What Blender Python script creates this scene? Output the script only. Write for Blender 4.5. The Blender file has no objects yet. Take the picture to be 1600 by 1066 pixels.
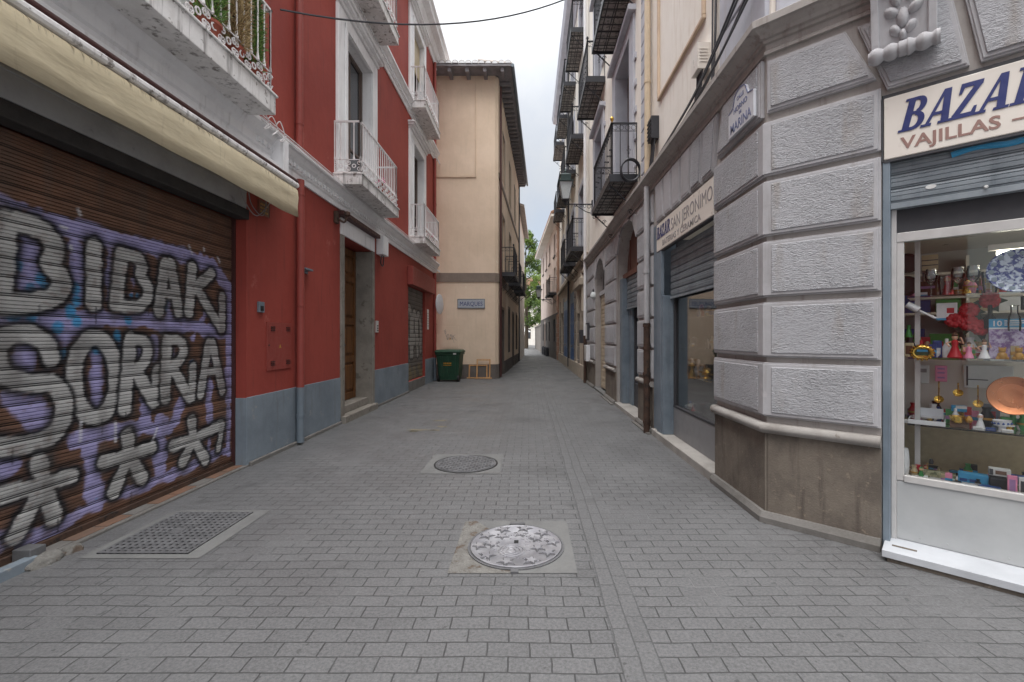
import bpy, bmesh, math, random
import numpy as np
from mathutils import Vector, Matrix, noise as mnoise
random.seed(7)
SC = bpy.context.scene
COL = SC.collection
PI = math.pi

def S(r, g, b, k=1.0):
    def f(c):
        c /= 255.0
        return (c/12.92 if c <= .04045 else ((c+.055)/1.055)**2.4)*k
    return (f(r), f(g), f(b), 1.0)

# ------------------------------------------------------------------ materials
class NT:
    def __init__(s, name):
        s.m = bpy.data.materials.new(name); s.m.use_nodes = True
        s.t = s.m.node_tree; s.t.nodes.clear()
        s.out = s.t.nodes.new('ShaderNodeOutputMaterial')
    def n(s, typ, props=None, **ins):
        nd = s.t.nodes.new('ShaderNode'+typ)
        for k, v in (props or {}).items(): setattr(nd, k, v)
        for k, v in ins.items():
            key = int(k[1:]) if k[0] == '_' else k.replace('_', ' ')
            s.set(nd.inputs[key], v)
        return nd
    def set(s, sock, v):
        if isinstance(v, bpy.types.NodeSocket): s.t.links.new(v, sock)
        else: sock.default_value = v
    def math(s, op, a, b=0.0, c=None):
        nd = s.n('Math', {'operation': op}, _0=a, _1=b)
        if c is not None: s.set(nd.inputs[2], c)
        return nd.outputs[0]
    def mix(s, f, a, b, mode='MIX'):
        nd = s.n('Mix', {'data_type': 'RGBA', 'blend_type': mode})
        s.set(nd.inputs[0], f); s.set(nd.inputs[6], a); s.set(nd.inputs[7], b)
        return nd.outputs[2]
    def noise(s, vec, scale, detail=4, rough=.55, dist=0.0):
        return s.n('TexNoise', None, Vector=vec, Scale=scale, Detail=detail, Roughness=rough, Distortion=dist).outputs['Fac']
    def ramp(s, v, a, b, x=0.0, y=1.0):
        return s.n('MapRange', {'interpolation_type': 'SMOOTHSTEP'}, _0=v, _1=a, _2=b, _3=x, _4=y).outputs[0]
    def obj(s, scale=(1, 1, 1)):
        tc = s.n('TexCoord').outputs['Object']
        if scale == (1, 1, 1): return tc
        return s.n('Mapping', None, Vector=tc, Scale=scale).outputs[0]
    def bsdf(s, col, rough=.8, metal=0.0, normal=None, spec=.4, **k):
        b = s.n('BsdfPrincipled', None, Base_Color=col, Roughness=rough, Metallic=metal)
        b.inputs['Specular IOR Level'].default_value = spec
        for kk, v in k.items(): s.set(b.inputs[kk.replace('_', ' ')], v)
        if normal is not None: s.set(b.inputs['Normal'], normal)
        s.t.links.new(b.outputs[0], s.out.inputs[0])
        return s.m
    def bump(s, h, strength=.5, dist=.01, nrm=None):
        b = s.n('Bump', None, Height=h, Strength=strength, Distance=dist)
        if nrm is not None: s.set(b.inputs['Normal'], nrm)
        return b.outputs[0]

def dim(c, k): return (c[0]*k, c[1]*k, c[2]*k, 1.0)

def surf(name, c, c2=None, rough=.8, scale=2.5, lo=.35, hi=.7, fine=.12, bscale=70, bump=.25, bdist=.004, metal=0.0,
         streak=None, streak_amt=.5, spec=.35, blot=None, blot_th=.62, blot_scale=5, chip=None):
    t = NT(name); P = t.obj()
    c2 = c2 or dim(c, .75)
    f = t.ramp(t.noise(P, scale, 6, .6), lo, hi)
    col = t.mix(f, c, c2)
    if fine:
        g = t.noise(P, scale*14, 3)
        col = t.mix(fine*2, col, t.mix(g, dim(c, .55), dim(c, 1.45)), 'MIX') if fine else col
    if streak:
        st = t.ramp(t.noise(t.obj((9, 9, .7)), 1.6, 5, .6), .52, .75)
        col = t.mix(t.math('MULTIPLY', st, streak_amt), col, streak)
    if blot:
        bl = t.ramp(t.noise(P, blot_scale, 8, .65), blot_th, blot_th+.06)
        col = t.mix(t.math('MULTIPLY', bl, .8), col, blot)
    if chip:
        cm = t.math('MULTIPLY', t.ramp(t.noise(P, 9, 6, .7), .72, .735), t.ramp(t.noise(P, .9, 3), .48, .56))
        col = t.mix(cm, col, chip)
    nb = t.bump(t.noise(P, bscale, 4, .6), bump, bdist)
    nb = t.bump(t.noise(P, 3.0, 3), .25, .03, nb)
    return t.bsdf(col, rough, metal, nb, spec)

def plain(name, c, rough=.5, metal=0.0, spec=.5, var=.15, scale=12):
    t = NT(name); P = t.obj()
    col = t.mix(t.noise(P, scale, 4), dim(c, 1-var), dim(c, 1+var))
    r = t.ramp(t.noise(P, scale*2, 3), .3, .7, max(.05, rough-.08), min(1, rough+.1))
    return t.bsdf(col, r, metal, t.bump(t.noise(P, scale*6, 2), .08, .002), spec)

def glass(name, tint=(.9, .93, .93, 1), refl=1.0):
    t = NT(name)
    tr = t.n('BsdfTransparent', None, Color=tint)
    gl = t.n('BsdfGlossy', None, Color=(1, 1, 1, 1), Roughness=.02)
    fr = t.n('Fresnel', None, IOR=1.5)
    fac = t.math('MULTIPLY', fr.outputs[0], refl)
    mx = t.n('MixShader', None, Fac=fac); t.t.links.new(tr.outputs[0], mx.inputs[1]); t.t.links.new(gl.outputs[0], mx.inputs[2])
    t.t.links.new(mx.outputs[0], t.out.inputs[0])
    return t.m

def emit(name, c, k):
    t = NT(name); e = t.n('Emission', None, Color=c, Strength=k); t.t.links.new(e.outputs[0], t.out.inputs[0]); return t.m

def paver_mat(name, w=.2, h=.1, rot=0, base=S(139, 139, 141), tone=1.0, mk=1.0):
    t = NT(name); P = t.obj()
    wob = t.n('TexNoise', None, Vector=P, Scale=1.3, Detail=2).outputs['Color']
    wv = t.n('VectorMath', {'operation': 'SUBTRACT'}, _0=wob, _1=(.5, .5, .5))
    wv2 = t.n('VectorMath', {'operation': 'SCALE'}, _0=wv.outputs[0]); wv2.inputs[3].default_value = .04
    v = t.n('VectorMath', {'operation': 'ADD'}, _0=P, _1=wv2.outputs[0]).outputs[0]
    wob2 = t.n('TexNoise', None, Vector=P, Scale=14, Detail=2).outputs['Color']
    w3 = t.n('VectorMath', {'operation': 'SUBTRACT'}, _0=wob2, _1=(.5, .5, .5))
    w4 = t.n('VectorMath', {'operation': 'SCALE'}, _0=w3.outputs[0]); w4.inputs[3].default_value = .007
    v = t.n('VectorMath', {'operation': 'ADD'}, _0=v, _1=w4.outputs[0]).outputs[0]
    if rot: v = t.n('Mapping', None, Vector=v, Rotation=(0, 0, rot)).outputs[0]
    br = t.n('TexBrick', {'offset': .5}, Vector=v, Scale=1.0, Mortar_Size=.0044, Mortar_Smooth=.35, Bias=0.0,
             Brick_Width=w, Row_Height=h, Color1=(0, 0, 0, 1), Color2=(1, 1, 1, 1), Mortar=(.5, .5, .5, 1))
    mort = br.outputs['Fac']
    tn = t.n('SeparateColor', None, Color=br.outputs['Color']).outputs[0]
    b1, b2 = dim(base, .8*tone), dim(base, 1.06*tone)
    odd = t.ramp(tn, .92, .93, 0, .35)
    col = t.mix(odd, t.mix(tn, b1, b2), dim(base, .5))
    col = t.mix(t.ramp(t.noise(P, .45, 4, .6), .35, .68), col, t.mix(.6, col, dim(base, .72*tone)))
    col = t.mix(t.ramp(t.noise(P, 3.1, 6, .7), .5, .72, 0, .5), col, dim(base, 1.3*tone))
    col = t.mix(.5, col, t.mix(t.ramp(t.noise(P, 62, 5, .8), .3, .7), dim(base, .4*tone), dim(base, 1.6*tone)))
    sp = t.ramp(t.noise(P, 17, 2, .5), .69, .72)
    col = t.mix(t.math('MULTIPLY', sp, .6), col, dim(base, .35))
    sx = t.n('SeparateXYZ', None, Vector=P).outputs[0]
    bias = t.math('ADD', t.noise(P, 1.7, 5, .6), t.math('MULTIPLY', t.math('ABSOLUTE', t.math('SUBTRACT', sx, -.2)), .05))
    mc = t.mix(t.ramp(bias, .6, .76), dim(base, .36), dim(base, 1.3))
    mvis = t.math('MULTIPLY', mort, t.ramp(t.noise(P, 5, 3), .25, .5, .62, 1.0))
    stn = t.ramp(t.noise(P, .8, 7, .68, .6), .56, .7)
    col = t.mix(t.math('MULTIPLY', stn, .55), col, dim(base, .45))
    col = t.mix(t.math('MULTIPLY', t.ramp(t.noise(P, 1.9, 7, .7), .6, .68), .35), col, dim(base, 1.35))
    col = t.mix(t.math('MULTIPLY', mvis, mk), col, mc)
    hgt = t.math('MULTIPLY_ADD', mort, -1.0, t.math('MULTIPLY', tn, .35))
    nb = t.bump(hgt, .6, .006)
    nb = t.bump(t.noise(P, 90, 5, .75), .5, .004, nb)
    nb = t.bump(t.noise(P, 2.2, 3), .3, .02, nb)
    rg = t.ramp(t.noise(P, 1.2, 5, .6), .3, .7, .42, .68)
    return t.bsdf(col, rg, 0, nb, .5)

def rough_stone(name, c, bumpd=.02, sc=(19, 19, 58)):
    t = NT(name); P = t.obj()
    col = t.mix(t.ramp(t.noise(P, 1.4, 5, .6), .3, .7), c, dim(c, .8))
    q = t.obj(sc)
    h1 = t.noise(q, 1.0, 3, .6, 1.6)
    h = t.math('MULTIPLY_ADD', t.ramp(h1, .32, .68), .8, t.math('MULTIPLY', t.noise(P, 140, 3), .35))
    col = t.mix(t.ramp(h1, .3, .5, .55, 0), col, dim(c, .55))
    col = t.mix(t.ramp(t.noise(t.obj((6, 6, 1.2)), 1, 5), .55, .75, 0, .6), col, S(150, 141, 132))
    col = t.mix(t.ramp(t.noise(P, 3.7, 7, .7), .6, .68, 0, .5), col, S(188, 187, 191))
    nb = t.bump(h, t.ramp(t.noise(P, 2.3, 4, .6), .3, .7, .3, .75), bumpd)
    return t.bsdf(col, .85, 0, nb, .3)

def wood(name, c, c2, scale=(30, 30, 2), rough=.5):
    t = NT(name)
    f = t.noise(t.obj(scale), 1, 6, .6, .5)
    return t.bsdf(t.mix(t.ramp(f, .3, .7), c, c2), rough, 0, t.bump(f, .2, .004), .4)

def vcol(name, rough=.55):
    t = NT(name); P = t.obj()
    a = t.n('Attribute', {'attribute_name': 'paint'}).outputs['Color']
    col = t.mix(.16, a, t.mix(t.noise(t.obj((3, 3, 22)), 6, 5, .7), (0, 0, 0, 1), a), 'MIX')
    return t.bsdf(col, rough, 0.0, t.bump(t.noise(P, 60, 3), .1, .003), .45)

def tile_under(name):
    t = NT(name); P = t.obj()
    br = t.n('TexBrick', {'offset': .0}, Vector=P, Scale=1.0, Mortar_Size=.012, Mortar_Smooth=.1, Brick_Width=.2, Row_Height=.2,
             Color1=S(176, 172, 168), Color2=S(146, 142, 140), Mortar=S(60, 59, 60))
    w = t.n('TexVoronoi', None, Vector=P, Scale=14).outputs[0]
    col = t.mix(t.ramp(w, .25, .5, .7, 0), br.outputs['Color'], S(92, 90, 90))
    return t.bsdf(col, .6, 0, None, .4)

def leaf_mat(name, c1, c2):
    t = NT(name)
    f = t.n('ObjectInfo').outputs['Random']
    g = t.noise(t.obj(), 2.2, 4, .6)
    a = t.n('Attribute', {'attribute_name': 'tone'}).outputs['Fac']
    col = t.mix(t.ramp(t.math('ADD', t.math('MULTIPLY', g, .6), t.math('MULTIPLY', a, .5)), .3, .85), c1, c2)
    b = t.n('BsdfPrincipled', None, Base_Color=col, Roughness=.5)
    tr = t.n('BsdfTranslucent', None, Color=col)
    mx = t.n('MixShader', None, Fac=.35); t.t.links.new(b.outputs[0], mx.inputs[1]); t.t.links.new(tr.outputs[0], mx.inputs[2])
    t.t.links.new(mx.outputs[0], t.out.inputs[0]); return t.m

MT = {}
def mats():
    m = MT
    m['pave'] = paver_mat('paving', base=S(102, 102, 103))
    m['paves'] = paver_mat('paving_strip', rot=PI/2, w=.2, h=.09, base=S(102, 102, 103), tone=.97, mk=.5)
    m['conc'] = surf('concrete', S(114, 114, 113), S(98, 98, 98), .85, 3, bscale=120, bump=.4, streak=None, blot=S(105, 103, 100), blot_th=.6)
    m['concb'] = surf('broken_concrete', S(124, 122, 118), S(92, 88, 84), .9, 9, bscale=50, bump=.9, bdist=.015, blot=S(92, 76, 64), blot_th=.55, blot_scale=9)
    m['red'] = surf('red_plaster', S(152, 67, 57), S(136, 56, 48), .75, .8, .36, .68, fine=.08, bscale=45, bump=.25, bdist=.006, streak=S(116, 56, 50), streak_amt=.5, blot=S(164, 92, 82), blot_th=.65, blot_scale=2.1, chip=S(196, 170, 160))
    m['redpipe'] = plain('red_paint', S(140, 62, 54), .6)
    m['greyb'] = surf('grey_base_paint', S(128, 138, 147), S(108, 117, 126), .7, 1.6, fine=.06, bscale=50, bump=.3, bdist=.006, streak=S(108, 110, 112), streak_amt=.5, blot=S(150, 150, 146), blot_th=.62, chip=S(176, 174, 168))
    m['greypipe'] = plain('grey_pipe_paint', S(108, 118, 127), .5)
    m['white'] = surf('white_plaster', S(238, 238, 239), S(224, 223, 225), .7, 1.4, fine=.04, bscale=40, bump=.15, streak=S(165, 160, 156), streak_amt=.35)
    m['whited'] = surf('stained_white_plaster', S(232, 230, 229), S(208, 205, 202), .75, 4, fine=.08, bscale=40, bump=.3, streak=S(92, 86, 82), streak_amt=.8, blot=S(120, 112, 106), blot_th=.58, blot_scale=9)
    m['soffit'] = surf('soffit_plaster', S(188, 186, 186), S(172, 170, 170), .8, 2, fine=.04, bscale=30, bump=.12)
    m['whiteiron'] = plain('white_iron', S(222, 218, 218), .5, 0, .5)
    m['iron'] = plain('black_iron', S(58, 59, 64), .45, .2, .5)
    m['tiles'] = tile_under('balcony_tile')
    m['stone'] = surf('door_stone', S(138, 132, 124), S(112, 106, 99), .85, 3, bscale=70, bump=.4, blot=S(98, 92, 84), blot_th=.58)
    m['cream'] = surf('cream_plaster', S(240, 235, 227), S(229, 222, 212), .8, 1.2, fine=.03, bscale=35, bump=.15, streak=S(196, 180, 160), streak_amt=.4)
    m['creamtrim'] = surf('cream_trim', S(214, 192, 168), S(196, 174, 152), .75, 2, fine=.03)
    m['creampipe'] = plain('cream_pipe', S(208, 190, 164), .5)
    m['bluewhite'] = surf('blue_white_plaster', S(192, 194, 202), S(174, 176, 186), .75, 2, fine=.05, streak=S(170, 165, 165), streak_amt=.4)
    m['beige'] = surf('beige_plaster', S(230, 209, 187), S(216, 195, 172), .8, .6, .36, .66, fine=.05, bscale=35, bump=.2, streak=S(200, 183, 159), streak_amt=.3, blot=S(238, 226, 206), blot_th=.64, blot_scale=1.4)
    m['brownband'] = surf('brown_band', S(140, 127, 117), S(124, 112, 103), .8, 2)
    m['greyband'] = surf('grey_brown_base', S(108, 102, 98), S(92, 86, 82), .85, 2, bscale=60, bump=.4)
    m['ash'] = surf('smooth_grey_stone', S(180, 179, 182), S(164, 162, 164), .8, 1.6, .38, .66, fine=.1, bscale=90, bump=.3, streak=S(138, 132, 128), streak_amt=.5, blot=S(188, 186, 187), blot_th=.64)
    m['ashwarm'] = surf('warm_grey_stone', S(174, 169, 165), S(156, 150, 146), .8, 2.2, fine=.08, bscale=90, bump=.3, streak=S(118, 106, 98), streak_amt=.55)
    m['joint'] = surf('recessed_joint', S(128, 123, 120), S(108, 104, 101), .9, 3)
    m['rough'] = rough_stone('vermiculated_stone', S(180, 180, 184))
    m['plinth'] = surf('plinth_stone', S(124, 115, 105), S(88, 81, 75), .9, 4, .3, .7, fine=.16, bscale=80, bump=.6, bdist=.006, streak=S(84, 76, 70), streak_amt=.8, blot=S(140, 128, 113), blot_th=.6, blot_scale=22)
    m['kerb'] = surf('kerb_stone', S(118, 115, 112), S(98, 95, 91), .9, 4, fine=.14, bscale=90, bump=.5)
    m['roll'] = surf('moulding_stone', S(156, 152, 148), S(132, 127, 122), .8, 4, fine=.1, bscale=80, bump=.3, blot=S(110, 100, 92), blot_th=.6)
    m['blue'] = surf('blue_grey_paint', S(124, 135, 145), S(104, 116, 127), .55, 3, fine=.06, bscale=30, bump=.1, streak=S(84, 92, 100), streak_amt=.4)
    m['blueshut'] = surf('blue_grey_shutter', S(144, 151, 157), S(122, 130, 137), .45, 4, fine=.06, bscale=30, bump=.1, streak=S(84, 92, 100), streak_amt=.4)
    m['shutgrey'] = surf('grey_shutter', S(146, 148, 150), S(122, 124, 128), .5, 4, fine=.06, bscale=30, bump=.1)
    m['shutcream'] = surf('cream_shutter', S(196, 182, 160), S(176, 160, 140), .55, 4, fine=.06)
    m['alu'] = plain('aluminium', S(196, 194, 192), .4, .2, .5)
    m['panelgrey'] = surf('grey_panel', S(178, 180, 180), S(166, 168, 169), .5, 2, fine=.03, bscale=20, bump=.06, blot=S(140, 142, 142), blot_th=.72, blot_scale=3)
    m['risergrey'] = plain('grey_riser_paint', S(132, 132, 134), .5, 0, .5, .08, 3)
    m['step'] = surf('pale_step_stone', S(168, 164, 159), S(142, 138, 133), .8, 3, fine=.1, bscale=90, bump=.3, blot=S(120, 116, 110), blot_th=.64)
    m['marble'] = surf('white_marble', S(192, 195, 200), S(176, 179, 184), .35, 3, fine=.03, bump=.05, blot=S(196, 184, 150), blot_th=.7, blot_scale=3)
    m['sign'] = plain('sign_white', S(226, 219, 210), .35, 0, .5, .04, 3)
    m['navy'] = plain('navy_letters', S(42, 52, 108), .4)
    m['fadedblue'] = plain('faded_blue_letters', S(104, 114, 150), .5)
    m['mauve'] = plain('mauve_letters', S(150, 118, 110), .4)
    m['greylet'] = plain('grey_letters', S(140, 136, 138), .4)
    m['dark'] = plain('dark_interior', S(34, 33, 34), .8)
    m['darkgrey'] = plain('dark_grey', S(62, 62, 66), .6)
    m['black'] = plain('black_rubber', S(24, 24, 25), .6)
    m['pane'] = plain('window_glass', S(62, 66, 72), .06, 0, .9, .2, 3)
    m['glass'] = glass('shop_glass', (.97, .98, .98, 1), refl=.6)
    m['clear'] = glass('clear_glass', (.96, .975, .975, 1), 1.6)
    m['brown'] = wood('brown_wood', S(96, 62, 38), S(60, 38, 24))
    m['door'] = wood('door_wood', S(120, 78, 40), S(78, 48, 26))
    m['frameb'] = wood('window_wood', S(104, 88, 80), S(78, 66, 60))
    m['redwood'] = wood('red_boards', S(122, 82, 70), S(96, 62, 54), (20, 20, 2))
    m['pine'] = wood('pine_wood', S(196, 152, 104), S(168, 124, 80))
    m['awn'] = None
    t = NT('awning_canvas'); P = t.obj()
    col = t.mix(t.ramp(t.noise(P, 1.6, 5, .6), .35, .7), S(236, 225, 198), S(222, 210, 182))
    zz = t.n('SeparateXYZ', None, Vector=P).outputs[2]
    st = t.math('ADD', t.ramp(t.noise(t.obj((1, 14, 1.4)), 1.5, 5, .6), .62, .78, 0, .35), t.math('MULTIPLY', t.ramp(zz, 3.31, 3.39), t.ramp(t.noise(t.obj((1, 30, 5)), 1.2, 4, .7), .5, .68)))
    col = t.mix(st, col, S(134, 118, 94))
    m['awn'] = t.bsdf(col, .8, 0, t.bump(t.noise(t.obj((1, 1.5, 6)), 1.8, 3), .5, .03), .2)
    tr = t.n('BsdfTranslucent', None, Color=col); mx = t.n('MixShader', None, Fac=.4)
    b0 = [n for n in t.t.nodes if n.type == 'BSDF_PRINCIPLED'][0]; t.t.links.new(b0.outputs[0], mx.inputs[1]); t.t.links.new(tr.outputs[0], mx.inputs[2]); t.t.links.new(mx.outputs[0], t.out.inputs[0])
    m['maroon'] = plain('maroon_metal', S(74, 44, 42), .5, .2)
    m['fascia'] = surf('grey_fascia', S(158, 159, 162), S(136, 137, 140), .6, 2.5, fine=.06, bscale=30, bump=.15, blot=S(116, 116, 118), blot_th=.62)
    m['soot'] = surf('sooty_steel', S(54, 51, 50), S(34, 32, 32), .8, 8, fine=.2, bscale=60, bump=.5, blot=S(84, 66, 54), blot_th=.66)
    m['rust'] = surf('rusty_iron', S(82, 62, 52), S(48, 40, 37), .8, 9, fine=.2, bscale=50, bump=.5, blot=S(40, 38, 38), blot_th=.55, blot_scale=14)
    m['rtile'] = surf('terracotta_tile', S(128, 96, 78), S(104, 88, 78), .8, 4, fine=.1)
    m['roof'] = surf('roof_tile', S(186, 178, 172), S(148, 138, 132), .85, 5, fine=.15, blot=S(110, 104, 100), blot_th=.6)
    m['eave'] = surf('dark_eave_wood', S(140, 137, 140), S(116, 113, 116), .8, 5, fine=.1)
    m['bin'] = surf('green_plastic', S(40, 74, 56), S(30, 58, 44), .5, 5, fine=.1, bscale=30, bump=.1, streak=S(86, 100, 88), streak_amt=.4, blot=S(70, 92, 76), blot_th=.66)
    m['pink'] = surf('pink_plaster', S(218, 200, 190), S(204, 186, 176), .85, .8, fine=.05, streak=S(190, 164, 152), streak_amt=.4)
    m['brick'] = surf('orange_brick', S(180, 142, 120), S(158, 120, 102), .85, 5, fine=.12)
    m['sand'] = surf('sandstone', S(196, 184, 168), S(172, 160, 145), .85, 3, fine=.1, bump=.4, streak=S(120, 104, 90), streak_amt=.5)
    m['greystone'] = surf('grey_base_stone', S(150, 142, 134), S(126, 118, 112), .85, 3, fine=.1, bump=.4, streak=S(100, 92, 86), streak_amt=.5)
    m['bluedoor'] = plain('blue_door_paint', S(36, 84, 138), .45)
    m['blueledge'] = surf('pale_blue_paint', S(150, 164, 178), S(130, 144, 160), .7, 3)
    m['brass'] = plain('brass', S(210, 170, 84), .25, .9)
    m['copper'] = plain('copper', S(190, 122, 84), .35, .8)
    t = NT('cast_iron_lid'); P = t.obj()
    col = t.mix(t.ramp(t.noise(P, 7, 5, .6), .35, .65), S(168, 167, 171), S(140, 139, 144))
    m['lid'] = t.bsdf(col, t.ramp(t.noise(P, 9, 4), .3, .7, .34, .5), .4, t.bump(t.noise(P, 90, 3), .2, .003), .5)
    m['lidbase'] = surf('worn_iron', S(130, 128, 132), S(98, 96, 100), .4, 7, fine=.15, metal=.6, bscale=80, bump=.3)
    m['lidd'] = surf('dark_cast_iron', S(112, 112, 114), S(86, 86, 88), .6, 9, fine=.15, metal=.3, bscale=80, bump=.4)
    m['bark'] = surf('bark', S(96, 84, 72), S(66, 58, 50), .9, 8, bscale=30, bump=.8, bdist=.02)
    m['leaf'] = leaf_mat('tree_leaf', S(62, 88, 44), S(142, 164, 80))
    m['leafg'] = leaf_mat('shrub_green', S(74, 108, 54), S(130, 160, 84))
    m['leafd'] = leaf_mat('shrub_dry', S(134, 112, 80), S(200, 178, 136))
    m['pot'] = plain('terracotta_pot', S(146, 74, 58), .7)
    m['porc'] = plain('white_porcelain', S(228, 228, 230), .15)
    m['paper'] = plain('white_card', S(214, 214, 212), .6)
    m['lampglass'] = plain('milky_lamp_glass', S(206, 212, 212), .25, 0, .5, .05)
    m['yel'] = plain('faded_yellow_paint', S(132, 124, 104), .8, 0, .3, .3, 9)
    m['nameplate'] = plain('tile_plaque', S(170, 176, 186), .25)
    m['plaque'] = plain('marble_plaque', S(206, 208, 214), .4)
    m['blackmt'] = plain('black_paint', S(20, 20, 24), .5)
    for k, c in dict(c_blue=S(58, 150, 196), c_dblue=S(34, 70, 132), c_green=S(58, 140, 72), c_red=S(176, 34, 44), c_pink=S(226, 140, 172),
                     c_dgreen=S(40, 70, 48), c_tan=S(176, 160, 128), c_mauve=S(160, 120, 168), c_gold=S(176, 130, 50), c_skin=S(214, 168, 140)).items():
        m[k] = plain('gift_'+k[2:], c, .4, 0, .5, .2, 30)
    t = NT('banknote_print'); P = t.obj()
    m['note'] = t.bsdf(t.mix(t.ramp(t.noise(P, 40, 5, .7), .4, .6), S(186, 184, 150), S(110, 116, 92)), .5)
    t = NT('blue_plate_glaze'); P = t.obj()
    m['plateblue'] = t.bsdf(t.mix(t.ramp(t.noise(P, 38, 5, .6, .6), .44, .56), S(40, 52, 128), S(196, 206, 224)), .12)
    t = NT('purple_print'); P = t.obj()
    m['print'] = t.bsdf(t.mix(t.ramp(t.noise(P, 30, 6, .7), .4, .6), S(206, 196, 220), S(130, 96, 156)), .4)
mats()

# ------------------------------------------------------------------ mesh building
class Frame:
    def __init__(s, org, u, n): s.o, s.u, s.n = org, u, n
    def p(s, u, o, z): return Vector((s.o[0]+s.u[0]*u+s.n[0]*o, s.o[1]+s.u[1]*u+s.n[1]*o, z))
W = Frame((0, 0), (1, 0), (0, 1))            # world: u = X, o = Y
L = Frame((-3.27, 0), (0, 1), (1, 0))
R = Frame((1.95, 0), (0, 1), (-1, 0))
CH = Frame((1.95, 3.67), (.7315, -.6818), (-.6818, -.7315))

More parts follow.
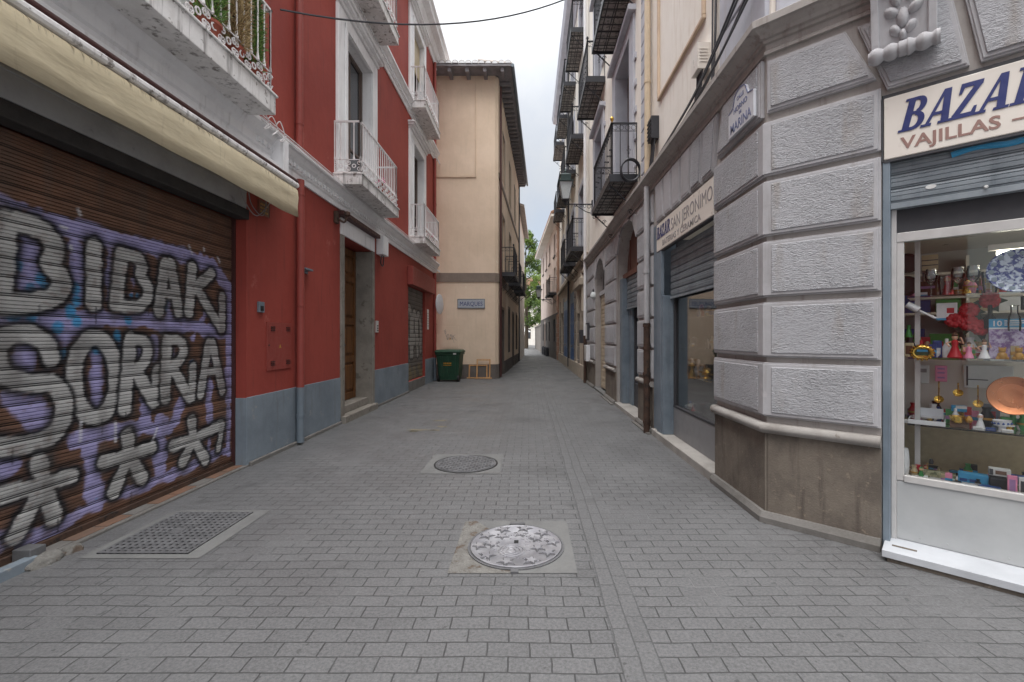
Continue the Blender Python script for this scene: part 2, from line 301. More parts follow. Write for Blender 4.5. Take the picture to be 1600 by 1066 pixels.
class MB:
    def __init__(s, F=W): s.v = []; s.f = []; s.mi = []; s.F = F; s.T = None
    def pt(s, u, o, z):
        p = s.F.p(u, o, z)
        if s.T is not None: p = s.T @ p
        s.v.append(p); return len(s.v)-1
    def raw(s, p):
        p = Vector(p)
        if s.T is not None: p = s.T @ p
        s.v.append(p); return len(s.v)-1
    def face(s, ids, mi=0): s.f.append(ids); s.mi.append(mi)
    def quad(s, a, b, c, d, mi=0): s.face([s.pt(*a), s.pt(*b), s.pt(*c), s.pt(*d)], mi)
    def box(s, u0, u1, o0, o1, z0, z1, mi=0):
        i = [s.pt(u, o, z) for z in (z0, z1) for o in (o0, o1) for u in (u0, u1)]
        for q in ((0, 1, 3, 2), (4, 6, 7, 5), (0, 4, 5, 1), (2, 3, 7, 6), (0, 2, 6, 4), (1, 5, 7, 3)):
            s.face([i[k] for k in q], mi)
    def frus(s, u0, u1, z0, z1, o0, o1, ins, mi=0):       # a block with chamfered front
        a = [s.pt(u, o0, z) for u, z in ((u0, z0), (u1, z0), (u1, z1), (u0, z1))]
        b = [s.pt(u, o1-ins, z) for u, z in ((u0, z0), (u1, z0), (u1, z1), (u0, z1))]
        c = [s.pt(u, o1, z) for u, z in ((u0+ins, z0+ins), (u1-ins, z0+ins), (u1-ins, z1-ins), (u0+ins, z1-ins))]
        for k in range(4):
            j = (k+1) % 4
            s.face([a[k], a[j], b[j], b[k]], mi); s.face([b[k], b[j], c[j], c[k]], mi)
        s.face(c, mi); s.face(a[::-1], mi)
    def prism(s, poly, o0, o1, mi=0):                      # poly in (u, z)
        a = [s.pt(u, o0, z) for u, z in poly]; b = [s.pt(u, o1, z) for u, z in poly]
        n = len(poly)
        for k in range(n): s.face([a[k], a[(k+1) % n], b[(k+1) % n], b[k]], mi)
        s.face(b, mi); s.face(a[::-1], mi)
    def plan(s, poly, z0, z1, mi=0):                       # poly in (u, o)
        a = [s.pt(u, o, z0) for u, o in poly]; b = [s.pt(u, o, z1) for u, o in poly]
        n = len(poly)
        for k in range(n): s.face([a[k], a[(k+1) % n], b[(k+1) % n], b[k]], mi)
        s.face(b, mi); s.face(a[::-1], mi)
    def tube(s, pts, r, n=6, mi=0, closed=False):          # pts in (u, o, z)
        P = [s.F.p(*p) for p in pts]
        if s.T is not None: P = [s.T @ p for p in P]
        s._tube(P, r, n, mi, closed)
    def _tube(s, P, r, n, mi, closed=False):
        m = len(P); rings = []
        up = Vector((0, 0, 1))
        prev = None
        for i, p in enumerate(P):
            if closed: d = P[(i+1) % m]-P[i-1]
            else: d = P[min(i+1, m-1)]-P[max(i-1, 0)]
            if d.length < 1e-9: d = Vector((0, 0, 1))
            d.normalize()
            if prev is None:
                a = d.cross(up if abs(d.z) < .9 else Vector((1, 0, 0))).normalized()
            else:
                a = (prev-d*prev.dot(d)).normalized()
            prev = a; b = d.cross(a)
            rr = r[i] if isinstance(r, (list, tuple)) else r
            ring = []
            for k in range(n):
                t = 2*PI*(k+.5)/n
                s.v.append(p+a*(math.cos(t)*rr)+b*(math.sin(t)*rr)); ring.append(len(s.v)-1)
            rings.append(ring)
        for i in range(m if closed else m-1):
            A, B = rings[i], rings[(i+1) % m]
            for k in range(n): s.face([A[k], A[(k+1) % n], B[(k+1) % n], B[k]], mi)
        if not closed: s.face(rings[0][::-1], mi); s.face(rings[-1], mi)
    def lathe(s, c, prof, n=16, mi=0, axis='z', sx=1, sy=1):   # c world point, prof [(r, h)]
        c = Vector(c); rings = []
        for r, h in prof:
            ring = []
            for k in range(n):
                t = 2*PI*k/n
                x, y = math.cos(t)*r*sx, math.sin(t)*r*sy
                if axis == 'z': p = Vector((x, y, h))
                else:
                    ax = Vector(axis).normalized(); a = ax.cross(Vector((0, 0, 1)))
                    a = a.normalized() if a.length > .01 else Vector((1, 0, 0)); b = ax.cross(a)
                    p = a*x+b*y+ax*h
                ring.append(s.raw(c+p))
            rings.append(ring)
        for A, B in zip(rings, rings[1:]):
            for k in range(n): s.face([A[k], A[(k+1) % n], B[(k+1) % n], B[k]], mi)
        s.face(rings[0][::-1], mi); s.face(rings[-1], mi)
    def sweep(s, line, prof, mi=0):                        # line: world xy polyline, offset to its right-hand normal; prof [(o, z)]
        pts = [Vector((x, y)) for x, y in line]; m = len(pts)
        off = []
        for i in range(m):
            ds = []
            if i > 0: ds.append((pts[i]-pts[i-1]).normalized())
            if i < m-1: ds.append((pts[i+1]-pts[i]).normalized())
            ns = [Vector((d.y, -d.x)) for d in ds]
            if len(ns) == 1: off.append(ns[0])
            else:
                b = (ns[0]+ns[1]).normalized(); off.append(b/max(.3, b.dot(ns[0])))
        rows = [[s.raw((p.x+q.x*o, p.y+q.y*o, z)) for o, z in prof] for p, q in zip(pts, off)]
        k = len(prof)
        for A, B in zip(rows, rows[1:]):
            for j in range(k): s.face([A[j], A[(j+1) % k], B[(j+1) % k], B[j]], mi)
        s.face(rows[0], mi); s.face(rows[-1][::-1], mi)
    def wall(s, u0, u1, z0, z1, ops, o=0.0, back=6.0, mi=0, roof=True, ends=(True, True)):
        us = sorted({u0, u1, *[x for q in ops for x in q[:2]]}); zs = sorted({z0, z1, *[x for q in ops for x in q[2:4]]})
        us = [x for x in us if u0 <= x <= u1]; zs = [x for x in zs if z0 <= x <= z1]
        for a, b in zip(us, us[1:]):
            for c, d in zip(zs, zs[1:]):
                mu, mz = (a+b)/2, (c+d)/2
                if any(q[0] < mu < q[1] and q[2] < mz < q[3] for q in ops): continue
                s.quad((a, o, c), (b, o, c), (b, o, d), (a, o, d), mi)
        for q in ops:
            a, b, c, d = q[:4]; e = o-(q[4] if len(q) > 4 else .3); r = q[5] if len(q) > 5 else mi
            s.quad((a, o, c), (a, o, d), (a, e, d), (a, e, c), r); s.quad((b, o, c), (b, o, d), (b, e, d), (b, e, c), r)
            s.quad((a, o, d), (b, o, d), (b, e, d), (a, e, d), r); s.quad((a, o, c), (b, o, c), (b, e, c), (a, e, c), r)
        if ends[0]: s.quad((u0, o, z0), (u0, o, z1), (u0, -back, z1), (u0, -back, z0), mi)
        if ends[1]: s.quad((u1, o, z0), (u1, o, z1), (u1, -back, z1), (u1, -back, z0), mi)
        s.quad((u0, -back, z0), (u1, -back, z0), (u1, -back, z1), (u0, -back, z1), mi)
        if roof: s.quad((u0, o, z1), (u1, o, z1), (u1, -back, z1), (u0, -back, z1), mi)
    def arch(s, u0, u1, zs, ztop, o0, o1, mi=0, n=14):     # spandrel above a round arch, wall front o1, reveal back o0
        c, r = (u0+u1)/2, (u1-u0)/2
        pr = None
        for k in range(n+1):
            t = PI*k/n; u = c-r*math.cos(t); z = zs+r*math.sin(t)
            if pr:
                s.quad((pr[0], o1, pr[1]), (u, o1, z), (u, o1, ztop), (pr[0], o1, ztop), mi)
                s.quad((pr[0], o1, pr[1]), (u, o1, z), (u, o0, z), (pr[0], o0, pr[1]), mi)
            pr = (u, z)
    def build(s, name, mat, parent=None, smooth=False, bevel=0, base=None, recalc=True):
        me = bpy.data.meshes.new(name)
        o = None
        vs = s.v
        org = Vector((0, 0, 0))
        if parent is None:
            xs = [p.x for p in vs]; ys = [p.y for p in vs]; zz = [p.z for p in vs]
            org = Vector(((min(xs)+max(xs))/2, (min(ys)+max(ys))/2, min(zz)))
            vs = [p-org for p in vs]
        me.from_pydata([tuple(p) for p in vs], [], s.f)
        for mm in (mat if isinstance(mat, (list, tuple)) else [mat]): me.materials.append(MT[mm] if isinstance(mm, str) else mm)
        me.polygons.foreach_set('material_index', s.mi)
        if recalc:
            bm = bmesh.new(); bm.from_mesh(me)
            bmesh.ops.recalc_face_normals(bm, faces=bm.faces); bm.to_mesh(me); bm.free()
        if smooth:
            me.polygons.foreach_set('use_smooth', [True]*len(me.polygons))
            try: me.set_sharp_from_angle(angle=math.radians(40))
            except Exception: pass
        me.update()
        o = bpy.data.objects.new(name, me); COL.objects.link(o); o.location = org
        if parent is not None: adopt(o, parent)
        if bevel:
            md = o.modifiers.new('bevel', 'BEVEL'); md.width = bevel; md.segments = 2; md.limit_method = 'ANGLE'; md.angle_limit = math.radians(50)
        return o

def wmat(o):
    m = Matrix.LocRotScale(o.location, o.rotation_euler, o.scale)
    return wmat(o.parent) @ o.matrix_parent_inverse @ m if o.parent else m
def adopt(o, parent):
    o.parent = parent; o.matrix_parent_inverse = wmat(parent).inverted()

def tag(o, label=None, cat=None, group=None, kind=None):
    if label: o['label'] = label
    if cat: o['category'] = cat
    if group: o['group'] = group
    if kind: o['kind'] = kind
    return o
def thing(name, label, cat, loc, group=None):
    e = bpy.data.objects.new(name, None); e.empty_display_size = .2; COL.objects.link(e); e.location = loc
    return tag(e, label, cat, group)
def part_empty(name, parent, loc):
    e = bpy.data.objects.new(name, None); COL.objects.link(e); e.location = loc; adopt(e, parent); return e

def text(F, s, u, o, z, size, mat, parent, rev=False, name='lettering', sx=1.0, fit=None, shear=0.0, bold=0.0, align='LEFT', ext=.0015, label=None):
    cu = bpy.data.curves.new(name, 'FONT'); cu.body = s; cu.size = size; cu.extrude = ext; cu.offset = bold; cu.align_x = align; cu.shear = shear
    cu.resolution_u = 3
    ob = bpy.data.objects.new(name, cu); COL.objects.link(ob)
    dg = bpy.context.evaluated_depsgraph_get(); dg.update()
    me = bpy.data.meshes.new_from_object(ob.evaluated_get(dg)); bpy.data.objects.remove(ob)
    k = -1 if rev else 1
    if fit: sx = fit/max(1e-6, max(v.co.x for v in me.vertices)-min(v.co.x for v in me.vertices))
    for v in me.vertices: v.co = F.p(u+k*v.co.x*sx, o+v.co.z, z+v.co.y)
    bm = bmesh.new(); bm.from_mesh(me); bmesh.ops.recalc_face_normals(bm, faces=bm.faces); bm.to_mesh(me); bm.free()
    me.materials.clear(); me.materials.append(MT[mat]); me.name = name
    o2 = bpy.data.objects.new(name, me); COL.objects.link(o2); adopt(o2, parent)
    return o2

# ------------------------------------------------------------------ building components
def ring(mb, u, o, z, r, t, axis='u', n=10, a0=0, a1=2*PI, tn=4):
    pts = []
    for k in range(n+1):
        a = a0+(a1-a0)*k/n
        if axis == 'u': pts.append((u+math.cos(a)*r, o, z+math.sin(a)*r))
        else: pts.append((u, o+math.cos(a)*r, z+math.sin(a)*r))
    mb.tube(pts, t, tn)
def scroll(mb, u, o, z, r, t, sgn=1, axis='u', n=12, up=1):
    pts = []
    for k in range(n+1):
        a = 2.6*PI*k/n; rr = r*(1-.75*k/n)
        x = sgn*(r-rr*math.cos(a)) - sgn*r; y = up*rr*math.sin(a)
        pts.append((u+x, o, z+y) if axis == 'u' else (u, o+x, z+y))
    mb.tube(pts, t, 4)

def balcony(F, bld, u0, u1, zb, th, dep, rh, style, detail=1, o0=0.0, brackets=True):
    zt = zb+th
    m = MB(F)
    if style == 'white':
        m.box(u0, u1, o0-.02, o0+dep, zb, zt); m.box(u0-.02, u1+.02, o0-.02, o0+dep+.02, zt, zt+.025)
        slab = m.build('balcony', ['whited'], bld, bevel=.006)
    else:
        m.box(u0, u1, o0-.02, o0+dep, zb+.03, zt, 0)
        n = max(2, int(dep/.22)); k = max(3, int((u1-u0)/.21))
        for i in range(k+1):
            u = u0+(u1-u0)*i/k; m.box(u-.012, u+.012, o0, o0+dep, zb+.018, zb+.0295, 1)
        for i in range(n+1):
            q = o0+.01+(dep-.02)*i/n; m.box(u0, u1, q-.009, q+.009, zb+.02, zb+.029, 1)
        m.box(u0-.015, u1+.015, o0+dep, o0+dep+.02, zb-.02, zt+.02, 1)
        m.box(u0-.035, u0-.016, o0, o0+dep+.02, zb-.02, zt+.02, 1); m.box(u1+.016, u1+.035, o0, o0+dep+.02, zb-.02, zt+.02, 1)
        slab = m.build('balcony', ['tiles', 'iron'], bld)
    r = MB(F); q = o0+dep-.04; a, b = u0+.04, u1-.04; top = zt+rh
    t = .009 if style == 'white' else .010
    segs = [((a, o0), (a, q)), ((a, q), (b, q)), ((b, q), (b, o0))]
    def path(z): return [(a, o0, z), (a, q, z), (b, q, z), (b, o0, z)]
    for (p, s_) in zip(path(top), path(top)[1:]):
        lo_u, hi_u = sorted((p[0], s_[0])); lo_o, hi_o = sorted((p[1], s_[1])); hw = .022 if style == 'black' else .016
        r.box(lo_u-hw, hi_u+hw, lo_o-(hw if lo_o != o0 else 0), hi_o+hw, top-.012, top+.012)
    zlow = [zt+.05, zt+.26] if style == 'white' else [zt+.07, top-.14]
    for z in zlow: r.tube(path(z), .008, 4)
    for (p, s_) in segs:
        ln = math.hypot(s_[0]-p[0], s_[1]-p[1]); n = max(2, round(ln/((.115 if style == 'white' else .15) if detail else .2)))
        ax = 'u' if p[1] == s_[1] else 'o'
        for i in range(n+1):
            u, o = p[0]+(s_[0]-p[0])*i/n, p[1]+(s_[1]-p[1])*i/n
            corner = i in (0, n)
            if style == 'white':
                r.tube([(u, o, zt+(.25 if not corner else 0)), (u, o, top)], .012 if corner else t, 6 if corner else 5)
                if detail:
                    r.tube([(u, o, zt+.26), (u, o, zt+.285), (u, o, zt+.34)], [.02, .017, .009], 6)
                    r.tube([(u, o, top-.07), (u, o, top-.03), (u, o, top)], [.009, .015, .018], 6)
            else:
                r.tube([(u, o, zt), (u, o, top)], .016 if corner else t, 6 if corner else 4)
                if detail and not corner and i % 2:
                    zc = zt+rh*.5
                    for dz in (-1, 1): r.tube([(u, o, zc+dz*.07), (u, o, zc+dz*.045)], .018, 5)
                    d = .035
                    if ax == 'u': r.tube([(u-d, o, zc), (u, o, zc+d), (u+d, o, zc), (u, o, zc-d)], .006, 4, closed=True)
                    else: r.tube([(u, o-d, zc), (u, o, zc+d), (u, o+d, zc), (u, o, zc-d)], .006, 4, closed=True)
        if style == 'white':
            k = max(1, round(ln/.2))
            for i in range(k):
                f = (i+.5)/k; u, o = p[0]+(s_[0]-p[0])*f, p[1]+(s_[1]-p[1])*f
                h = ln/k*.25
                for sg in (-1, 1):
                    for zc, up in ((zt+.11, -1), (zt+.2, 1)):
                        if ax == 'u': scroll(r, u+sg*h*1.7, o, zc, min(.048, h*.9), .007, -sg, 'u', 10, up)
                        else: scroll(r, u, o+sg*h*1.7, zc, min(.048, h*.9), .007, -sg, 'o', 10, up)
                if ax == 'u': ring(r, u, o, zt+.155, .03, .008, 'u', 8)
                else: ring(r, u, o, zt+.155, .03, .008, 'o', 8)
        elif detail:
            k = max(1, round(ln/.12))
            for i in range(k):
                f = (i+.5)/k; u, o = p[0]+(s_[0]-p[0])*f, p[1]+(s_[1]-p[1])*f
                ring(r, u, o, top-.076, .045, .005, 'u' if ax == 'u' else 'o', 8)
    r.build('railing', ['whiteiron' if style == 'white' else 'iron'], slab)
    if style == 'black' and brackets:
        for u in (u0+.12, u1-.12):
            k = MB(F); k.tube([(u, o0+dep*.98, zb-.03), (u, o0+dep*.5, zb-.26), (u, o0, zb-.5)], .014, 5)
            scroll(k, u, o0+dep*.95, zb-.09, .05, .009, 1, 'o'); scroll(k, u, o0+.1, zb-.53, .05, .009, -1, 'o')
            scroll(k, u, o0+dep*.5, zb-.2, .05, .008, 1, 'o')
            k.build('bracket', ['iron'], slab)
    if style == 'black' and detail:
        k = MB(F); p = F.p(a, q, top+.012); k.lathe(p, [(.008, 0), (.012, .02), (.03, .05), (.036, .07), (.028, .1), (.008, .115)], 10); k.build('finial', ['brass' if detail > 1 else 'iron'], slab, smooth=True)
    return slab

def window(F, bld, u0, u1, z0, z1, depth, mat='frameb', rows=(.32,), fw=.07, name='window', leaves=2, o0=0.0, pane='pane'):
    m = MB(F); o = o0-depth
    m.box(u0, u0+fw, o, o+.06, z0, z1); m.box(u1-fw, u1, o, o+.06, z0, z1)
    m.box(u0+fw, u1-fw, o, o+.06, z1-fw, z1); m.box(u0+fw, u1-fw, o, o+.06, z0, z0+fw*1.3)
    iu0, iu1 = u0+fw, u1-fw; wl = (iu1-iu0)/leaves
    for i in range(leaves):
        a, b = iu0+wl*i, iu0+wl*(i+1); s = .045
        m.box(a+.003, a+s, o+.01, o+.045, z0+fw*1.3, z1-fw); m.box(b-s, b-.003, o+.01, o+.045, z0+fw*1.3, z1-fw)
        for fz in rows:
            z = z0+(z1-z0)*fz; m.box(a+s, b-s, o+.012, o+.043, z-.025, z+.025)
    w = m.build(name, [mat], bld, bevel=.006)
    g = MB(F); g.box(u0+fw*.5, u1-fw*.5, o+.015, o+.022, z0+fw, z1-fw*.5); g.build('pane', [pane], w)
    return w

def slats(F, u0, u1, z0, z1, o, pitch=.12, mi=0, ribs=True):
    m = MB(F); prof = []
    n = max(1, round((z1-z0)/pitch)); h = (z1-z0)/n
    for i in range(n):
        z = z0+i*h
        prof += [(z, -.012), (z+.06*h, -.012), (z+.08*h, 0), (z+.13*h, .002), (z+.15*h, -.010), (z+.2*h, -.010), (z+.22*h, 0)]
        if ribs: prof += [(z+.45*h, .003), (z+.5*h, -.003), (z+.55*h, .003), (z+.75*h, .003), (z+.8*h, -.003), (z+.85*h, .003)]
        prof += [(z+.97*h, 0)]
    prof.append((z1, -.012))
    ids = [(m.pt(u0, o+q, z), m.pt(u1, o+q, z)) for z, q in prof]
    for a, b in zip(ids, ids[1:]): m.face([a[0], a[1], b[1], b[0]], mi)
    m.box(u0, u1, o-.05, o-.03, z0, z1, mi)
    return m
# ================================================================== ground
def ground():
    m = MB(); m.quad((-300, -60, 0), (300, -60, 0), (300, 400, 0), (-300, 400, 0))
    g = m.build('street_pavement', ['pave']); g['kind'] = 'structure'
    m = MB(); m.quad((.42, -3, .004), (.61, -3, .004), (.61, 60, .004), (.42, 60, .004))
    g = m.build('paving_channel', ['paves']); g['kind'] = 'structure'
ground()

def irregular_sheet(name, poly, z, mat, n=6, amp=.015, kind='structure'):
    m = MB(); pts = []
    for (a, b) in zip(poly, poly[1:]+poly[:1]):
        for k in range(n):
            f = k/n; pts.append((a[0]+(b[0]-a[0])*f+random.uniform(-amp, amp), a[1]+(b[1]-a[1])*f+random.uniform(-amp, amp)))
    m.face([m.raw((x, y, z)) for x, y in pts]); o = m.build(name, [mat]); o['kind'] = kind
    return o

def star_shape(m, cx, cy, z0, z1, r, a):
    pts = []
    for k in range(10):
        t = a+PI*k/5; q = r if k % 2 == 0 else r*.45
        pts.append((cx+math.cos(t)*q, cy+math.sin(t)*q))
    m.plan(pts, z0, z1)

def covers():
    # near decorative lid in its concrete square
    x0, x1, y0, y1 = -.515, .31, 2.84, 3.65
    cx, cy, r = -.09, 3.215, .325
    e = thing('manhole_cover', 'shiny round iron manhole cover cast with stars and rings, nearest the camera', 'manhole cover', (cx, cy, 0), 'round manhole covers')
    def square_hole(name, x0, x1, y0, y1, cx, cy, r, z, mats, par):
        m = MB(); n = 48; inn = []; outr = []
        for k in range(n):
            t = 2*PI*k/n; inn.append(m.raw((cx+math.cos(t)*r, cy+math.sin(t)*r, z)))
            dx, dy = math.cos(t), math.sin(t)
            s = min(((x1-cx)/dx if dx > 0 else (x0-cx)/dx) if abs(dx) > 1e-6 else 9, ((y1-cy)/dy if dy > 0 else (y0-cy)/dy) if abs(dy) > 1e-6 else 9)
            outr.append(m.raw((cx+dx*s, cy+dy*s, z)))
        for k in range(n):
            j = (k+1) % n; t = 2*PI*(k+.5)/n
            mi = 1 if (PI*.72 < t < PI*1.5 and len(mats) > 1) else 0
            m.face([inn[k], inn[j], outr[j], outr[k]], mi)
        # corners
        for sx in (x0, x1):
            for sy in (y0, y1):
                m_ = [i for i in outr if abs(m.v[i].x-sx) < .2 and abs(m.v[i].y-sy) < .2]
                a = [i for i in m_ if abs(m.v[i].x-sx) < 1e-5]; b = [i for i in m_ if abs(m.v[i].y-sy) < 1e-5]
                if a and b:
                    A = max(a, key=lambda i: abs(m.v[i].y-cy)); B = max(b, key=lambda i: abs(m.v[i].x-cx))
                    if A != B: m.face([A, m.raw((sx, sy, z)), B], 1 if (sx == x0 and sy == y0 and len(mats) > 1) else 0)
        return m.build(name, mats, par)
    square_hole('concrete_surround', x0, x1, y0, y1, cx, cy, r+.02, .004, ['conc', 'concb'], e)
    m = MB(); m.lathe((cx, cy, 0), [(r+.02, .0), (r+.02, .012), (r+.006, .012), (r+.006, .001)], 48)
    m.box(cx-.06, cx+.06, cy+r+.021, cy+r+.06, .001, .016); m.box(cx-.025, cx+.025, cy-r-.055, cy-r-.021, .001, .016)
    m.build('frame_ring', ['lidd'], e)
    m = MB(); m.lathe((cx, cy, 0), [(r, .002), (r, .016), (r-.008, .018), (r-.014, .014), (.001, .0142)], 48)
    m.build('lid', ['lid'], e, smooth=True); m = MB(); z0, z1 = .0135, .0245; mo = MB()
    for (rad, n, sz, ph) in ((.262, 10, .058, .1), (.165, 7, .05, .5)):
        for k in range(n):
            t = ph+2*PI*k/n; x, y = cx+math.cos(t)*rad, cy+math.sin(t)*rad
            if math.hypot(x-(cx-.03), y-(cy-.1)) < .105: continue
            star_shape(mo, x, y, .013, .0165, sz*1.18, t); star_shape(m, x, y, z0, z1, sz*.82, t)
    for rr in (.03, .06, .085): m.tube([(cx-.03+math.cos(2*PI*k/24)*rr, cy-.1+math.sin(2*PI*k/24)*rr, .015) for k in range(24)], .006, 5, 0, True)
    for k in range(46):
        a, q = random.uniform(0, 2*PI), random.uniform(.06, .3)
        x, y = cx+math.cos(a)*q, cy+math.sin(a)*q
        m.lathe((x, y, z0), [(.008, 0), (.006, .006), (.002, .0075)], 6)
    for k in range(13):
        t = PI*(.25+.5*k/12); m.box(cx+math.cos(t)*.15-.006, cx+math.cos(t)*.15+.006, cy+math.sin(t)*.15-.012, cy+math.sin(t)*.15+.012, z0, z1-.002)
    m.build('cast_ornament', ['lid'], e); mo.build('cast_outline', ['lidd'], e)
    m = MB(); m.box(cx-.016, cx+.016, cy+.015, cy+.06, .0143, .0165); m.lathe((cx-.24, cy-.03, .0143), [(.022, 0), (.022, .002)], 12); m.build('key_hole', ['black'], e)
    # second lid
    x0, x1, y0, y1 = -1.20, -.32, 4.91, 5.73; cx, cy, r = -.74, 5.30, .355
    e = thing('manhole_cover', 'dull grey round manhole cover with ribbed pattern in a concrete square, second along the street', 'manhole cover', (cx, cy, 0), 'round manhole covers')
    square_hole('concrete_surround', x0, x1, y0, y1, cx, cy, r+.02, .004, ['conc'], e)
    m = MB(); m.lathe((cx, cy, 0), [(r+.02, 0), (r+.02, .008), (r+.004, .008), (r+.004, .001)], 40); m.build('frame_ring', ['black'], e)
    m = MB(); m.lathe((cx, cy, 0), [(r, .001), (r, .009), (.001, .0095)], 40)
    for i in range(-9, 10):
        for j in range(-9, 10):
            x, y = i*.036, j*.036
            if math.hypot(x, y) < r-.035 and (i*2+j) % 3: m.plan([(cx+x-.013, cy+y), (cx+x, cy+y-.013), (cx+x+.013, cy+y), (cx+x, cy+y+.013)], .0085, .014)
    m.tube([(cx+math.cos(2*PI*k/36)*(r-.02), cy+math.sin(2*PI*k/36)*(r-.02), .009) for k in range(36)], .007, 5, 0, True)
    m.build('lid', ['lidd'], e)
    # rectangular drain grate
    e = thing('drain_grate', 'rectangular dark iron drain grate with rows of square holes before the graffiti shutter', 'grate', (-2.67, 3.45, 0))
    x0, x1, y0, y1 = -2.98, -2.35, 3.09, 3.82
    m = MB()
    for a, b, c, d in ((x0-.07, x1+.12, y0-.06, y0), (x0-.07, x1+.12, y1, y1+.05), (x0-.07, x0, y0, y1), (x1, x1+.12, y0, y1)):
        m.quad((a, c, .004), (b, c, .004), (b, d, .004), (a, d, .004))
    m.build('concrete_surround', ['conc'], e)
    m = MB(); m.quad((x0, y0, .003), (x1, y0, .003), (x1, y1, .003), (x0, y1, .003)); m.build('drain_pit', ['black'], e)
    m = MB(); nx, ny = 13, 15; t = .013
    for i in range(nx+1):
        x = x0+(x1-x0)*i/nx; w = .022 if i in (0, nx) else t; m.box(max(x0, x-w), min(x1, x+w), y0, y1, .004, .012)
    for j in range(ny+1):
        y = y0+(y1-y0)*j/ny; w = .022 if j in (0, ny) else .012; m.box(x0, x1, max(y0, y-w), min(y1, y+w), .0045, .0127)
    m.box(-2.74, -2.66, 3.4, 3.5, .005, .0135)
    m.build('grating', ['lidd'], e)
    # small covers further off
    for k, (x, y, w, d, lab) in enumerate(((-1.9, 11.3, .42, .3, 'small grey square utility cover in front of the small grey shutter'),
                                      (-2.75, 13.9, .45, .3, 'small dark utility cover near the green wheeled bin'),
                                      (1.5, 13.2, .4, .4, 'small square utility cover beside the right hand kerb'),
                                      (-2.6, 9.9, .4, .25, 'small dark drain cover near the wooden house door'))):
        e = thing('utility_cover', lab, 'utility cover', (x, y, 0), 'small utility covers')
        m = MB(); m.box(x-w/2, x+w/2, y-d/2, y+d/2, .0005, .004); m.build('frame', ['conc'], e)
        m = MB(); m.box(x-w/2+.03, x+w/2-.03, y-d/2+.03, y+d/2-.03, .003, .007); m.build('lid', ['lidd'], e)
    # faded yellow paint and a pale patch
    for k in range(5):
        x, y = random.uniform(-2.3, -1.45), random.choice((7.2, 7.5, 8.1))+random.uniform(-.12, .12)
        w = random.uniform(.05, .2); irregular_sheet('paint_mark', [(x-w, y-.03), (x+w, y-.03), (x+w*.8, y+.03), (x-w*.7, y+.04)], .003+.0004*k, 'yel', 5, .03)
covers()

# ================================================================== red house (left)
RED = thing('red_house', 'red plastered house with white cornices, white balconies and grey painted base', 'house', (-3.27, 6, 0))
def shut_mesh(F, o, u0, u1, z0, z1, pitch, step, colour_fn, name, parent):
    prof = []
    n = max(1, round((z1-z0)/pitch)); h = (z1-z0)/n
    for i in range(n):
        z = z0+i*h
        for q, d, g in ((0, -.010, 1), (.05, -.010, 1), (.065, 0, 0), (.105, .001, 0), (.12, -.009, 1), (.165, -.009, 1), (.18, 0, 0), (.3, .004, 0), (.345, -.005, 0), (.39, .004, 0), (.5, .004, 0),
                        (.545, -.005, 0), (.59, .004, 0), (.72, .004, 0), (.765, -.005, 0), (.81, .004, 0), (.93, .002, 0), (.985, 0, 0)):
            prof.append((z+q*h, d, g))
    prof.append((z1, -.01, 1))
    us = np.arange(u0, u1+step*.5, step); us[-1] = u1
    zs = np.array([p[0] for p in prof])
    UU, ZZ = np.meshgrid(us, zs)
    colr = colour_fn(UU, ZZ)
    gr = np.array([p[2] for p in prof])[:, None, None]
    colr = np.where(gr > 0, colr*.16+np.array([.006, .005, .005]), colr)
    nu, nz = len(us), len(zs)
    vs = []
    for j, (z, d, g) in enumerate(prof):
        for u in us: vs.append(tuple(F.p(float(u), o+d, float(z))))
    fs = [(j*nu+i, j*nu+i+1, (j+1)*nu+i+1, (j+1)*nu+i) for j in range(nz-1) for i in range(nu-1)]
    me = bpy.data.meshes.new(name); me.from_pydata(vs, [], fs)
    at = me.color_attributes.new('paint', 'FLOAT_COLOR', 'POINT')
    buf = np.ones((nu*nz, 4), dtype=np.float32); buf[:, :3] = colr.reshape(-1, 3)
    at.data.foreach_set('color', buf.ravel())
    me.materials.append(MT['shutpaint']); me.update()
    ob = bpy.data.objects.new(name, me); COL.objects.link(ob); adopt(ob, parent); return ob

def vnoise(U, Z, s, seed):
    # smooth value noise on a grid, numpy
    rng = np.random.RandomState(seed); G = rng.rand(256, 256)
    x, y = U*s+100, Z*s+100
    xi, yi = np.floor(x).astype(int), np.floor(y).astype(int); fx, fy = x-xi, y-yi
    fx = fx*fx*(3-2*fx); fy = fy*fy*(3-2*fy)
    g = lambda a, b: G[a % 256, b % 256]
    return (g(xi, yi)*(1-fx)+g(xi+1, yi)*fx)*(1-fy)+(g(xi, yi+1)*(1-fx)+g(xi+1, yi+1)*fx)*fy
def sm(x, a, b):
    t = np.clip((x-a)/(b-a), 0, 1); return t*t*(3-2*t)
def seg_d(U, Z, pts):
    d = np.full(U.shape, 9.0)
    for (a, b) in zip(pts, pts[1:]):
        ax, az, bx, bz = *a, *b
        vx, vz = bx-ax, bz-az; l2 = vx*vx+vz*vz+1e-9
        t = np.clip(((U-ax)*vx+(Z-az)*vz)/l2, 0, 1)
        d = np.minimum(d, np.hypot(U-ax-vx*t, Z-az-vz*t))
    return d
def spl(pts, n=6):
    if len(pts) < 3: return pts
    P = [np.array(p, float) for p in pts]; P = [2*P[0]-P[1]]+P+[2*P[-1]-P[-2]]
    out = []
    for i in range(1, len(P)-2):
        for k in range(n):
            t = k/n; a, b, c, d = P[i-1:i+3]
            out.append(tuple(.5*((2*b)+(-a+c)*t+(2*a-5*b+4*c-d)*t*t+(-a+3*b-3*c+d)*t**3)))
    out.append(tuple(P[-2])); return out
XS = 3.43
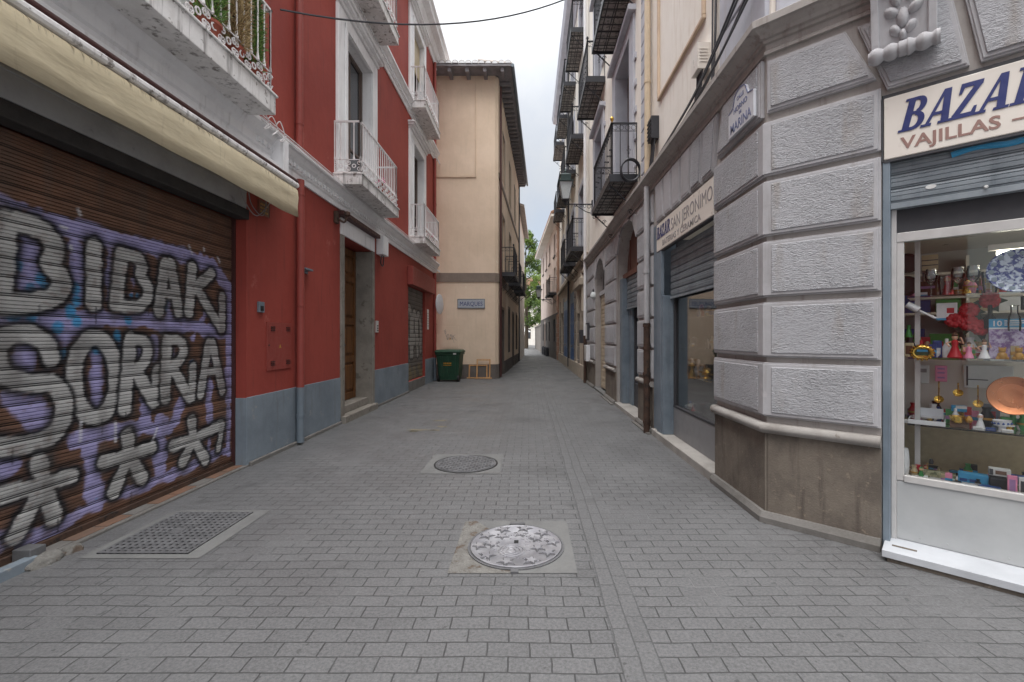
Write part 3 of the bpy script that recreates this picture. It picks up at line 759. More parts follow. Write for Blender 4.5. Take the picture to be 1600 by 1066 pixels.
def px(x, y):
    Z = XS*700/(826-x); return (Z, 1.5-(y-527)/700*Z)
def graffiti(U, Z):
    brown = np.array([.15, .078, .050]); silver = np.array([.45, .447, .44]); blk = np.array([.012, .012, .016])
    pur = np.array([.36, .335, .57]); cy = np.array([.05, .33, .62]); wht = np.array([.62, .62, .66])
    n1, n2, n3 = vnoise(U, Z, 7, 1), vnoise(U, Z, 22, 2), vnoise(U, Z, 2.2, 3)
    nn = n1*.6+n2*.4; n4 = vnoise(U, Z, 70, 4)
    C = np.empty(U.shape+(3,)); C[:] = brown
    C *= (.8+.4*vnoise(U*.4, Z, 20, 9))[..., None]
    C[:] = np.where((sm(n3, .55, .8)*.35)[..., None] > 0, C*(1+(sm(n3, .55, .8)*.3)[..., None]), C)
    letters = []; L_ = [0]
    def st(p, r, smooth=False):
        q = [px(*a) for a in p]; letters.append((spl(q) if smooth else q, r, L_[0]))
    r = .066
    L_[0] = 1
    st([(8, 345), (-2, 470)], .075)
    st([(0, 346), (40, 350), (72, 366), (85, 390), (80, 412), (92, 430), (96, 448), (80, 466), (42, 474), (-8, 474)], .068, True)
    L_[0] = 2
    st([(147, 384), (146, 474)], .062)
    L_[0] = 3
    st([(190, 396), (181, 476)], r*.85)
    st([(188, 398), (212, 402), (222, 416), (220, 432), (230, 448), (229, 466), (214, 479), (180, 477)], r*.8, True)
    L_[0] = 4
    st([(258, 412), (248, 486)], .055); st([(267, 412), (279, 488)], .055); st([(254, 459), (275, 460)], .042)
    L_[0] = 5
    st([(300, 418), (295, 488)], .06); st([(303, 452), (330, 428)], .058); st([(309, 452), (345, 514)], .052); st([(347, 464), (347, 514)], .05)
    L_[0] = 8
    st([(80, 560), (70, 536), (42, 521), (8, 528), (-8, 556), (4, 584), (40, 598), (80, 600), (98, 622), (98, 655), (76, 684), (30, 697), (-25, 698)], .062, True)
    L_[0] = 7
    el = [(148+33*math.cos(t)*(1 if True else 1)+(0), 590+62*math.sin(t)) for t in [2*PI*k/20 for k in range(21)]]
    st(el, .062, True)
    L_[0] = 9
    st([(204, 530), (194, 640)], .06); st([(203, 530), (224, 534), (231, 549), (222, 570), (206, 578)], .05, True); st([(214, 582), (240, 628)], .058); st([(245, 578), (243, 628)], .05)
    L_[0] = 10
    st([(261, 532), (258, 622)], .058); st([(262, 531), (280, 533), (287, 546), (279, 564), (264, 571)], .05, True); st([(270, 575), (296, 622)], .055); st([(301, 574), (300, 620)], .048)
    L_[0] = 11
    st([(326, 537), (313, 616)], .052); st([(332, 537), (347, 610)], .052); st([(320, 580), (342, 580)], .04)
    L_[0] = 12
    for (c, arms) in (((68, 757), ((61, 721), (5, 773), (110, 745), (24, 838), (84, 808))), ((202, 712), ((199, 680), (162, 722), (236, 700), (178, 768), (222, 748))),
                      ((302, 686), ((299, 657), (270, 697), (345, 664), (286, 722), (321, 719)))):
        L_[0] += 1
        for a in arms: st([c, a], .05); st([((c[0]+a[0]*2)/3, (c[1]+a[1]*2)/3), a], .058)
    st([(347, 664), (341, 702)], .036)
    D = np.full(U.shape, 9.0)
    DL = {}
    for p, q, li in letters:
        d = seg_d(U, Z, p)-q; D = np.minimum(D, d); DL[li] = np.minimum(DL.get(li, 9.0), d)
    # lilac background
    pd = np.full(U.shape, 9.0)
    for p, q in (([(-5, 318), (60, 342), (120, 360), (200, 380), (280, 396), (330, 416), (355, 446)], .075),
                 ([(0, 505), (60, 500), (120, 500), (200, 498), (280, 506), (345, 520)], .075), ([(357, 452), (358, 540), (357, 640), (356, 706)], .055),
                 ([(40, 850), (110, 812), (160, 784), (250, 748), (352, 704)], .05), ([(120, 690), (160, 676), (215, 670)], .07), ([(140, 700), (150, 790)], .08),
                 ([(250, 660), (250, 745)], .075), ([(225, 625), (228, 668), (262, 672)], .06), ([(285, 625), (275, 660)], .055), ([(326, 600), (326, 660)], .05),
                 ([(10, 730), (-5, 720)], .08), ([(118, 380), (122, 470)], .045), ([(172, 385), (168, 470)], .03), ([(40, 385), (45, 440)], .09), ([(212, 420), (205, 462)], .03),
                 ([(40, 545), (42, 570)], .07), ([(30, 625), (60, 650)], .1), ([(150, 545), (150, 640)], .055), ([(217, 545), (216, 556)], .03), ([(272, 545), (271, 556)], .03),
                 ([(328, 560), (328, 566)], .03), ([(115, 510), (95, 520)], .08), ([(320, 490), (300, 530)], .04), ([(238, 530), (240, 560)], .03), ([(262, 470), (264, 490)], .03),
                 ([(326, 674), (325, 700)], .03), ([(-5, 850), (12, 840)], .06)):
        pd = np.minimum(pd, seg_d(U, Z, [px(*a) for a in p])-q)
    pm = sm(-(pd+(nn-.5)*.09), -.012, .012)
    C = C*(1-pm[..., None])+pur*(.92+.16*n2)[..., None]*pm[..., None]
    for (x, y, w) in ((22, 414, .04), (64, 438, .04), (72, 450, .035), (48, 452, .03), (20, 488, .05), (50, 492, .045), (118, 452, .035), (119, 470, .035), (110, 486, .04), (205, 462, .025), (214, 462, .03),
                      (196, 420, .02), (182, 525, .045), (184, 545, .03), (150, 545, .03), (168, 566, .035), (200, 500, .03), (258, 480, .03), (260, 470, .02), (299, 567, .03), (90, 512, .03), (120, 500, .03), (96, 555, .03), (300, 580, .02), (150, 780, .02)):
        a = px(x, y); d = np.hypot(U-a[0], (Z-a[1])*.75)-w+(nn-.5)*.05
        q = sm(-d, -.01, .01)[..., None]*.9; C = C*(1-q)+cy*q
    # black haze + outline
    hz = sm(.10-D, 0, .075)*.55; C = C*(1-hz[..., None])+blk*hz[..., None]*1.5
    for li in sorted(DL):
        d = DL[li]+(n2-.5)*.014+(n4-.5)*.006
        ol = sm(.034-d, -.012, .018)*(.86+.14*n1); C = C*(1-ol[..., None])+blk*ol[..., None]
        sv = sm(-d, -.008, .010)*(.86+.14*sm(n1+.3*n4, .3, .7)); C = C*(1-sv[..., None])+(silver*(.8+.35*n1)[..., None])*sv[..., None]
    for p in (([(122, 328), (125, 336)],), ([(95, 354), (104, 357)],), ([(110, 385), (112, 390)],), ([(295, 384), (300, 396)],), ([(318, 388), (319, 392)],), ([(340, 402), (343, 410)],), ([(180, 660), (180, 690)],),
              ([(245, 670), (238, 690)],), ([(125, 690), (126, 660)],)):
        d = seg_d(U, Z, [px(*a) for a in p[0]])-.01
        q = sm(-d, -.01, .006)[..., None]*.8; C = C*(1-q)+wht*q
    for (x, y, l) in ((62, 478, 22), (150, 480, 26), (232, 478, 18), (20, 702, 20), (160, 655, 24), (196, 645, 16), (262, 626, 18), (316, 620, 20), (205, 770, 16), (90, 812, 18)):
        a = px(x, y); d = np.hypot((U-a[0]), np.maximum(0, np.abs(Z-a[1]+l*.0025)-l*.0025))-.006
        q = sm(-d, -.004, .004)[..., None]*.8; C = C*(1-q)+blk*q
    sc = sm(vnoise(U*.5, Z, 48, 31), .74, .8)*sm(vnoise(U, Z, 3, 32), .45, .6)*.3
    C = C*(1-sc[..., None])+brown*.9*sc[..., None]
    gr = sm(vnoise(U*2, Z*.3, 5, 33), .55, .8)*.3; C = C*(1-gr[..., None])+np.array([.10, .085, .075])*gr[..., None]
    return C

def graffiti_small(U, Z):
    C = np.empty(U.shape+(3,)); C[:] = np.array([.17, .155, .14])
    n1, n2 = vnoise(U, Z, 5, 21), vnoise(U, Z, 16, 22)
    C *= (.75+.5*n1)[..., None]
    ys = sm(.75-Z, 0, .1)*sm(n1, .35, .5)*.5; C = C*(1-ys[..., None])+np.array([.30, .24, .10])*ys[..., None]
    D = np.full(U.shape, 9.0)
    for p in ([(12.35, .9), (12.35, 2.1), (12.6, 2.3), (12.75, 2.0), (12.75, 1.0)], [(12.9, 1.0), (12.95, 2.0), (13.15, 2.2), (13.3, 1.9), (13.2, 1.5), (12.95, 1.5)], [(13.5, 1.0), (13.45, 2.0), (13.7, 2.15), (13.9, 1.8), (13.9, 1.1)], [(12.5, 1.4), (13.8, 1.35)]):
        D = np.minimum(D, seg_d(U, Z, spl(p))-.13)
    ol = sm(.05-D, 0, .02); C = C*(1-ol[..., None])+np.array([.03, .03, .03])*ol[..., None]
    sv = sm(-D, 0, .02)*(.75+.2*n2); C = C*(1-sv[..., None])+np.array([.42, .41, .39])*sv[..., None]
    d2 = np.full(U.shape, 9.0)
    for p in ([(12.4, 1.2), (12.6, 1.6), (12.5, 1.9), (12.7, 2.1)], [(13.0, 1.1), (13.3, 1.4), (13.1, 1.8)], [(13.5, 1.2), (13.8, 1.5), (13.6, 1.9), (13.9, 2.3)]):
        d2 = np.minimum(d2, seg_d(U, Z, spl(p))-.02)
    q = sm(-d2, -.01, .01); C = C*(1-q[..., None])+np.array([.03, .03, .03])*q[..., None]
    return C

def red_house():
    MT['shutpaint'] = vcol('shutter_paint')
    m = MB(L)
    ops = [(-1.2, 5.19, -.1, 2.88, .16), (7.9, 9.3, -.1, 3.28, .42), (12.16, 14.15, .28, 2.92, .1)]
    for (a, b) in ((2.5, 3.9), (7.95, 9.2), (12.55, 13.75)):
        ops += [(a, b, 4.27, 6.92, .26, 1), (a, b, 8.0, 10.35, .26, 1)]
    m.wall(-4, 15.75, -.1, 11.3, ops, back=7)
    m.build('wall', ['red', 'white'], RED)
    # pilaster-like strip left of the drain pipe is flush; painted base
    for a, b in ((5.19, 7.76), (9.44, 12.15), (14.16, 15.75)):
        m = MB(L); m.box(a+.001, b, -.01, .014, -.05, .8)
        if a < 6: m.box(5.176, 5.1895, -.12, .013, -.05, .795)
        m.build('painted_base', ['greyb'], RED, bevel=.004)
    m = MB(L); m.box(5.205, 7.74, .014, .05, -.05, .05); m.box(9.45, 12.14, .014, .045, -.05, .05); m.box(12.17, 14.14, -.1, .01, .0, .277)
    m.build('footing', ['kerb'], RED, bevel=.01)
    # graffiti shutter
    sh = shut_mesh(L, -.16, 1.2, 5.185, .06, 2.87, .121, .0125, graffiti, 'roller_shutter', RED)
    sh['label'] = 'brown roller shutter sprayed BIBAK SORRA in silver and lilac'
    k = MB(L); k.box(-1.2, 5.185, -.2, -.13, .02, .062); k.build('bottom_bar', ['rust'], sh)
    k = MB(L); k.box(5.165, 5.189, -.17, -.12, .03, 2.87); k.build('guide_rail', ['maroon'], sh)
    m = MB(L); m.box(-1.2, 5.3, -.4, -.02, -.05, .018, 0); m.box(-1.2, 2.95, -.02, .05, -.05, .065, 1); m.box(3.0, 5.3, -.02, .02, -.05, .02, 2)
    for i in range(9):
        a = 3.02+i*.24; m.box(a, a+.225, -.125, -.025, .016, .024, 3 if i % 3 else 2)
    m.build('threshold', ['kerb', 'greyb', 'kerb', 'rtile'], RED, bevel=.006)
    # lintel beam, fascia
    m = MB(L); m.box(-1.2, 5.2, -.12, .03, 2.86, 2.975); m.build('lintel_beam', ['soot'], RED, bevel=.008)
    m = MB(L); m.box(-1.2, 5.16, -.005, .022, 2.98, 3.72); m.box(-1.2, 5.16, .022, .03, 3.16, 3.18); m.build('fascia_panel', ['fascia'], RED, bevel=.004)
    m = MB(L); m.box(-1.2, 5.61, -.01, .15, 3.52, 3.66); m.box(5.62, 5.74, -.01, .2, 3.50, 3.99); m.box(-1.2, 5.61, -.01, .10, 3.661, 3.70); m.build('white_beam', ['white'], RED, bevel=.01)
    # small shutter with its box
    s2 = shut_mesh(L, -.08, 12.17, 14.14, .28, 2.91, .12, .03, graffiti_small, 'roller_shutter', RED)
    s2['label'] = 'small grey roller shutter covered in pale scribbled graffiti'
    m = MB(L); m.box(12.05, 14.9, .002, .16, 2.92, 3.42); m.build('shutter_box', ['redpipe'], RED, bevel=.01)
    # door
    m = MB(L)
    m.box(7.76, 7.9, -.02, .03, 0, 3.29, 0); m.box(9.3, 9.44, -.02, .03, 0, 3.29, 0); m.box(7.76, 9.44, -.02, .032, 3.29, 3.58, 1)
    m.box(9.285, 9.299, -.41, -.0, 0, 3.27, 0); m.box(7.901, 7.915, -.41, 0, 0, 3.27, 0)
    m.box(7.62, 9.5, -.02, .13, 3.585, 3.66, 2)
    m.build('door_surround', ['stone', 'white', 'maroon'], RED, bevel=.008)
    m = MB(L); m.box(7.76, 9.44, -.4, .1, -.05, .12); m.box(7.916, 9.284, -.41, -.05, .12, .26); m.build('door_step', ['stone'], RED, bevel=.012)
    m = MB(L); o = -.34
    m.box(7.916, 9.284, o-.05, o, .26, 3.27)
    for a, b in ((7.93, 8.59), (8.61, 9.27)):
        m.box(a, a+.09, o, o+.035, .27, 3.25); m.box(b-.09, b, o, o+.035, .27, 3.25)
        for z in (.27, 1.0, 1.75, 2.6, 3.12): m.box(a+.09, b-.09, o, o+.033, z, z+.13)
        for z0, z1 in ((.45, .95), (1.18, 1.7), (1.93, 2.55), (2.78, 3.07)): m.frus(a+.13, b-.13, z0, z1, o, o+.028, .014)
    d = m.build('door', ['door'], RED, bevel=.004)
    m = MB(L); m.lathe(L.p(8.56, o+.04, 1.35), [(.012, 0), (.012, .03), (.026, .045), (.026, .06), (.012, .07)], 10, 0, (1, 0, 0)); m.build('handle', ['iron'], d)
    # windows with white surrounds
    for (a, b) in ((2.5, 3.9), (7.95, 9.2), (12.55, 13.75)):
        for z0, z1 in ((4.27, 6.92), (8.0, 10.35)):
            w = window(L, RED, a, b, z0, z1, .2)
            m = MB(L); q = .36
            m.box(a-q, a-.001, -.02, .05, z0-.02, z1+.28); m.box(b+.001, b+q, -.02, .05, z0-.02, z1+.28); m.box(a-.001, b+.001, -.02, .049, z1, z1+.28)
            m.box(a-.1, a-.001, .05, .075, z0, z1+.1); m.box(b+.001, b+.1, .05, .075, z0, z1+.1); m.box(a-.1, b+.1, .05, .077, z1+.002, z1+.1)
            m.build('surround', ['white'], w, bevel=.01)
            m = MB(L); m.box(a-q, b+q, -.02, .09, z1+.29, z1+.36); m.box(a-q-.04, b+q+.04, -.02, .16, z1+.36, z1+.42); m.box(a-q-.07, b+q+.07, -.02, .2, z1+.42, z1+.47)
            m.build('hood_moulding', ['white'], w, bevel=.012)
    m = MB(L); m.box(12.58, 13.72, -.1, -.07, 9.3, 10.3); m.build('roller_blind', ['c_tan'], RED)
    # cornices
    pr = [(-.02, 3.70), (.03, 3.70), (.03, 3.78), (.05, 3.80), (.05, 3.90), (.09, 3.94), (.12, 4.0), (.15, 4.02), (.15, 4.07), (-.02, 4.12)]
    m = MB(); m.sweep([(-3.27, -4), (-3.27, 15.75)], pr)
    for i in range(110):
        y = 5.3+i*.1; m.box(-3.27+.05, -3.27+.078, y, y+.05, 3.83, 3.885)
    c1 = m.build('cornice', ['white'], RED)
    m = MB(); m.sweep([(-3.27, -4), (-3.27, 15.75)], [(o, z+3.9) for o, z in pr])
    for i in range(110):
        y = 5.3+i*.1; m.box(-3.27+.05, -3.27+.078, y, y+.05, 7.73, 7.785)
    m.build('cornice', ['white'], RED)
    m = MB(); m.sweep([(-3.27, -4), (-3.27, 15.75), (-10, 15.75)], [(-.02, 10.9), (.04, 10.9), (.04, 11.1), (.1, 11.14), (.16, 11.3), (.34, 11.34), (.36, 11.46), (.42, 11.52), (.42, 11.58), (-.02, 11.6)])
    m.build('eaves_cornice', ['white'], RED)
    # pipes
    def pipe(u, o, z0, z1, r, mats, zsplit=None, name='drain_pipe'):
        m = MB(L)
        if zsplit: m.tube([(u, o, z0), (u, o, zsplit)], r, 10, 1); m.tube([(u, o, zsplit), (u, o, z1)], r, 10, 0)
        else: m.tube([(u, o, z0), (u, o, z1)], r, 10, 0)
        z = z0+.35
        while z < z1: m.tube([(u, o, z), (u, o, z+.04)], r*1.12, 10, 1 if zsplit and z < zsplit else 0); z += 1.55
        m.build(name, mats, RED, smooth=True)
    pipe(6.27, .075, .03, 3.7, .052, ['redpipe', 'greypipe'], .8)
    pipe(6.27, .06, 4.12, 7.6, .05, ['redpipe']); pipe(6.27, .06, 8.02, 10.9, .05, ['redpipe'])
    pipe(15.35, .06, .02, 3.7, .05, ['redpipe', 'greypipe'], .8); pipe(15.35, .06, 4.12, 7.6, .05, ['redpipe']); pipe(15.35, .06, 8.02, 10.9, .05, ['redpipe'])
    # balconies
    b = balcony(L, RED, -.2, 5.05, 4.0, .2, .42, .95, 'white'); b['label'] = 'long white balcony with stained slab edge and plants'
    balcony(L, RED, 7.5, 9.62, 4.06, .17, .48, .9, 'white'); balcony(L, RED, 12.2, 14.2, 4.06, .17, .46, .9, 'white')
    balcony(L, RED, 7.5, 9.62, 7.76, .18, .48, .95, 'white'); balcony(L, RED, 12.2, 14.2, 7.76, .18, .46, .95, 'white')
    balcony(L, RED, 0, 5.05, 7.76, .18, .45, .95, 'white', 0)
    # flush meter cupboard door
    m = MB(L); m.box(5.58, 6.16, -.01, .012, 1.08, 1.69)
    for u in (5.66, 6.02):
        for z in (1.14, 1.58):
            for i in range(3): m.box(u, u+.09, .012, .02, z+i*.022, z+i*.022+.012, 1)
    m.lathe(L.p(5.62, .012, 1.4), [(.012, 0), (.012, .006)], 8, 1, (1, 0, 0)); m.prism([(5.85, 1.36), (5.9, 1.36), (5.875, 1.41)], .012, .0135, 2)
    m.build('meter_cupboard_door', ['redpipe', 'maroon', 'c_gold'], RED, bevel=.003)
red_house()

def left_things():
    # awning
    e = thing('awning', 'folded cream canvas awning with stained valance over the graffiti shutter', 'awning', (-3.1, 3, 3.0))
    m = MB(L); n = 60; u0, u1 = -1.0, 5.72
    prof = [(.25, 3.41), (.30, 3.40), (.325, 3.37), (.335, 3.28), (.325, 3.16), (.335, 3.03)]
    rows = []
    for i in range(n+1):
        u = u0+(u1-u0)*i/n; w = .012*math.sin(u*3.1)+.008*math.sin(u*7.7+1)
        rows.append([m.pt(u, o+w*(j/5), z+(.01*math.sin(u*2.2) if j == 5 else 0)) for j, (o, z) in enumerate(prof)])
    for A, B in zip(rows, rows[1:]):
        for j in range(len(prof)-1): m.face([A[j], A[j+1], B[j+1], B[j]])
    last = rows[-1]; q = [m.pt(5.72, .14, 3.41), m.pt(5.72, .16, 3.25), m.pt(5.72, .28, 3.05)]
    m.face([q[0], last[0], last[1], last[2], last[3], last[4], last[5], q[2], q[1]])
    c = m.build('canvas', ['awn'], e, smooth=True)
    md = c.modifiers.new('thick', 'SOLIDIFY'); md.thickness = .004
    m = MB(L); m.box(u0, 5.74, .06, .30, 3.425, 3.475); m.tube([(u0, .29, 3.445), (5.76, .29, 3.445)], .036, 10); m.build('cassette', ['whited'], e, bevel=.01)
    m = MB(L); m.tube([(u0, .26, 3.515), (5.8, .26, 3.515)], .03, 10); m.build('roller_bar', ['maroon'], e, smooth=True)
    m = MB(L); m.tube([(5.6, .05, 3.4), (5.6, .3, 3.08)], .014, 6); m.tube([(5.6, 0, 3.4), (5.6, .06, 3.4)], .02, 6); m.tube([(5.74, .24, 3.5), (5.82, .2, 3.42), (5.78, .12, 3.5), (5.82, .04, 3.46)], .02, 6); m.build('arm', ['maroon'], e)
    # loose cables
    m = MB(L); m.tube(spl([(4.6, .25, 3.2), (5.0, .1, 3.02), (5.35, .03, 2.95), (5.62, .04, 3.2)]), .006, 5); m.tube(spl([(5.15, .04, 3.3), (5.2, .05, 3.05), (5.45, .04, 2.98), (5.52, .05, 3.25)]), .005, 5)
    tag(m.build('loose_cable', ['greylet']), 'thin pale cables drooping on the red wall under the awning end', 'cable')
    m = MB(L)
    for k in range(3):
        y0 = 5.15+k*.17; m.tube(spl([(y0, .17, 4.09), (y0+.05, .2, 4.12+.02*(k % 3)), (y0+.16, .2, 4.0+.03*(k % 2)), (y0+.06, .19, 3.93), (y0+.22, .18, 4.06)]), .006, 5)
    for k in range(3): m.tube(spl([(5.2, .17, 4.09-.03*k), (8, .175, 4.07-.03*k), (11, .17, 4.1-.03*k), (15, .17, 4.08-.03*k)]), .007, 5)
    tag(m.build('cable_bundle', ['whiteiron']), 'tangle of white painted cables lying along the lower white cornice', 'cable')
    # red enamel plaque under the awning
    e = thing('wall_plaque', 'small red and brown plaque on the red wall just below the awning', 'plaque', (-3.27, 5.5, 3.0))
    m = MB(L); m.box(5.4, 5.62, .001, .02, 2.99, 3.17); m.build('plate', ['rtile'], e, bevel=.004)
    m = MB(L); m.box(5.395, 5.405, .018, .024, 2.985, 3.175); m.box(5.615, 5.625, .018, .024, 2.985, 3.175); m.box(5.405, 5.615, .018, .024, 2.985, 2.995); m.box(5.405, 5.615, .018, .024, 3.165, 3.175); m.build('frame', ['redpipe'], e)
    m = MB(L)
    for z, n in ((3.11, 5), (3.065, 4), (3.02, 5)):
        for i in range(n): m.box(5.43+i*.033, 5.43+i*.033+.022, .02, .022, z, z+.022)
    m.build('lettering', ['c_gold'], e)
    # small box
    e = thing('bell_box', 'small dark square socket box on the red wall above the meter cupboard', 'socket box', (-3.27, 5.45, 1.8))
    m = MB(L); m.box(5.39, 5.5, .001, .03, 1.80, 1.93); m.build('case', ['greypipe'], e, bevel=.005); m = MB(L); m.box(5.415, 5.475, .03, .034, 1.82, 1.88); m.build('opening', ['black'], e)
    e = thing('door_intercom', 'small pale intercom panel on the red wall right of the wooden door', 'intercom', (-3.27, 9.6, 1.6))
    m = MB(L); m.box(9.55, 9.68, .001, .03, 1.6, 1.85); m.build('case', ['alu'], e, bevel=.005); m = MB(L)
    for i in range(3): m.box(9.58, 9.65, .03, .035, 1.63+i*.05, 1.655+i*.05)
    m.build('button', ['darkgrey'], e)
    e = thing('pipe_bracket_light', 'small grey metal bracket sticking out of the red wall beside the drain pipe', 'bracket', (-3.27, 6.5, 2.5))
    m = MB(L); m.box(6.4, 6.62, .001, .09, 2.47, 2.495); m.box(6.4, 6.62, .001, .012, 2.43, 2.47); m.build('plate', ['greypipe'], e, bevel=.004)
    e = thing('door_lamp', 'small rusty lamp bracket on the wall left of the door lintel', 'lamp', (-3.27, 7.6, 3.4))
    m = MB(L); m.box(7.5, 7.62, .001, .05, 3.42, 3.62); m.build('back_plate', ['rust'], e, bevel=.01); m = MB(L); m.tube(spl([(7.56, .05, 3.5), (7.56, .16, 3.44), (7.58, .2, 3.56)]), .018, 6); m.lathe(L.p(7.58, .2, 3.54), [(.02, 0), (.05, .02), (.05, .07), (.01, .09)], 10); m.build('arm', ['rust'], e)
    e = thing('meter_box', 'pale grey utility box with cables above the door right corner', 'utility box', (-3.27, 9.75, 3.3))
    m = MB(L); m.box(9.6, 9.95, .001, .16, 3.28, 3.69); m.build('case', ['white'], e, bevel=.01); m = MB(L); m.tube(spl([(9.7, .1, 3.28), (9.6, .1, 3.1), (9.75, .1, 3.05), (9.8, .1, 3.28)]), .012, 5); m.build('cable', ['iron'], e)
    e = thing('paper_notice', 'white paper notice pasted on the red wall right of the small shutter', 'notice', (-3.27, 14.6, 1.9))
    m = MB(L); m.box(14.42, 14.66, .001, .005, 1.75, 2.4); m.build('sheet', ['paper'], e); m = MB(L)
    for i in range(6): m.box(14.46, 14.62, .005, .006, 1.85+i*.08, 1.88+i*.08)
    m.build('print', ['greylet'], e)
    # lock on the pavement
    e = thing('shutter_lock', 'crumbled mortar lump with a metal lock box at the graffiti shutter foot', 'lock', (-3.27, 2.95, 0))
    m = MB(); bm_pts = []
    def lump(m, c, rx, ry, rz, seed, n=14, k=8, mi=0):
        rows = []
        for j in range(k+1):
            t = PI*.5*j/k if True else 0
            row = []
            for i in range(n):
                a = 2*PI*i/n
                p = Vector((math.cos(a)*math.cos(t)*rx, math.sin(a)*math.cos(t)*ry, math.sin(t)*rz))
                q = 1+.35*mnoise.noise(p*26+Vector((seed, 0, 0)))
                row.append(m.raw(Vector(c)+p*q))
            rows.append(row)
        for A, B in zip(rows, rows[1:]):
            for i in range(n): m.face([A[i], A[(i+1) % n], B[(i+1) % n], B[i]], mi)
    lump(m, (-3.22, 2.98, 0), .07, .11, .06, 1, 22, 10); lump(m, (-3.2, 3.14, 0), .05, .07, .045, 5, 22, 10); m.build('mortar', ['concb'], e, smooth=True)
    m = MB(); m.box(-3.37, -3.25, 2.92, 3.02, .03, .11); m.build('lock_case', ['lidd'], e, bevel=.006)
    # plants on the long balcony
    def shrub(loc, h, r, n, mat, label, cat='plant', pot=True, seed=1, droop=.2):
        rnd = random.Random(seed); e = thing('potted_shrub', label, cat, loc, 'shrubs on the long white balcony')
        x, y, z = loc
        if pot:
            m = MB(); m.lathe((x, y, z), [(.07, 0), (.1, .14), (.11, .15), (.11, .18), (.09, .18), (.085, .16)], 14); m.build('pot', ['pot'], e, smooth=True)
        m = MB(); tones = []
        for i in range(n):
            t = rnd.random(); a = rnd.uniform(0, 2*PI); q = r*math.sqrt(rnd.random())*(1-.5*t**2)*(.6+.4*math.sin(PI*min(1, t*1.2)+.3))
            c = Vector((x+math.cos(a)*q, y+math.sin(a)*q, z+.16+h*t)); d = Vector((math.cos(a)*.5+rnd.uniform(-.4, .4), math.sin(a)*.5+rnd.uniform(-.4, .4), rnd.uniform(-droop, 1))).normalized()
            l = rnd.uniform(.05, .11); w = d.cross(Vector((rnd.uniform(-1, 1), rnd.uniform(-1, 1), rnd.uniform(-1, 1)))).normalized()*.006
            ids = [m.raw(c-w), m.raw(c+w), m.raw(c+d*l)]
            m.face(ids); tones.append(rnd.random())
        f = m.build('foliage', [mat], e, recalc=False)
        at = f.data.attributes.new('tone', 'FLOAT', 'FACE'); at.data.foreach_set('value', tones)
        m = MB(); m.tube([(x, y, z+.1), (x+.01, y, z+.16+h*.6)], [.018, .006], 6); m.build('stem', ['bark'], e)
    shrub((-2.98, 4.52, 4.24), 1.15, .15, 4200, 'leafd', 'dry straw coloured shrub in a red pot on the white balcony', seed=3)
    shrub((-3.0, 4.84, 4.24), 1.2, .12, 3600, 'leafg', 'green conifer shrub in a red pot at the end of the white balcony', seed=4)
    shrub((-2.97, 4.16, 4.24), .75, .13, 1800, 'leafg', 'low green plant in a red pot beside the dry shrub on the balcony', seed=5)
    for k, (x, y, z, lab) in enumerate(((-2.79, 8.7, 4.28, 'tiny pink flower pot on the white balcony above the wooden door'), (-2.83, 13.2, 4.28, 'tiny pink flower pot on the white balcony beside the cream house'))):
        e = thing('flower_pot', lab, 'flower pot', (x-.12, y, z))
        m = MB(); m.lathe((x-.1, y, z), [(.05, 0), (.07, .1), (.07, .12), (.05, .12)], 10); m.build('pot', ['pot'], e)
        m = MB()
        for i in range(14): m.lathe((x-.1+random.uniform(-.06, .1), y+random.uniform(-.08, .08), z+.16+random.uniform(0, .12)), [(.002, 0), (.018, .008), (.016, .018), (.002, .024)], 6)
        m.build('blossom', ['c_pink'], e)
        m = MB()
        for i in range(10): m.tube([(0+x-.1, y, z+.1), (x-.1+random.uniform(-.08, .1), y+random.uniform(-.1, .1), z+.2)], .004, 4)
        m.build('stem', ['c_dgreen'], e)
    # cable across the street
    m = MB(); pts = []
    for s in range(21):
        f = s/20; x = -3.2+5.2*f; y = 5.77+4.23*f
        z = {0: 5.72}.get(s); z = 5.72+f*(9.65-5.72)-.58*4*f*(1-f)
        pts.append((x, y, z))
    m.tube(pts, .013, 6); tag(m.build('overhead_cable', ['iron']), 'black cable sagging across the street from the red house', 'cable')
left_things()
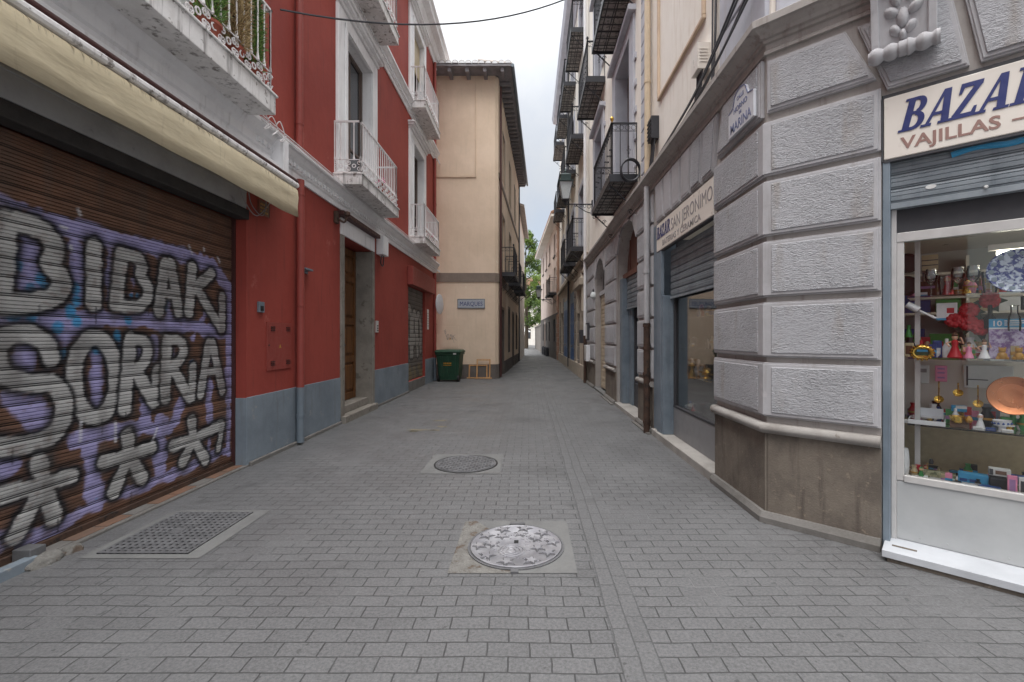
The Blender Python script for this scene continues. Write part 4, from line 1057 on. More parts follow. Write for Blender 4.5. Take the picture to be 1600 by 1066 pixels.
# ================================================================== corner bazaar building (right)
BAZ = thing('corner_building', 'grey stone and cream corner building with the two bazaar shop fronts', 'building', (2.6, 6, 0))
TJ = .744; TE = 3.5          # chamfer: end of pier, end of shop opening
def miter(o):                # corner of the two faces pushed out by o
    # street face line x = 1.95-o ; chamfer line offset o
    x = 1.95-o
    px_, py_ = CH.p(0, o, 0).x, CH.p(0, o, 0).y
    t = (x-px_)/CH.u[0]
    return (x, py_+CH.u[1]*t)
def corner_building():
    ARC = [(7.95, 9.85, 2.86), (11.35, 13.0, 2.80)]
    m = MB(R)
    ops = [(4.64, 6.72, .0, 3.19, .35, 2), (7.95, 9.85, .0, 3.85, .35, 0), (11.35, 13.0, 0, 3.66, .3, 0)]
    m.wall(3.67, 14.8, -.1, 3.95, ops, back=5, roof=False, ends=(False, True))
    for a, b, zs in ARC: m.arch(a, b, zs, zs+.99 if a < 10 else zs+.86, -.35 if a < 10 else -.3, 0)
    # chamfer face
    c = MB(CH); c.wall(0, 6, -.1, 3.95, [(TJ, TE, 0, 3.2, .2, 2)], back=4.0, roof=False, ends=(False, False))
    off = len(m.v); m.v += c.v; m.f += [[i+off for i in f] for f in c.f]; m.mi += c.mi
    w = m.build('ground_floor_wall', ['ashwarm', 'joint', 'blue'], BAZ)
    # upper floors, set back a little
    m = MB(R); ops = [(8.75, 10.15, 4.47, 7.35, .35, 1), (8.75, 10.15, 8.3, 11.2, .35, 1), (12.1, 13.3, 5.3, 7.3, .3, 1), (12.1, 13.3, 8.8, 11.2, .3, 1)]
    m.wall(3.69, 14.8, 3.95, 15.4, ops, o=-.05, back=5, roof=True, ends=(False, True))
    m2 = MB(CH); m2.quad((.02, -.05, 3.95), (6, -.05, 3.95), (6, -.05, 15.4), (.02, -.05, 15.4))
    off = len(m.v); m.v += m2.v; m.f += [[i+off for i in f] for f in m2.f]; m.mi += m2.mi
    m.build('upper_wall', ['cream', 'bluewhite'], BAZ)
    # rusticated corner pier
    zj = [.835, 1.316, 1.805, 2.30, 2.79, 3.27]
    bm_ = MB(); rg = MB()
    def cpoly(o, t0, t1):
        x, y = miter(o)
        a = R.p(4.635, 0, 0); b = R.p(4.635, o, 0); e = CH.p(TJ-.004, o, 0); f = CH.p(TJ-.004, 0, 0); c0 = (1.95, 3.67)
        return [(a.x, a.y), (b.x, b.y), (x, y), (e.x, e.y), (f.x, f.y), c0]
    g = .022
    for z0, z1 in zip(zj, zj[1:]):
        P0 = cpoly(.028, 0, 0); P1 = cpoly(.04, 0, 0)
        bm_.plan(P0, z0+g, z1-g); 
        q = .012
        pl = []
        # bevelled lip: thinner slab proud of the block
        a = R.p(4.62, 0.03, 0)
        x, y = miter(.04); b = R.p(4.62, .04, 0); e = CH.p(TJ-.02, .04, 0); f2 = CH.p(TJ-.02, .03, 0); c2 = miter(.03)
        bm_.plan([(a.x, a.y), (b.x, b.y), (x, y), (e.x, e.y), (f2.x, f2.y), c2], z0+g+q, z1-g-q)
        rg.F = R; rg.frus(3.67+.06, 4.61, z0+g+.034, z1-g-.034, .039, .047, .005)
        rg.F = CH; rg.frus(.045, TJ-.042, z0+g+.034, z1-g-.034, .039, .047, .005)
    # top course: plaque panel and wedge stones of the flat arches
    bm_.F = CH; rg.F = CH
    def wedge(F, poly, o=.032, rough=True):
        bm_.F = F; rg.F = F
        bm_.prism(poly, 0, o)
        cu = sum(p[0] for p in poly)/len(poly); cz = sum(p[1] for p in poly)/len(poly)
        du = max(p[0] for p in poly)-min(p[0] for p in poly); dz = max(p[1] for p in poly)-min(p[1] for p in poly)
        s1 = lambda d: [(cu+(u-cu)*(1-2*d/du), cz+(z-cz)*(1-2*d/dz)) for u, z in poly]
        bm_.prism(s1(.014), o-.002, o+.010)
        (rg if rough else bm_).prism(s1(.04), o+.008, o+.022 if rough else o+.014)
    wedge(CH, [(.01, 3.32), (.715, 3.32), (.535, 3.74), (.01, 3.74)])
    wedge(CH, [(.775, 3.225), (1.185, 3.225), (1.10, 3.74), (.605, 3.74)], rough=True)
    wedge(CH, [(1.235, 3.225), (1.66, 3.225), (1.62, 3.74), (1.15, 3.74)]); wedge(CH, [(1.71, 3.225), (2.13, 3.225), (2.17, 3.74), (1.67, 3.74)]); wedge(CH, [(2.18, 3.225), (2.6, 3.225), (2.68, 3.74), (2.22, 3.74)])
    wedge(R, [(3.70, 3.31), (4.56, 3.31), (4.42, 3.78), (3.70, 3.78)])
    us = [4.64, 4.98, 5.32, 5.66, 6.0, 6.34, 6.72]
    for k in range(6):
        a, b = us[k]+.012, us[k+1]-.012; sk = (2.6-k)*.03
        wedge(R, [(a, 3.21), (b, 3.21), (b-sk, 3.78), (a-sk-.01, 3.78)], rough=k < 2)
    # rusticated piers further along
    def pier(u0, u1, zj2):
        bm_.F = R; rg.F = R
        for z0, z1 in zip(zj2, zj2[1:]):
            bm_.frus(u0+.005, u1-.005, z0+g, z1-g, 0, .04, .012)
            rg.frus(u0+.04, u1-.04, z0+g+.04, z1-g-.04, .039, .047, .005)
    zz = zj+[3.74]
    pier(6.95, 7.90, zz); pier(9.95, 11.25, zz); pier(13.1, 14.75, zz)
    for a, b, zs in ARC:                        # wedge stones round the arches
        c, r = (a+b)/2, (b-a)/2
        for k in range(7):
            t0, t1 = PI*k/7+.02, PI*(k+1)/7-.02; r1 = r+.02; top = 3.75
            if k in (0, 6): continue
            pts = [(c-math.cos(t0)*r1, zs+math.sin(t0)*r1), (c-math.cos(t1)*r1, zs+math.sin(t1)*r1)]
            out = []
            for t in (t1, t0):
                s = min((top-zs)/max(.2, math.sin(t)), r+.55); out.append((c-math.cos(t)*s, min(top, zs+math.sin(t)*s)))
            bm_.F = R; bm_.prism(pts+out, 0, .034)
    bm_.build('rusticated_blocks', ['ash'], w, bevel=.004)
    rg.build('vermiculated_panels', ['rough'], w)
    # frieze ledge under the cornice
    line = [(1.95, 14.8), (1.95, 3.67)]
    e = CH.p(6, 0, 0); line.append((e.x, e.y))
    m = MB(); m.sweep(line, [(-.02, 3.80), (.03, 3.80), (.03, 3.825), (.012, 3.845), (.012, 3.885), (.035, 3.89), (.035, 3.915), (.06, 3.92), (.075, 3.945), (.12, 3.975), (.15, 3.98), (.15, 4.035), (.13, 4.05), (-.06, 4.06)])
    m.build('cornice', ['ashwarm'], BAZ)
    # plinth + roll moulding + foot
    def run(name, prof, mat, spans, smooth=False):
        for s in spans:
            m = MB(); m.sweep(s, prof); m.build(name, [mat], BAZ, smooth=smooth)
    ct = CH.p(TJ-.003, 0, 0)
    near = [(1.95, 4.638), (1.95, 3.67), (ct.x, ct.y)]; c1 = CH.p(.012, 0, 0); cc = (c1.x, c1.y)
    spans = [near, [(1.95, 7.9), (1.95, 6.95)], [(1.95, 11.25), (1.95, 9.95)], [(1.95, 14.8), (1.95, 13.1)]]
    run('plinth', [(-.02, -.05), (.022, -.05), (.022, .725), (-.02, .725)], 'plinth', [[(1.95, 4.638), (1.95, 4.13)], [(1.95, 4.12), (1.95, 3.655)], [cc, (ct.x, ct.y)]]+spans[1:])
    run('foot_course', [(-.02, -.05), (.075, -.05), (.075, .045), (.05, .085), (-.02, .085)], 'kerb', spans)
    run('roll_moulding', [(-.02, .718)]+[(.03+.045*math.sin(a), .762-.042*math.cos(a)) for a in [PI*k/8 for k in range(9)]]+[(-.02, .806)], 'roll', spans, True)
    # corbel with roll
    m = MB(CH)
    u0, u1 = .70, 1.03
    side = [(0.05, 3.42), (.10, 3.42), (.12, 3.5), (.15, 3.7), (.19, 3.85), (.24, 3.95), (.28, 4.2), (0, 4.2)]
    a = [m.pt(u0, o, z) for o, z in side]; b = [m.pt(u1, o, z) for o, z in side]
    for k in range(len(side)): j = (k+1) % len(side); m.face([a[k], a[j], b[j], b[k]])
    m.face(a[::-1]); m.face(b)
    for u in (u0+.0, u1-.035):
        aa = [m.pt(u-.004, o+.022, z) for o, z in side[1:7]]; bb = [m.pt(u+.039, o+.022, z) for o, z in side[1:7]]
        a2 = [m.pt(u-.004, o-.02, z) for o, z in side[1:7]]; b2 = [m.pt(u+.039, o-.02, z) for o, z in side[1:7]]
        for k in range(5): m.face([aa[k], aa[k+1], bb[k+1], bb[k]]); m.face([aa[k], a2[k], a2[k+1], aa[k+1]]); m.face([bb[k], b2[k], b2[k+1], bb[k+1]])
        m.face([aa[0], bb[0], b2[0], a2[0]])
    cb = m.build('corbel', ['ash'], BAZ, bevel=.005)
    m = MB(CH); n = 40; pts = []; rr = []
    for k in range(n+1):
        f = k/n; pts.append((u0-.02+(u1-u0+.04)*f, .12, 3.43)); x = abs(f-.5)*2
        rr.append(.036+.02*abs(math.sin(f*PI*4.5))*(1 if x < .93 else .6) if not (.44 < f < .56) else .05)
    m.tube(pts, rr, 12); m.build('roll', ['ash'], cb, smooth=True)
    m = MB(CH)
    def leafl(u, o, z, ru, rz, rot=0):
        rows = []
        for j in range(5):
            t = PI/2*j/4; row = []
            for i in range(10):
                q = 2*PI*i/10; x, y = math.cos(q)*math.cos(t)*ru, math.sin(q)*math.cos(t)*rz
                row.append(m.pt(u+x*math.cos(rot)-y*math.sin(rot), o+math.sin(t)*.045, z+x*math.sin(rot)+y*math.cos(rot)))
            rows.append(row)
        for A, B in zip(rows, rows[1:]):
            for i in range(10): m.face([A[i], A[(i+1) % 10], B[(i+1) % 10], B[i]])
    uc = (u0+u1)/2
    for (du, z, ru, rz, rot, o) in ((0, 3.52, .022, .04, 0, .115), (-.04, 3.56, .03, .045, .5, .12), (.04, 3.56, .03, .045, -.5, .12), (0, 3.63, .035, .07, 0, .13), (-.06, 3.68, .035, .05, .8, .135), (.065, 3.67, .035, .05, -.8, .135),
                                (-.04, 3.76, .03, .06, .3, .15), (.045, 3.77, .03, .06, -.3, .15), (-.085, 3.83, .035, .05, 1, .17), (.085, 3.84, .035, .05, -1, .17), (0, 3.86, .05, .07, 0, .18), (0, 3.98, .09, .05, 0, .23)):
        leafl(uc+du, o, z, ru, rz, rot)
    m.build('acanthus_carving', ['ash'], cb, smooth=True)
    # ---- street face shop front (first)
    m = MB(R); m.box(4.645, 6.9, -.22, .06, -.05, .099, 0); m.build('door_sill', ['step'], BAZ, bevel=.012)
    for q in ((6.5, 6.715, -.02, .03, .1, 2.76), (6.722, 6.94, -.01, .012, .1, 3.2), (6.44, 6.499, -.17, .02, .1, 2.1), (4.645, 4.66, -.34, -.005, .1, 2.75)):
        m = MB(R); m.box(*q); m.build('blue_pilaster', ['blue'], BAZ, bevel=.006)
    s = slats(R, 4.66, 6.46, 2.08, 2.745, -.10, .1); s.box(4.66, 6.46, -.12, -.085, 2.05, 2.08)
    sh = s.build('roller_shutter', ['blueshut'], BAZ); sh['label'] = 'blue grey roller shutter half raised over the side shop window'
    m = MB(R); m.box(4.66, 6.43, -.18, -.13, .1, .5); m.build('stall_riser', ['risergrey'], BAZ, bevel=.004)
    m = MB(R); m.box(4.66, 6.43, -.18, -.125, .5, .53); m.box(6.38, 6.43, -.18, -.13, .53, 2.3); m.box(4.66, 4.7, -.18, -.13, .53, 2.3)
    sw = m.build('shop_window', ['darkgrey'], BAZ, bevel=.003)
    m = MB(R); m.box(4.7, 6.38, -.16, -.154, .53, 2.3); m.build('pane', ['glass'], sw)
    m = MB(R); m.box(4.3, 6.9, -1.0, -.95, 0, 2.9); m.box(6.44, 6.5, -.95, -.19, 0, 2.9); m.box(4.3, 4.36, -.95, -.19, 0, 2.9); m.box(4.36, 6.44, -.95, -.19, 2.7, 2.76); m.box(4.36, 6.44, -.95, -.19, .45, .5)
    m.build('window_niche', ['darkgrey'], sw)
    for z in (.95, 1.35, 1.75): 
        m = MB(R); m.box(4.7, 6.4, -.6, -.2, z, z+.012); m.build('glass_shelf', ['clear'], sw)
    # ---- arched shop front (second)
    m = MB(R); m.box(7.955, 9.845, -.34, .06, -.05, .079); m.build('door_sill', ['step'], BAZ, bevel=.01)
    m = MB(R); c, r, zs = 8.9, .95, 2.86
    pts = [(c-r*math.cos(PI*k/16), zs+r*math.sin(PI*k/16)) for k in range(17)]
    m.prism(pts, -.26, -.22); 
    for u in (8.27, 8.9, 9.53): m.box(u-.02, u+.02, -.22, -.2, zs, zs+math.sqrt(r*r-(u-c)**2)-.01)
    m.box(7.951, 9.849, -.24, -.12, zs-.1, zs)
    m.build('arch_boards', ['redwood'], BAZ)
    s = slats(R, 7.98, 9.6, 2.12, 2.76, -.16, .09); s.box(7.98, 9.6, -.18, -.14, 2.09, 2.12); sh = s.build('roller_shutter', ['blueshut'], BAZ); sh['label'] = 'blue grey roller shutter half raised in the arched shop front'
    for q in ((9.6, 9.845, -.26, -.06, .08, 2.76), (9.3, 9.599, -.3, -.2, .08, 2.2), (7.955, 8.0, -.26, -.08, .08, 2.76)):
        m = MB(R); m.box(*q); m.build('blue_pilaster', ['blue'], BAZ, bevel=.006)
    m = MB(R); m.box(8.0, 9.3, -.3, -.24, .08, .55); m.box(8.0, 8.05, -.3, -.24, .55, 2.3); m.box(9.26, 9.3, -.3, -.24, .55, 2.3)
    sw2 = m.build('shop_window', ['darkgrey'], BAZ); m = MB(R); m.box(8.05, 9.26, -.28, -.27, .55, 2.3); m.build('pane', ['pane'], sw2)
    # ---- closed arch (third)
    s = slats(R, 11.4, 12.95, .06, 2.7, -.14, .11); sh = s.build('roller_shutter', ['shutcream'], BAZ); sh['label'] = 'closed cream roller shutter under the farther arch'
    m = MB(R); c, r, zs = 12.175, .825, 2.80
    m.prism([(c-r*math.cos(PI*k/16), zs+r*math.sin(PI*k/16)) for k in range(17)], -.26, -.2)
    m.build('fanlight', ['pane'], BAZ)
    m = MB(R)
    for u in (11.75, 12.175, 12.6): m.box(u-.015, u+.015, -.2, -.18, zs, zs+math.sqrt(r*r-(u-c)**2)-.01)
    m.box(11.351, 12.999, -.22, -.1, zs-.11, zs); m.build('fanlight_bars', ['ash'], BAZ)
    m = MB(R); m.box(11.3, 13.05, -.1, .05, -.05, .06); m.build('door_sill', ['conc'], BAZ, bevel=.01)
    # kerb strip along the plinth
    m = MB(R); m.box(6.9, 7.93, .075, .13, -.05, .02); m.box(9.87, 11.3, .075, .13, -.05, .02); m.build('kerb_edge', ['kerb'], BAZ)
    # ---- chamfer shop front
    for q in ((TJ+.004, TJ+.045, -.09, .01, .0, 2.73), (TE-.06, TE, -.19, .01, 0, 2.73)):
        m = MB(CH); m.box(*q); m.build('blue_pilaster', ['blue'], BAZ, bevel=.004)
    m = MB(CH); m.box(TJ+.016, TE+.1, -.19, .20, .03, .075, 0); m.box(TJ+.04, TE+.1, -.19, .185, -.05, .03, 1); m.box(TJ+.06, TJ+.19, .06, .085, .0755, .078, 2); m.build('door_sill', ['marble', 'plinth', 'plinth'], BAZ, bevel=.006)
    s = slats(CH, TJ+.046, TE-.07, 2.44, 2.735, -.05, .1, ribs=True); s.box(TJ+.046, TE-.07, -.09, -.03, 2.40, 2.44)
    sh = s.build('roller_shutter', ['blueshut'], BAZ); sh['label'] = 'blue grey roller shutter rolled up under the big shop sign'
    k = MB(CH); k.tube(spl([(1.1, -.045, 2.70), (1.22, -.043, 2.72), (1.36, -.043, 2.70), (1.5, -.043, 2.72)]), .02, 6); k.build('blue_spray', ['c_blue'], sh)
    k = MB(CH); k.prism([(1.0+.028*math.cos(t), 2.515+.014*math.sin(t)) for t in [2*PI*i/16 for i in range(16)]], -.047, -.043); k.lathe(CH.p(1.26, -.03, 2.45), [(.012, 0), (.008, .02)], 8, 0, (-.68, -.73, 0)); k.build('sticker', ['paper'], sh)
    m = MB(CH); m.box(TJ+.046, TJ+.075, -.14, -.07, .075, 2.4, 1); m.box(TJ+.076, TE-.07, -.135, -.08, 2.17, 2.235, 0); m.box(TJ+.076, TJ+.115, -.135, -.085, .49, 2.17, 1); m.box(TJ+.1151, TE-.07, -.135, -.078, .485, .53, 0); m.box(2.3, 2.35, -.135, -.085, .53, 2.17, 1)
    sw3 = m.build('shop_window', ['alu', 'alu'], BAZ, bevel=.003)
    m = MB(CH); m.box(TJ+.115, TE-.07, -.112, -.106, .53, 2.17); m.build('pane', ['glass'], sw3)
    m = MB(CH); m.box(TJ+.076, TE-.07, -.12, -.1, 2.235, 2.42); m.build('transom_panel', ['darkgrey'], sw3)
    m = MB(CH); m.box(TJ+.076, TE-.07, -.13, -.088, .078, .484)
    for i in range(9): m.lathe(CH.p(TJ+.2+i*.14, -.088, .115), [(.006, 0), (.004, .004)], 6, 0, (-.68, -.73, 0))
    m.build('stall_riser', ['panelgrey'], BAZ, bevel=.004)
    m = MB(CH); D = -1.7
    m.box(.2, TE, D-.05, D, .45, 2.5, 0); m.box(.2, .7, -.15, -.14, .3, 2.5, 1); m.box(.15, .2, D, -.15, .3, 2.5, 0); m.box(TE-.02, TE+.05, D, -.14, .3, 2.5, 1); m.box(.2, TE-.02, D, -.15, 2.3, 2.36, 2); m.box(.2, TE-.02, D, -.141, .44, .50, 3)
    m.box(.80, 1.62, -.62, -.6, .5, .87, 3); m.box(.80, 2.3, -.62, -.6, .89, 1.34, 2)
    m.build('window_niche', ['panelgrey', 'darkgrey', 'sign', 'c_tan'], sw3)
    m = MB(CH)
    for u in (TJ+.165, 1.95, 2.9): m.box(u, u+.03, -.3, -.27, .5, 2.28)
    m.build('shelf_post', ['alu'], sw3)
    for z, o1 in ((1.78, -.2), (1.345, -.18), (.875, -.16)):
        m = MB(CH); m.box(TJ+.13, TE-.1, -.55, o1, z, z+.012); m.build('glass_shelf', ['clear'], sw3)
    # ---- upper facade
    bq = MB(R); n = 0
    z = 4.07
    while z < 15: bq.frus(3.72, 4.62, z+.012, z+.49, -.05, -.015, .01); z += .5
    z = 4.07
    while z < 15: bq.frus(7.32, 7.86, z+.008, z+.235, -.05, -.02, .008); z += .25
    bq.F = CH; z = 4.07
    while z < 15: bq.frus(.06, .7, z+.012, z+.49, -.05, -.015, .01); z += .5
    bq.build('quoins', ['bluewhite'], BAZ)
    m = MB(R); t = .045
    for a, b, c, d in ((5.05, 6.85, 5.1, 5.1+t), (5.05, 6.85, 7.9, 7.9+t), (5.05, 5.05+t, 5.146, 7.899), (6.85-t, 6.85, 5.146, 7.899)): m.box(a, b, -.05, -.01, c, d)
    m.build('panel_moulding', ['creamtrim'], BAZ, bevel=.008)
    for (a, b, c, d) in ((8.75, 10.15, 4.47, 7.35), (8.75, 10.15, 8.3, 11.2), (12.1, 13.3, 5.3, 7.3), (12.1, 13.3, 8.8, 11.2)):
        w_ = window(R, BAZ, a, b, c, d, .3, o0=-.05)
        m = MB(R); m.box(a-.35, a-.002, -.06, -.005, c-.02, d+.25); m.box(b+.002, b+.35, -.06, -.005, c-.02, d+.25); m.box(a-.002, b+.002, -.06, -.006, d, d+.25); m.box(a-.42, b+.42, -.06, .1, d+.251, d+.36)
        for i in range(5): m.box(a-.47, a-.351, -.06, -.02, c+.2+i*.5, c+.32+i*.5)
        m.build('surround', ['bluewhite'], w_, bevel=.01)
    m = MB(R); m.box(12.0, 13.4, -.06, .1, 5.16, 5.28); m.build('window_sill', ['bluewhite'], BAZ, bevel=.01)
    balcony(R, BAZ, 8.24, 10.5, 4.37, .1, .5, .98, 'black', 2, o0=-.05); balcony(R, BAZ, 8.24, 10.5, 8.17, .1, .5, .98, 'black', 1, o0=-.05)
    balcony(R, BAZ, 11.7, 13.7, 8.17, .1, .5, .98, 'black', 1, o0=-.05)
    m = MB(R); m.tube([(7.24, .03, 4.07), (7.24, .03, 15)], .05, 8); 
    for z in (5.6, 7.2, 8.8): m.tube([(7.24, .03, z), (7.24, .03, z+.05)], .058, 8)
    m.build('drain_pipe', ['creampipe'], BAZ, smooth=True)
    m = MB(R); m.tube([(7.02, .1, 1.72), (7.02, .1, 3.85)], .045, 10, 0); m.tube([(7.02, .1, 0), (7.02, .1, 1.72)], .052, 10, 1)
    for z in (.15, .9, 1.3, 1.66): m.tube([(7.02, .1, z), (7.02, .1, z+.05)], .062, 10, 1)
    m.tube([(7.02, .1, 2.5), (7.02, .1, 2.56)], .055, 10, 0)
    m.build('drain_pipe', ['ash', 'rust'], BAZ, smooth=True)
    m = MB(R); m.tube([(14.7, .1, 1.55), (14.7, .1, 15)], .05, 8, 0); m.tube([(14.7, .1, 0), (14.7, .1, 1.55)], .055, 8, 1); m.build('drain_pipe', ['white', 'rust'], BAZ, smooth=True)
    m = MB(); m.sweep([(2.0, 14.8), (2.0, 3.69)], [(-.05, 14.9), (.08, 14.9), (.12, 15.1), (.4, 15.2), (.45, 15.4), (-.05, 15.45)]); m.build('eaves_cornice', ['bluewhite'], BAZ)
corner_building()

# ---------------------------------------------------------------- signs
def bazar_letters(F, u, z, h, par, mat='navy', slant=.22, wx=.82):
    # slab serif italic capitals from prisms, unit: cap height 1
    m = MB(F); cnt = [0]
    def P(pts, x):
        cnt[0] += 1; k = .0031+.00022*(cnt[0] % 9)
        m.prism([(u+((x+a)*wx+b*slant)*h, z+b*h) for a, b in pts], 0.021, .021+k)
    def rc(x, a, b, c, d): P([(a, c), (b, c), (b, d), (a, d)], x)
    def serif(x, a, b, c=0): rc(x, a, b, c, c+.075) if c < .5 else rc(x, a, b, c-.075, c)
    def bowl(x, x0, z0, z1, w, t):
        zc, rz = (z0+z1)/2, (z1-z0)/2; n = 12
        o = [(x0+w*math.sin(PI*k/n), zc-rz*math.cos(PI*k/n)) for k in range(n+1)]
        i = [(x0+(w-t*1.25)*math.sin(PI*k/n), zc-(rz-t*.72)*math.cos(PI*k/n)) for k in range(n+1)]
        for k in range(n): P([o[k], o[k+1], i[k+1], i[k]], x)
    def A(x):
        P([(.0, 0), (.11, 0), (.42, 1), (.33, 1)], x); P([(.46, 0), (.68, 0), (.53, 1), (.34, 1)], x); rc(x, .17, .52, .28, .37); serif(x, -.1, .2); serif(x, .38, .76)
    def B(x):
        rc(x, .06, .27, 0, 1); serif(x, -.04, .3); serif(x, -.04, .3, 1); rc(x, .27, .38, .9, 1); rc(x, .27, .38, 0, .1); rc(x, .27, .38, .48, .57)
        bowl(x, .36, .5, 1.0, .26, .15); bowl(x, .36, 0, .55, .31, .15)
    def Z(x):
        rc(x, .04, .62, .87, 1); rc(x, 0, .62, 0, .13); P([(.0, .1), (.2, .1), (.62, .9), (.42, .9)], x); P([(.04, .7), (.12, .7), (.16, .87), (.04, .87)], x); P([(.54, .28), (.62, .28), (.62, .13), (.5, .13)], x)
    def Rr(x):
        rc(x, .06, .27, 0, 1); serif(x, -.04, .36); serif(x, -.04, .3, 1); rc(x, .27, .38, .9, 1); rc(x, .27, .38, .44, .54); bowl(x, .36, .44, 1.0, .28, .15); P([(.3, .48), (.48, .48), (.72, 0), (.5, 0)], x); serif(x, .5, .8)
    x = 0.05; B(x); x += .72; A(x); x += .74; Z(x); x += .70; A(x); x += .82; Rr(x)
    return m.build('lettering', [mat], par)

def signs():
    e = thing('shop_sign', 'white shop sign with navy slanted BAZAR over brown VAJILLAS', 'sign', tuple(CH.p(1.8, 0, 2.73)))
    m = MB(CH); m.box(TJ+.012, TE+.05, -.03, .02, 2.74, 3.17); m.build('board', ['sign'], e, bevel=.006)
    m = MB(CH); m.box(TJ+.006, TE+.05, -.03, .012, 3.172, 3.195); m.box(TJ-.002, TJ+.009, -.03, .014, 2.73, 3.172); m.box(TJ+.01, TE+.05, -.03, .016, 2.722, 2.738); m.build('frame', ['darkgrey'], e)
    bazar_letters(CH, TJ+.085, 2.905, .215, e)
    text(CH, 'VAJILLAS', TJ+.104, .021, 2.79, .112, 'mauve', e, bold=.0022, fit=.478, ext=.002); text(CH, '–', 1.372, .021, 2.79, .112, 'mauve', e, bold=.0022, ext=.002)
    e = thing('shop_sign', 'narrow white shop sign reading BAZAR SAN JERONIMO over the side shop window', 'sign', tuple(R.p(5.7, 0, 2.75)))
    m = MB(R); m.box(4.65, 6.71, -.03, .034, 2.77, 3.17); m.build('board', ['sign'], e, bevel=.006)
    m = MB(R); m.box(4.645, 6.715, -.03, .03, 2.752, 2.768); m.build('frame', ['darkgrey'], e)
    bazar_letters(Frame((1.95, 0), (0, -1), (-1, 0)), -6.69, 2.945, .175, e, slant=.1, wx=.93)
    for ob in e.children:
        if ob.name.startswith('lettering'):
            me = ob.data
            for v in me.vertices: v.co.x -= .0135
    text(R, 'SAN JERONIMO', 6.03, .035, 2.94, .225, 'greylet', e, rev=True, fit=1.36)
    text(R, 'BATERIAS Y CERAMICA', 6.42, .035, 2.81, .115, 'greylet', e, rev=True, fit=1.42, bold=.001)
    # marble street plaque
    e = thing('street_name_plaque', 'white marble street name plaque with MARINA in blue letters on the corner pier', 'plaque', tuple(R.p(4.05, .05, 3.3)))
    def outline(s, du=0):
        c = 3.965; w = .235
        pts = [(c-w*s, 3.345), (c+w*s, 3.345), (c+w*s, 3.57), (c+w*s*.62, 3.59), (c+w*s*.52, 3.635)]
        pts += [(c+w*.5*math.cos(t)*s, 3.645+.07*math.sin(t)*s) for t in [PI*k/8 for k in range(1, 8)]]
        pts += [(c-w*s*.52, 3.635), (c-w*s*.62, 3.59), (c-w*s, 3.57)]
        return pts
    m = MB(R); m.prism(outline(1.0), .055, .078); m.build('slab', ['plaque'], e, bevel=.004)
    m = MB(R); o = outline(.95)
    m.tube([(u, .079, z+.012 if z < 3.4 else z) for u, z in o[2:]], .005, 4); m.build('border_line', ['fadedblue'], e)
    for (s, u, z, sz, sx, al) in (('CALLE', 3.965, 3.62, .05, .9, 'CENTER'), ('HORNO', 3.965, 3.53, .068, 1.0, 'CENTER'), ('DE', 3.965, 3.483, .036, 1, 'CENTER'), ('MARINA', 3.965, 3.372, .118, .88, 'CENTER')):
        text(R, s, u, .0785, z, sz, 'fadedblue', e, rev=True, sx=sx, align=al, bold=.0012)
    # boxes and cables on the cornice
    e = thing('junction_box', 'white louvred junction box with hanging cables above the bazaar cornice', 'junction box', tuple(R.p(5.1, 0, 4.4)))
    m = MB(R); m.box(4.93, 5.13, -.05, .09, 4.46, 4.75); 
    for i in range(5): m.box(4.922, 4.93, -.02, .07, 4.53+i*.035, 4.54+i*.035)
    m.build('case', ['sign'], e, bevel=.03)
    m = MB(R)
    for i in range(6): m.tube(spl([(4.95+i*.03, .03, 4.46), (4.95+i*.03, .04, 4.3), (5.0+i*.04, .06, 4.12), (5.2+i*.09, .1, 4.07)]), .009, 5)
    m.build('cable', ['iron'], e)
    e = thing('junction_box', 'small black junction box hanging beside the cream drain pipe', 'junction box', tuple(R.p(6.95, 0, 4.6)))
    m = MB(R); m.box(6.86, 7.08, -.05, .07, 4.55, 4.9)
    for i in range(5): m.box(6.87, 7.07, .07, .085, 4.58+i*.06, 4.61+i*.06)
    m.build('case', ['iron'], e, bevel=.01)
    m = MB(R)
    for i in range(5): m.tube([(6.88+i*.04, .02, 4.56), (6.87+i*.045, .02, 4.4), (6.9+i*.05, .05, 4.07)], .01, 5)
    m.build('cable', ['iron'], e)
    m = MB(R)
    for i in range(4):
        q = random.uniform(-.02, .03)
        m.tube(spl([(8.2, -.0+q, 4.09+.02*i), (6.5, .05+q, 4.08+.015*i), (5.4, .09+q, 4.08+.02*i), (4.8, .1+q, 4.12+.03*i), (4.2, .09+q, 4.25+.06*i), (3.75, .03+q*.5, 4.5+.1*i)]), .012, 5)
    m.tube(spl([(4.75, -.0, 4.1), (4.72, -.02, 5), (4.74, -.02, 7), (4.72, -.02, 9)]), .014, 5); m.tube(spl([(4.78, -.0, 4.1), (4.80, -.02, 5), (4.78, -.02, 7), (4.8, -.02, 9)]), .01, 5)
    tag(m.build('cable_bundle', ['iron']), 'black cables running along the bazaar cornice and up the corner quoins', 'cable')
    m = MB(R)
    for i in range(5): m.tube([(8.02+.02*i, .12+.17*math.cos(2*PI*k/20), 4.5+.2*math.sin(2*PI*k/20)) for k in range(20)], .014, 5, 0, True)
    tag(m.build('cable_coil', ['iron']), 'coil of black cable hanging at the near end of the brass-knobbed balcony', 'cable coil')
    e = thing('wall_light', 'small white bulkhead lamp on the wall by the cream roller shutter', 'lamp', tuple(R.p(13.1, 0, 2.6)))
    m = MB(R); m.lathe(R.p(13.15, .04, 2.62), [(.03, 0), (.1, .05), (.11, .12), (.06, .2)], 12); m.build('shade', ['lampglass'], e, smooth=True); m = MB(R); m.box(13.1, 13.2, .04, .07, 2.75, 2.9); m.build('bracket', ['iron'], e)
    e = thing('utility_box', 'pale grey meter box fixed low beside the far drain pipe', 'utility box', tuple(R.p(14.2, .04, .9)))
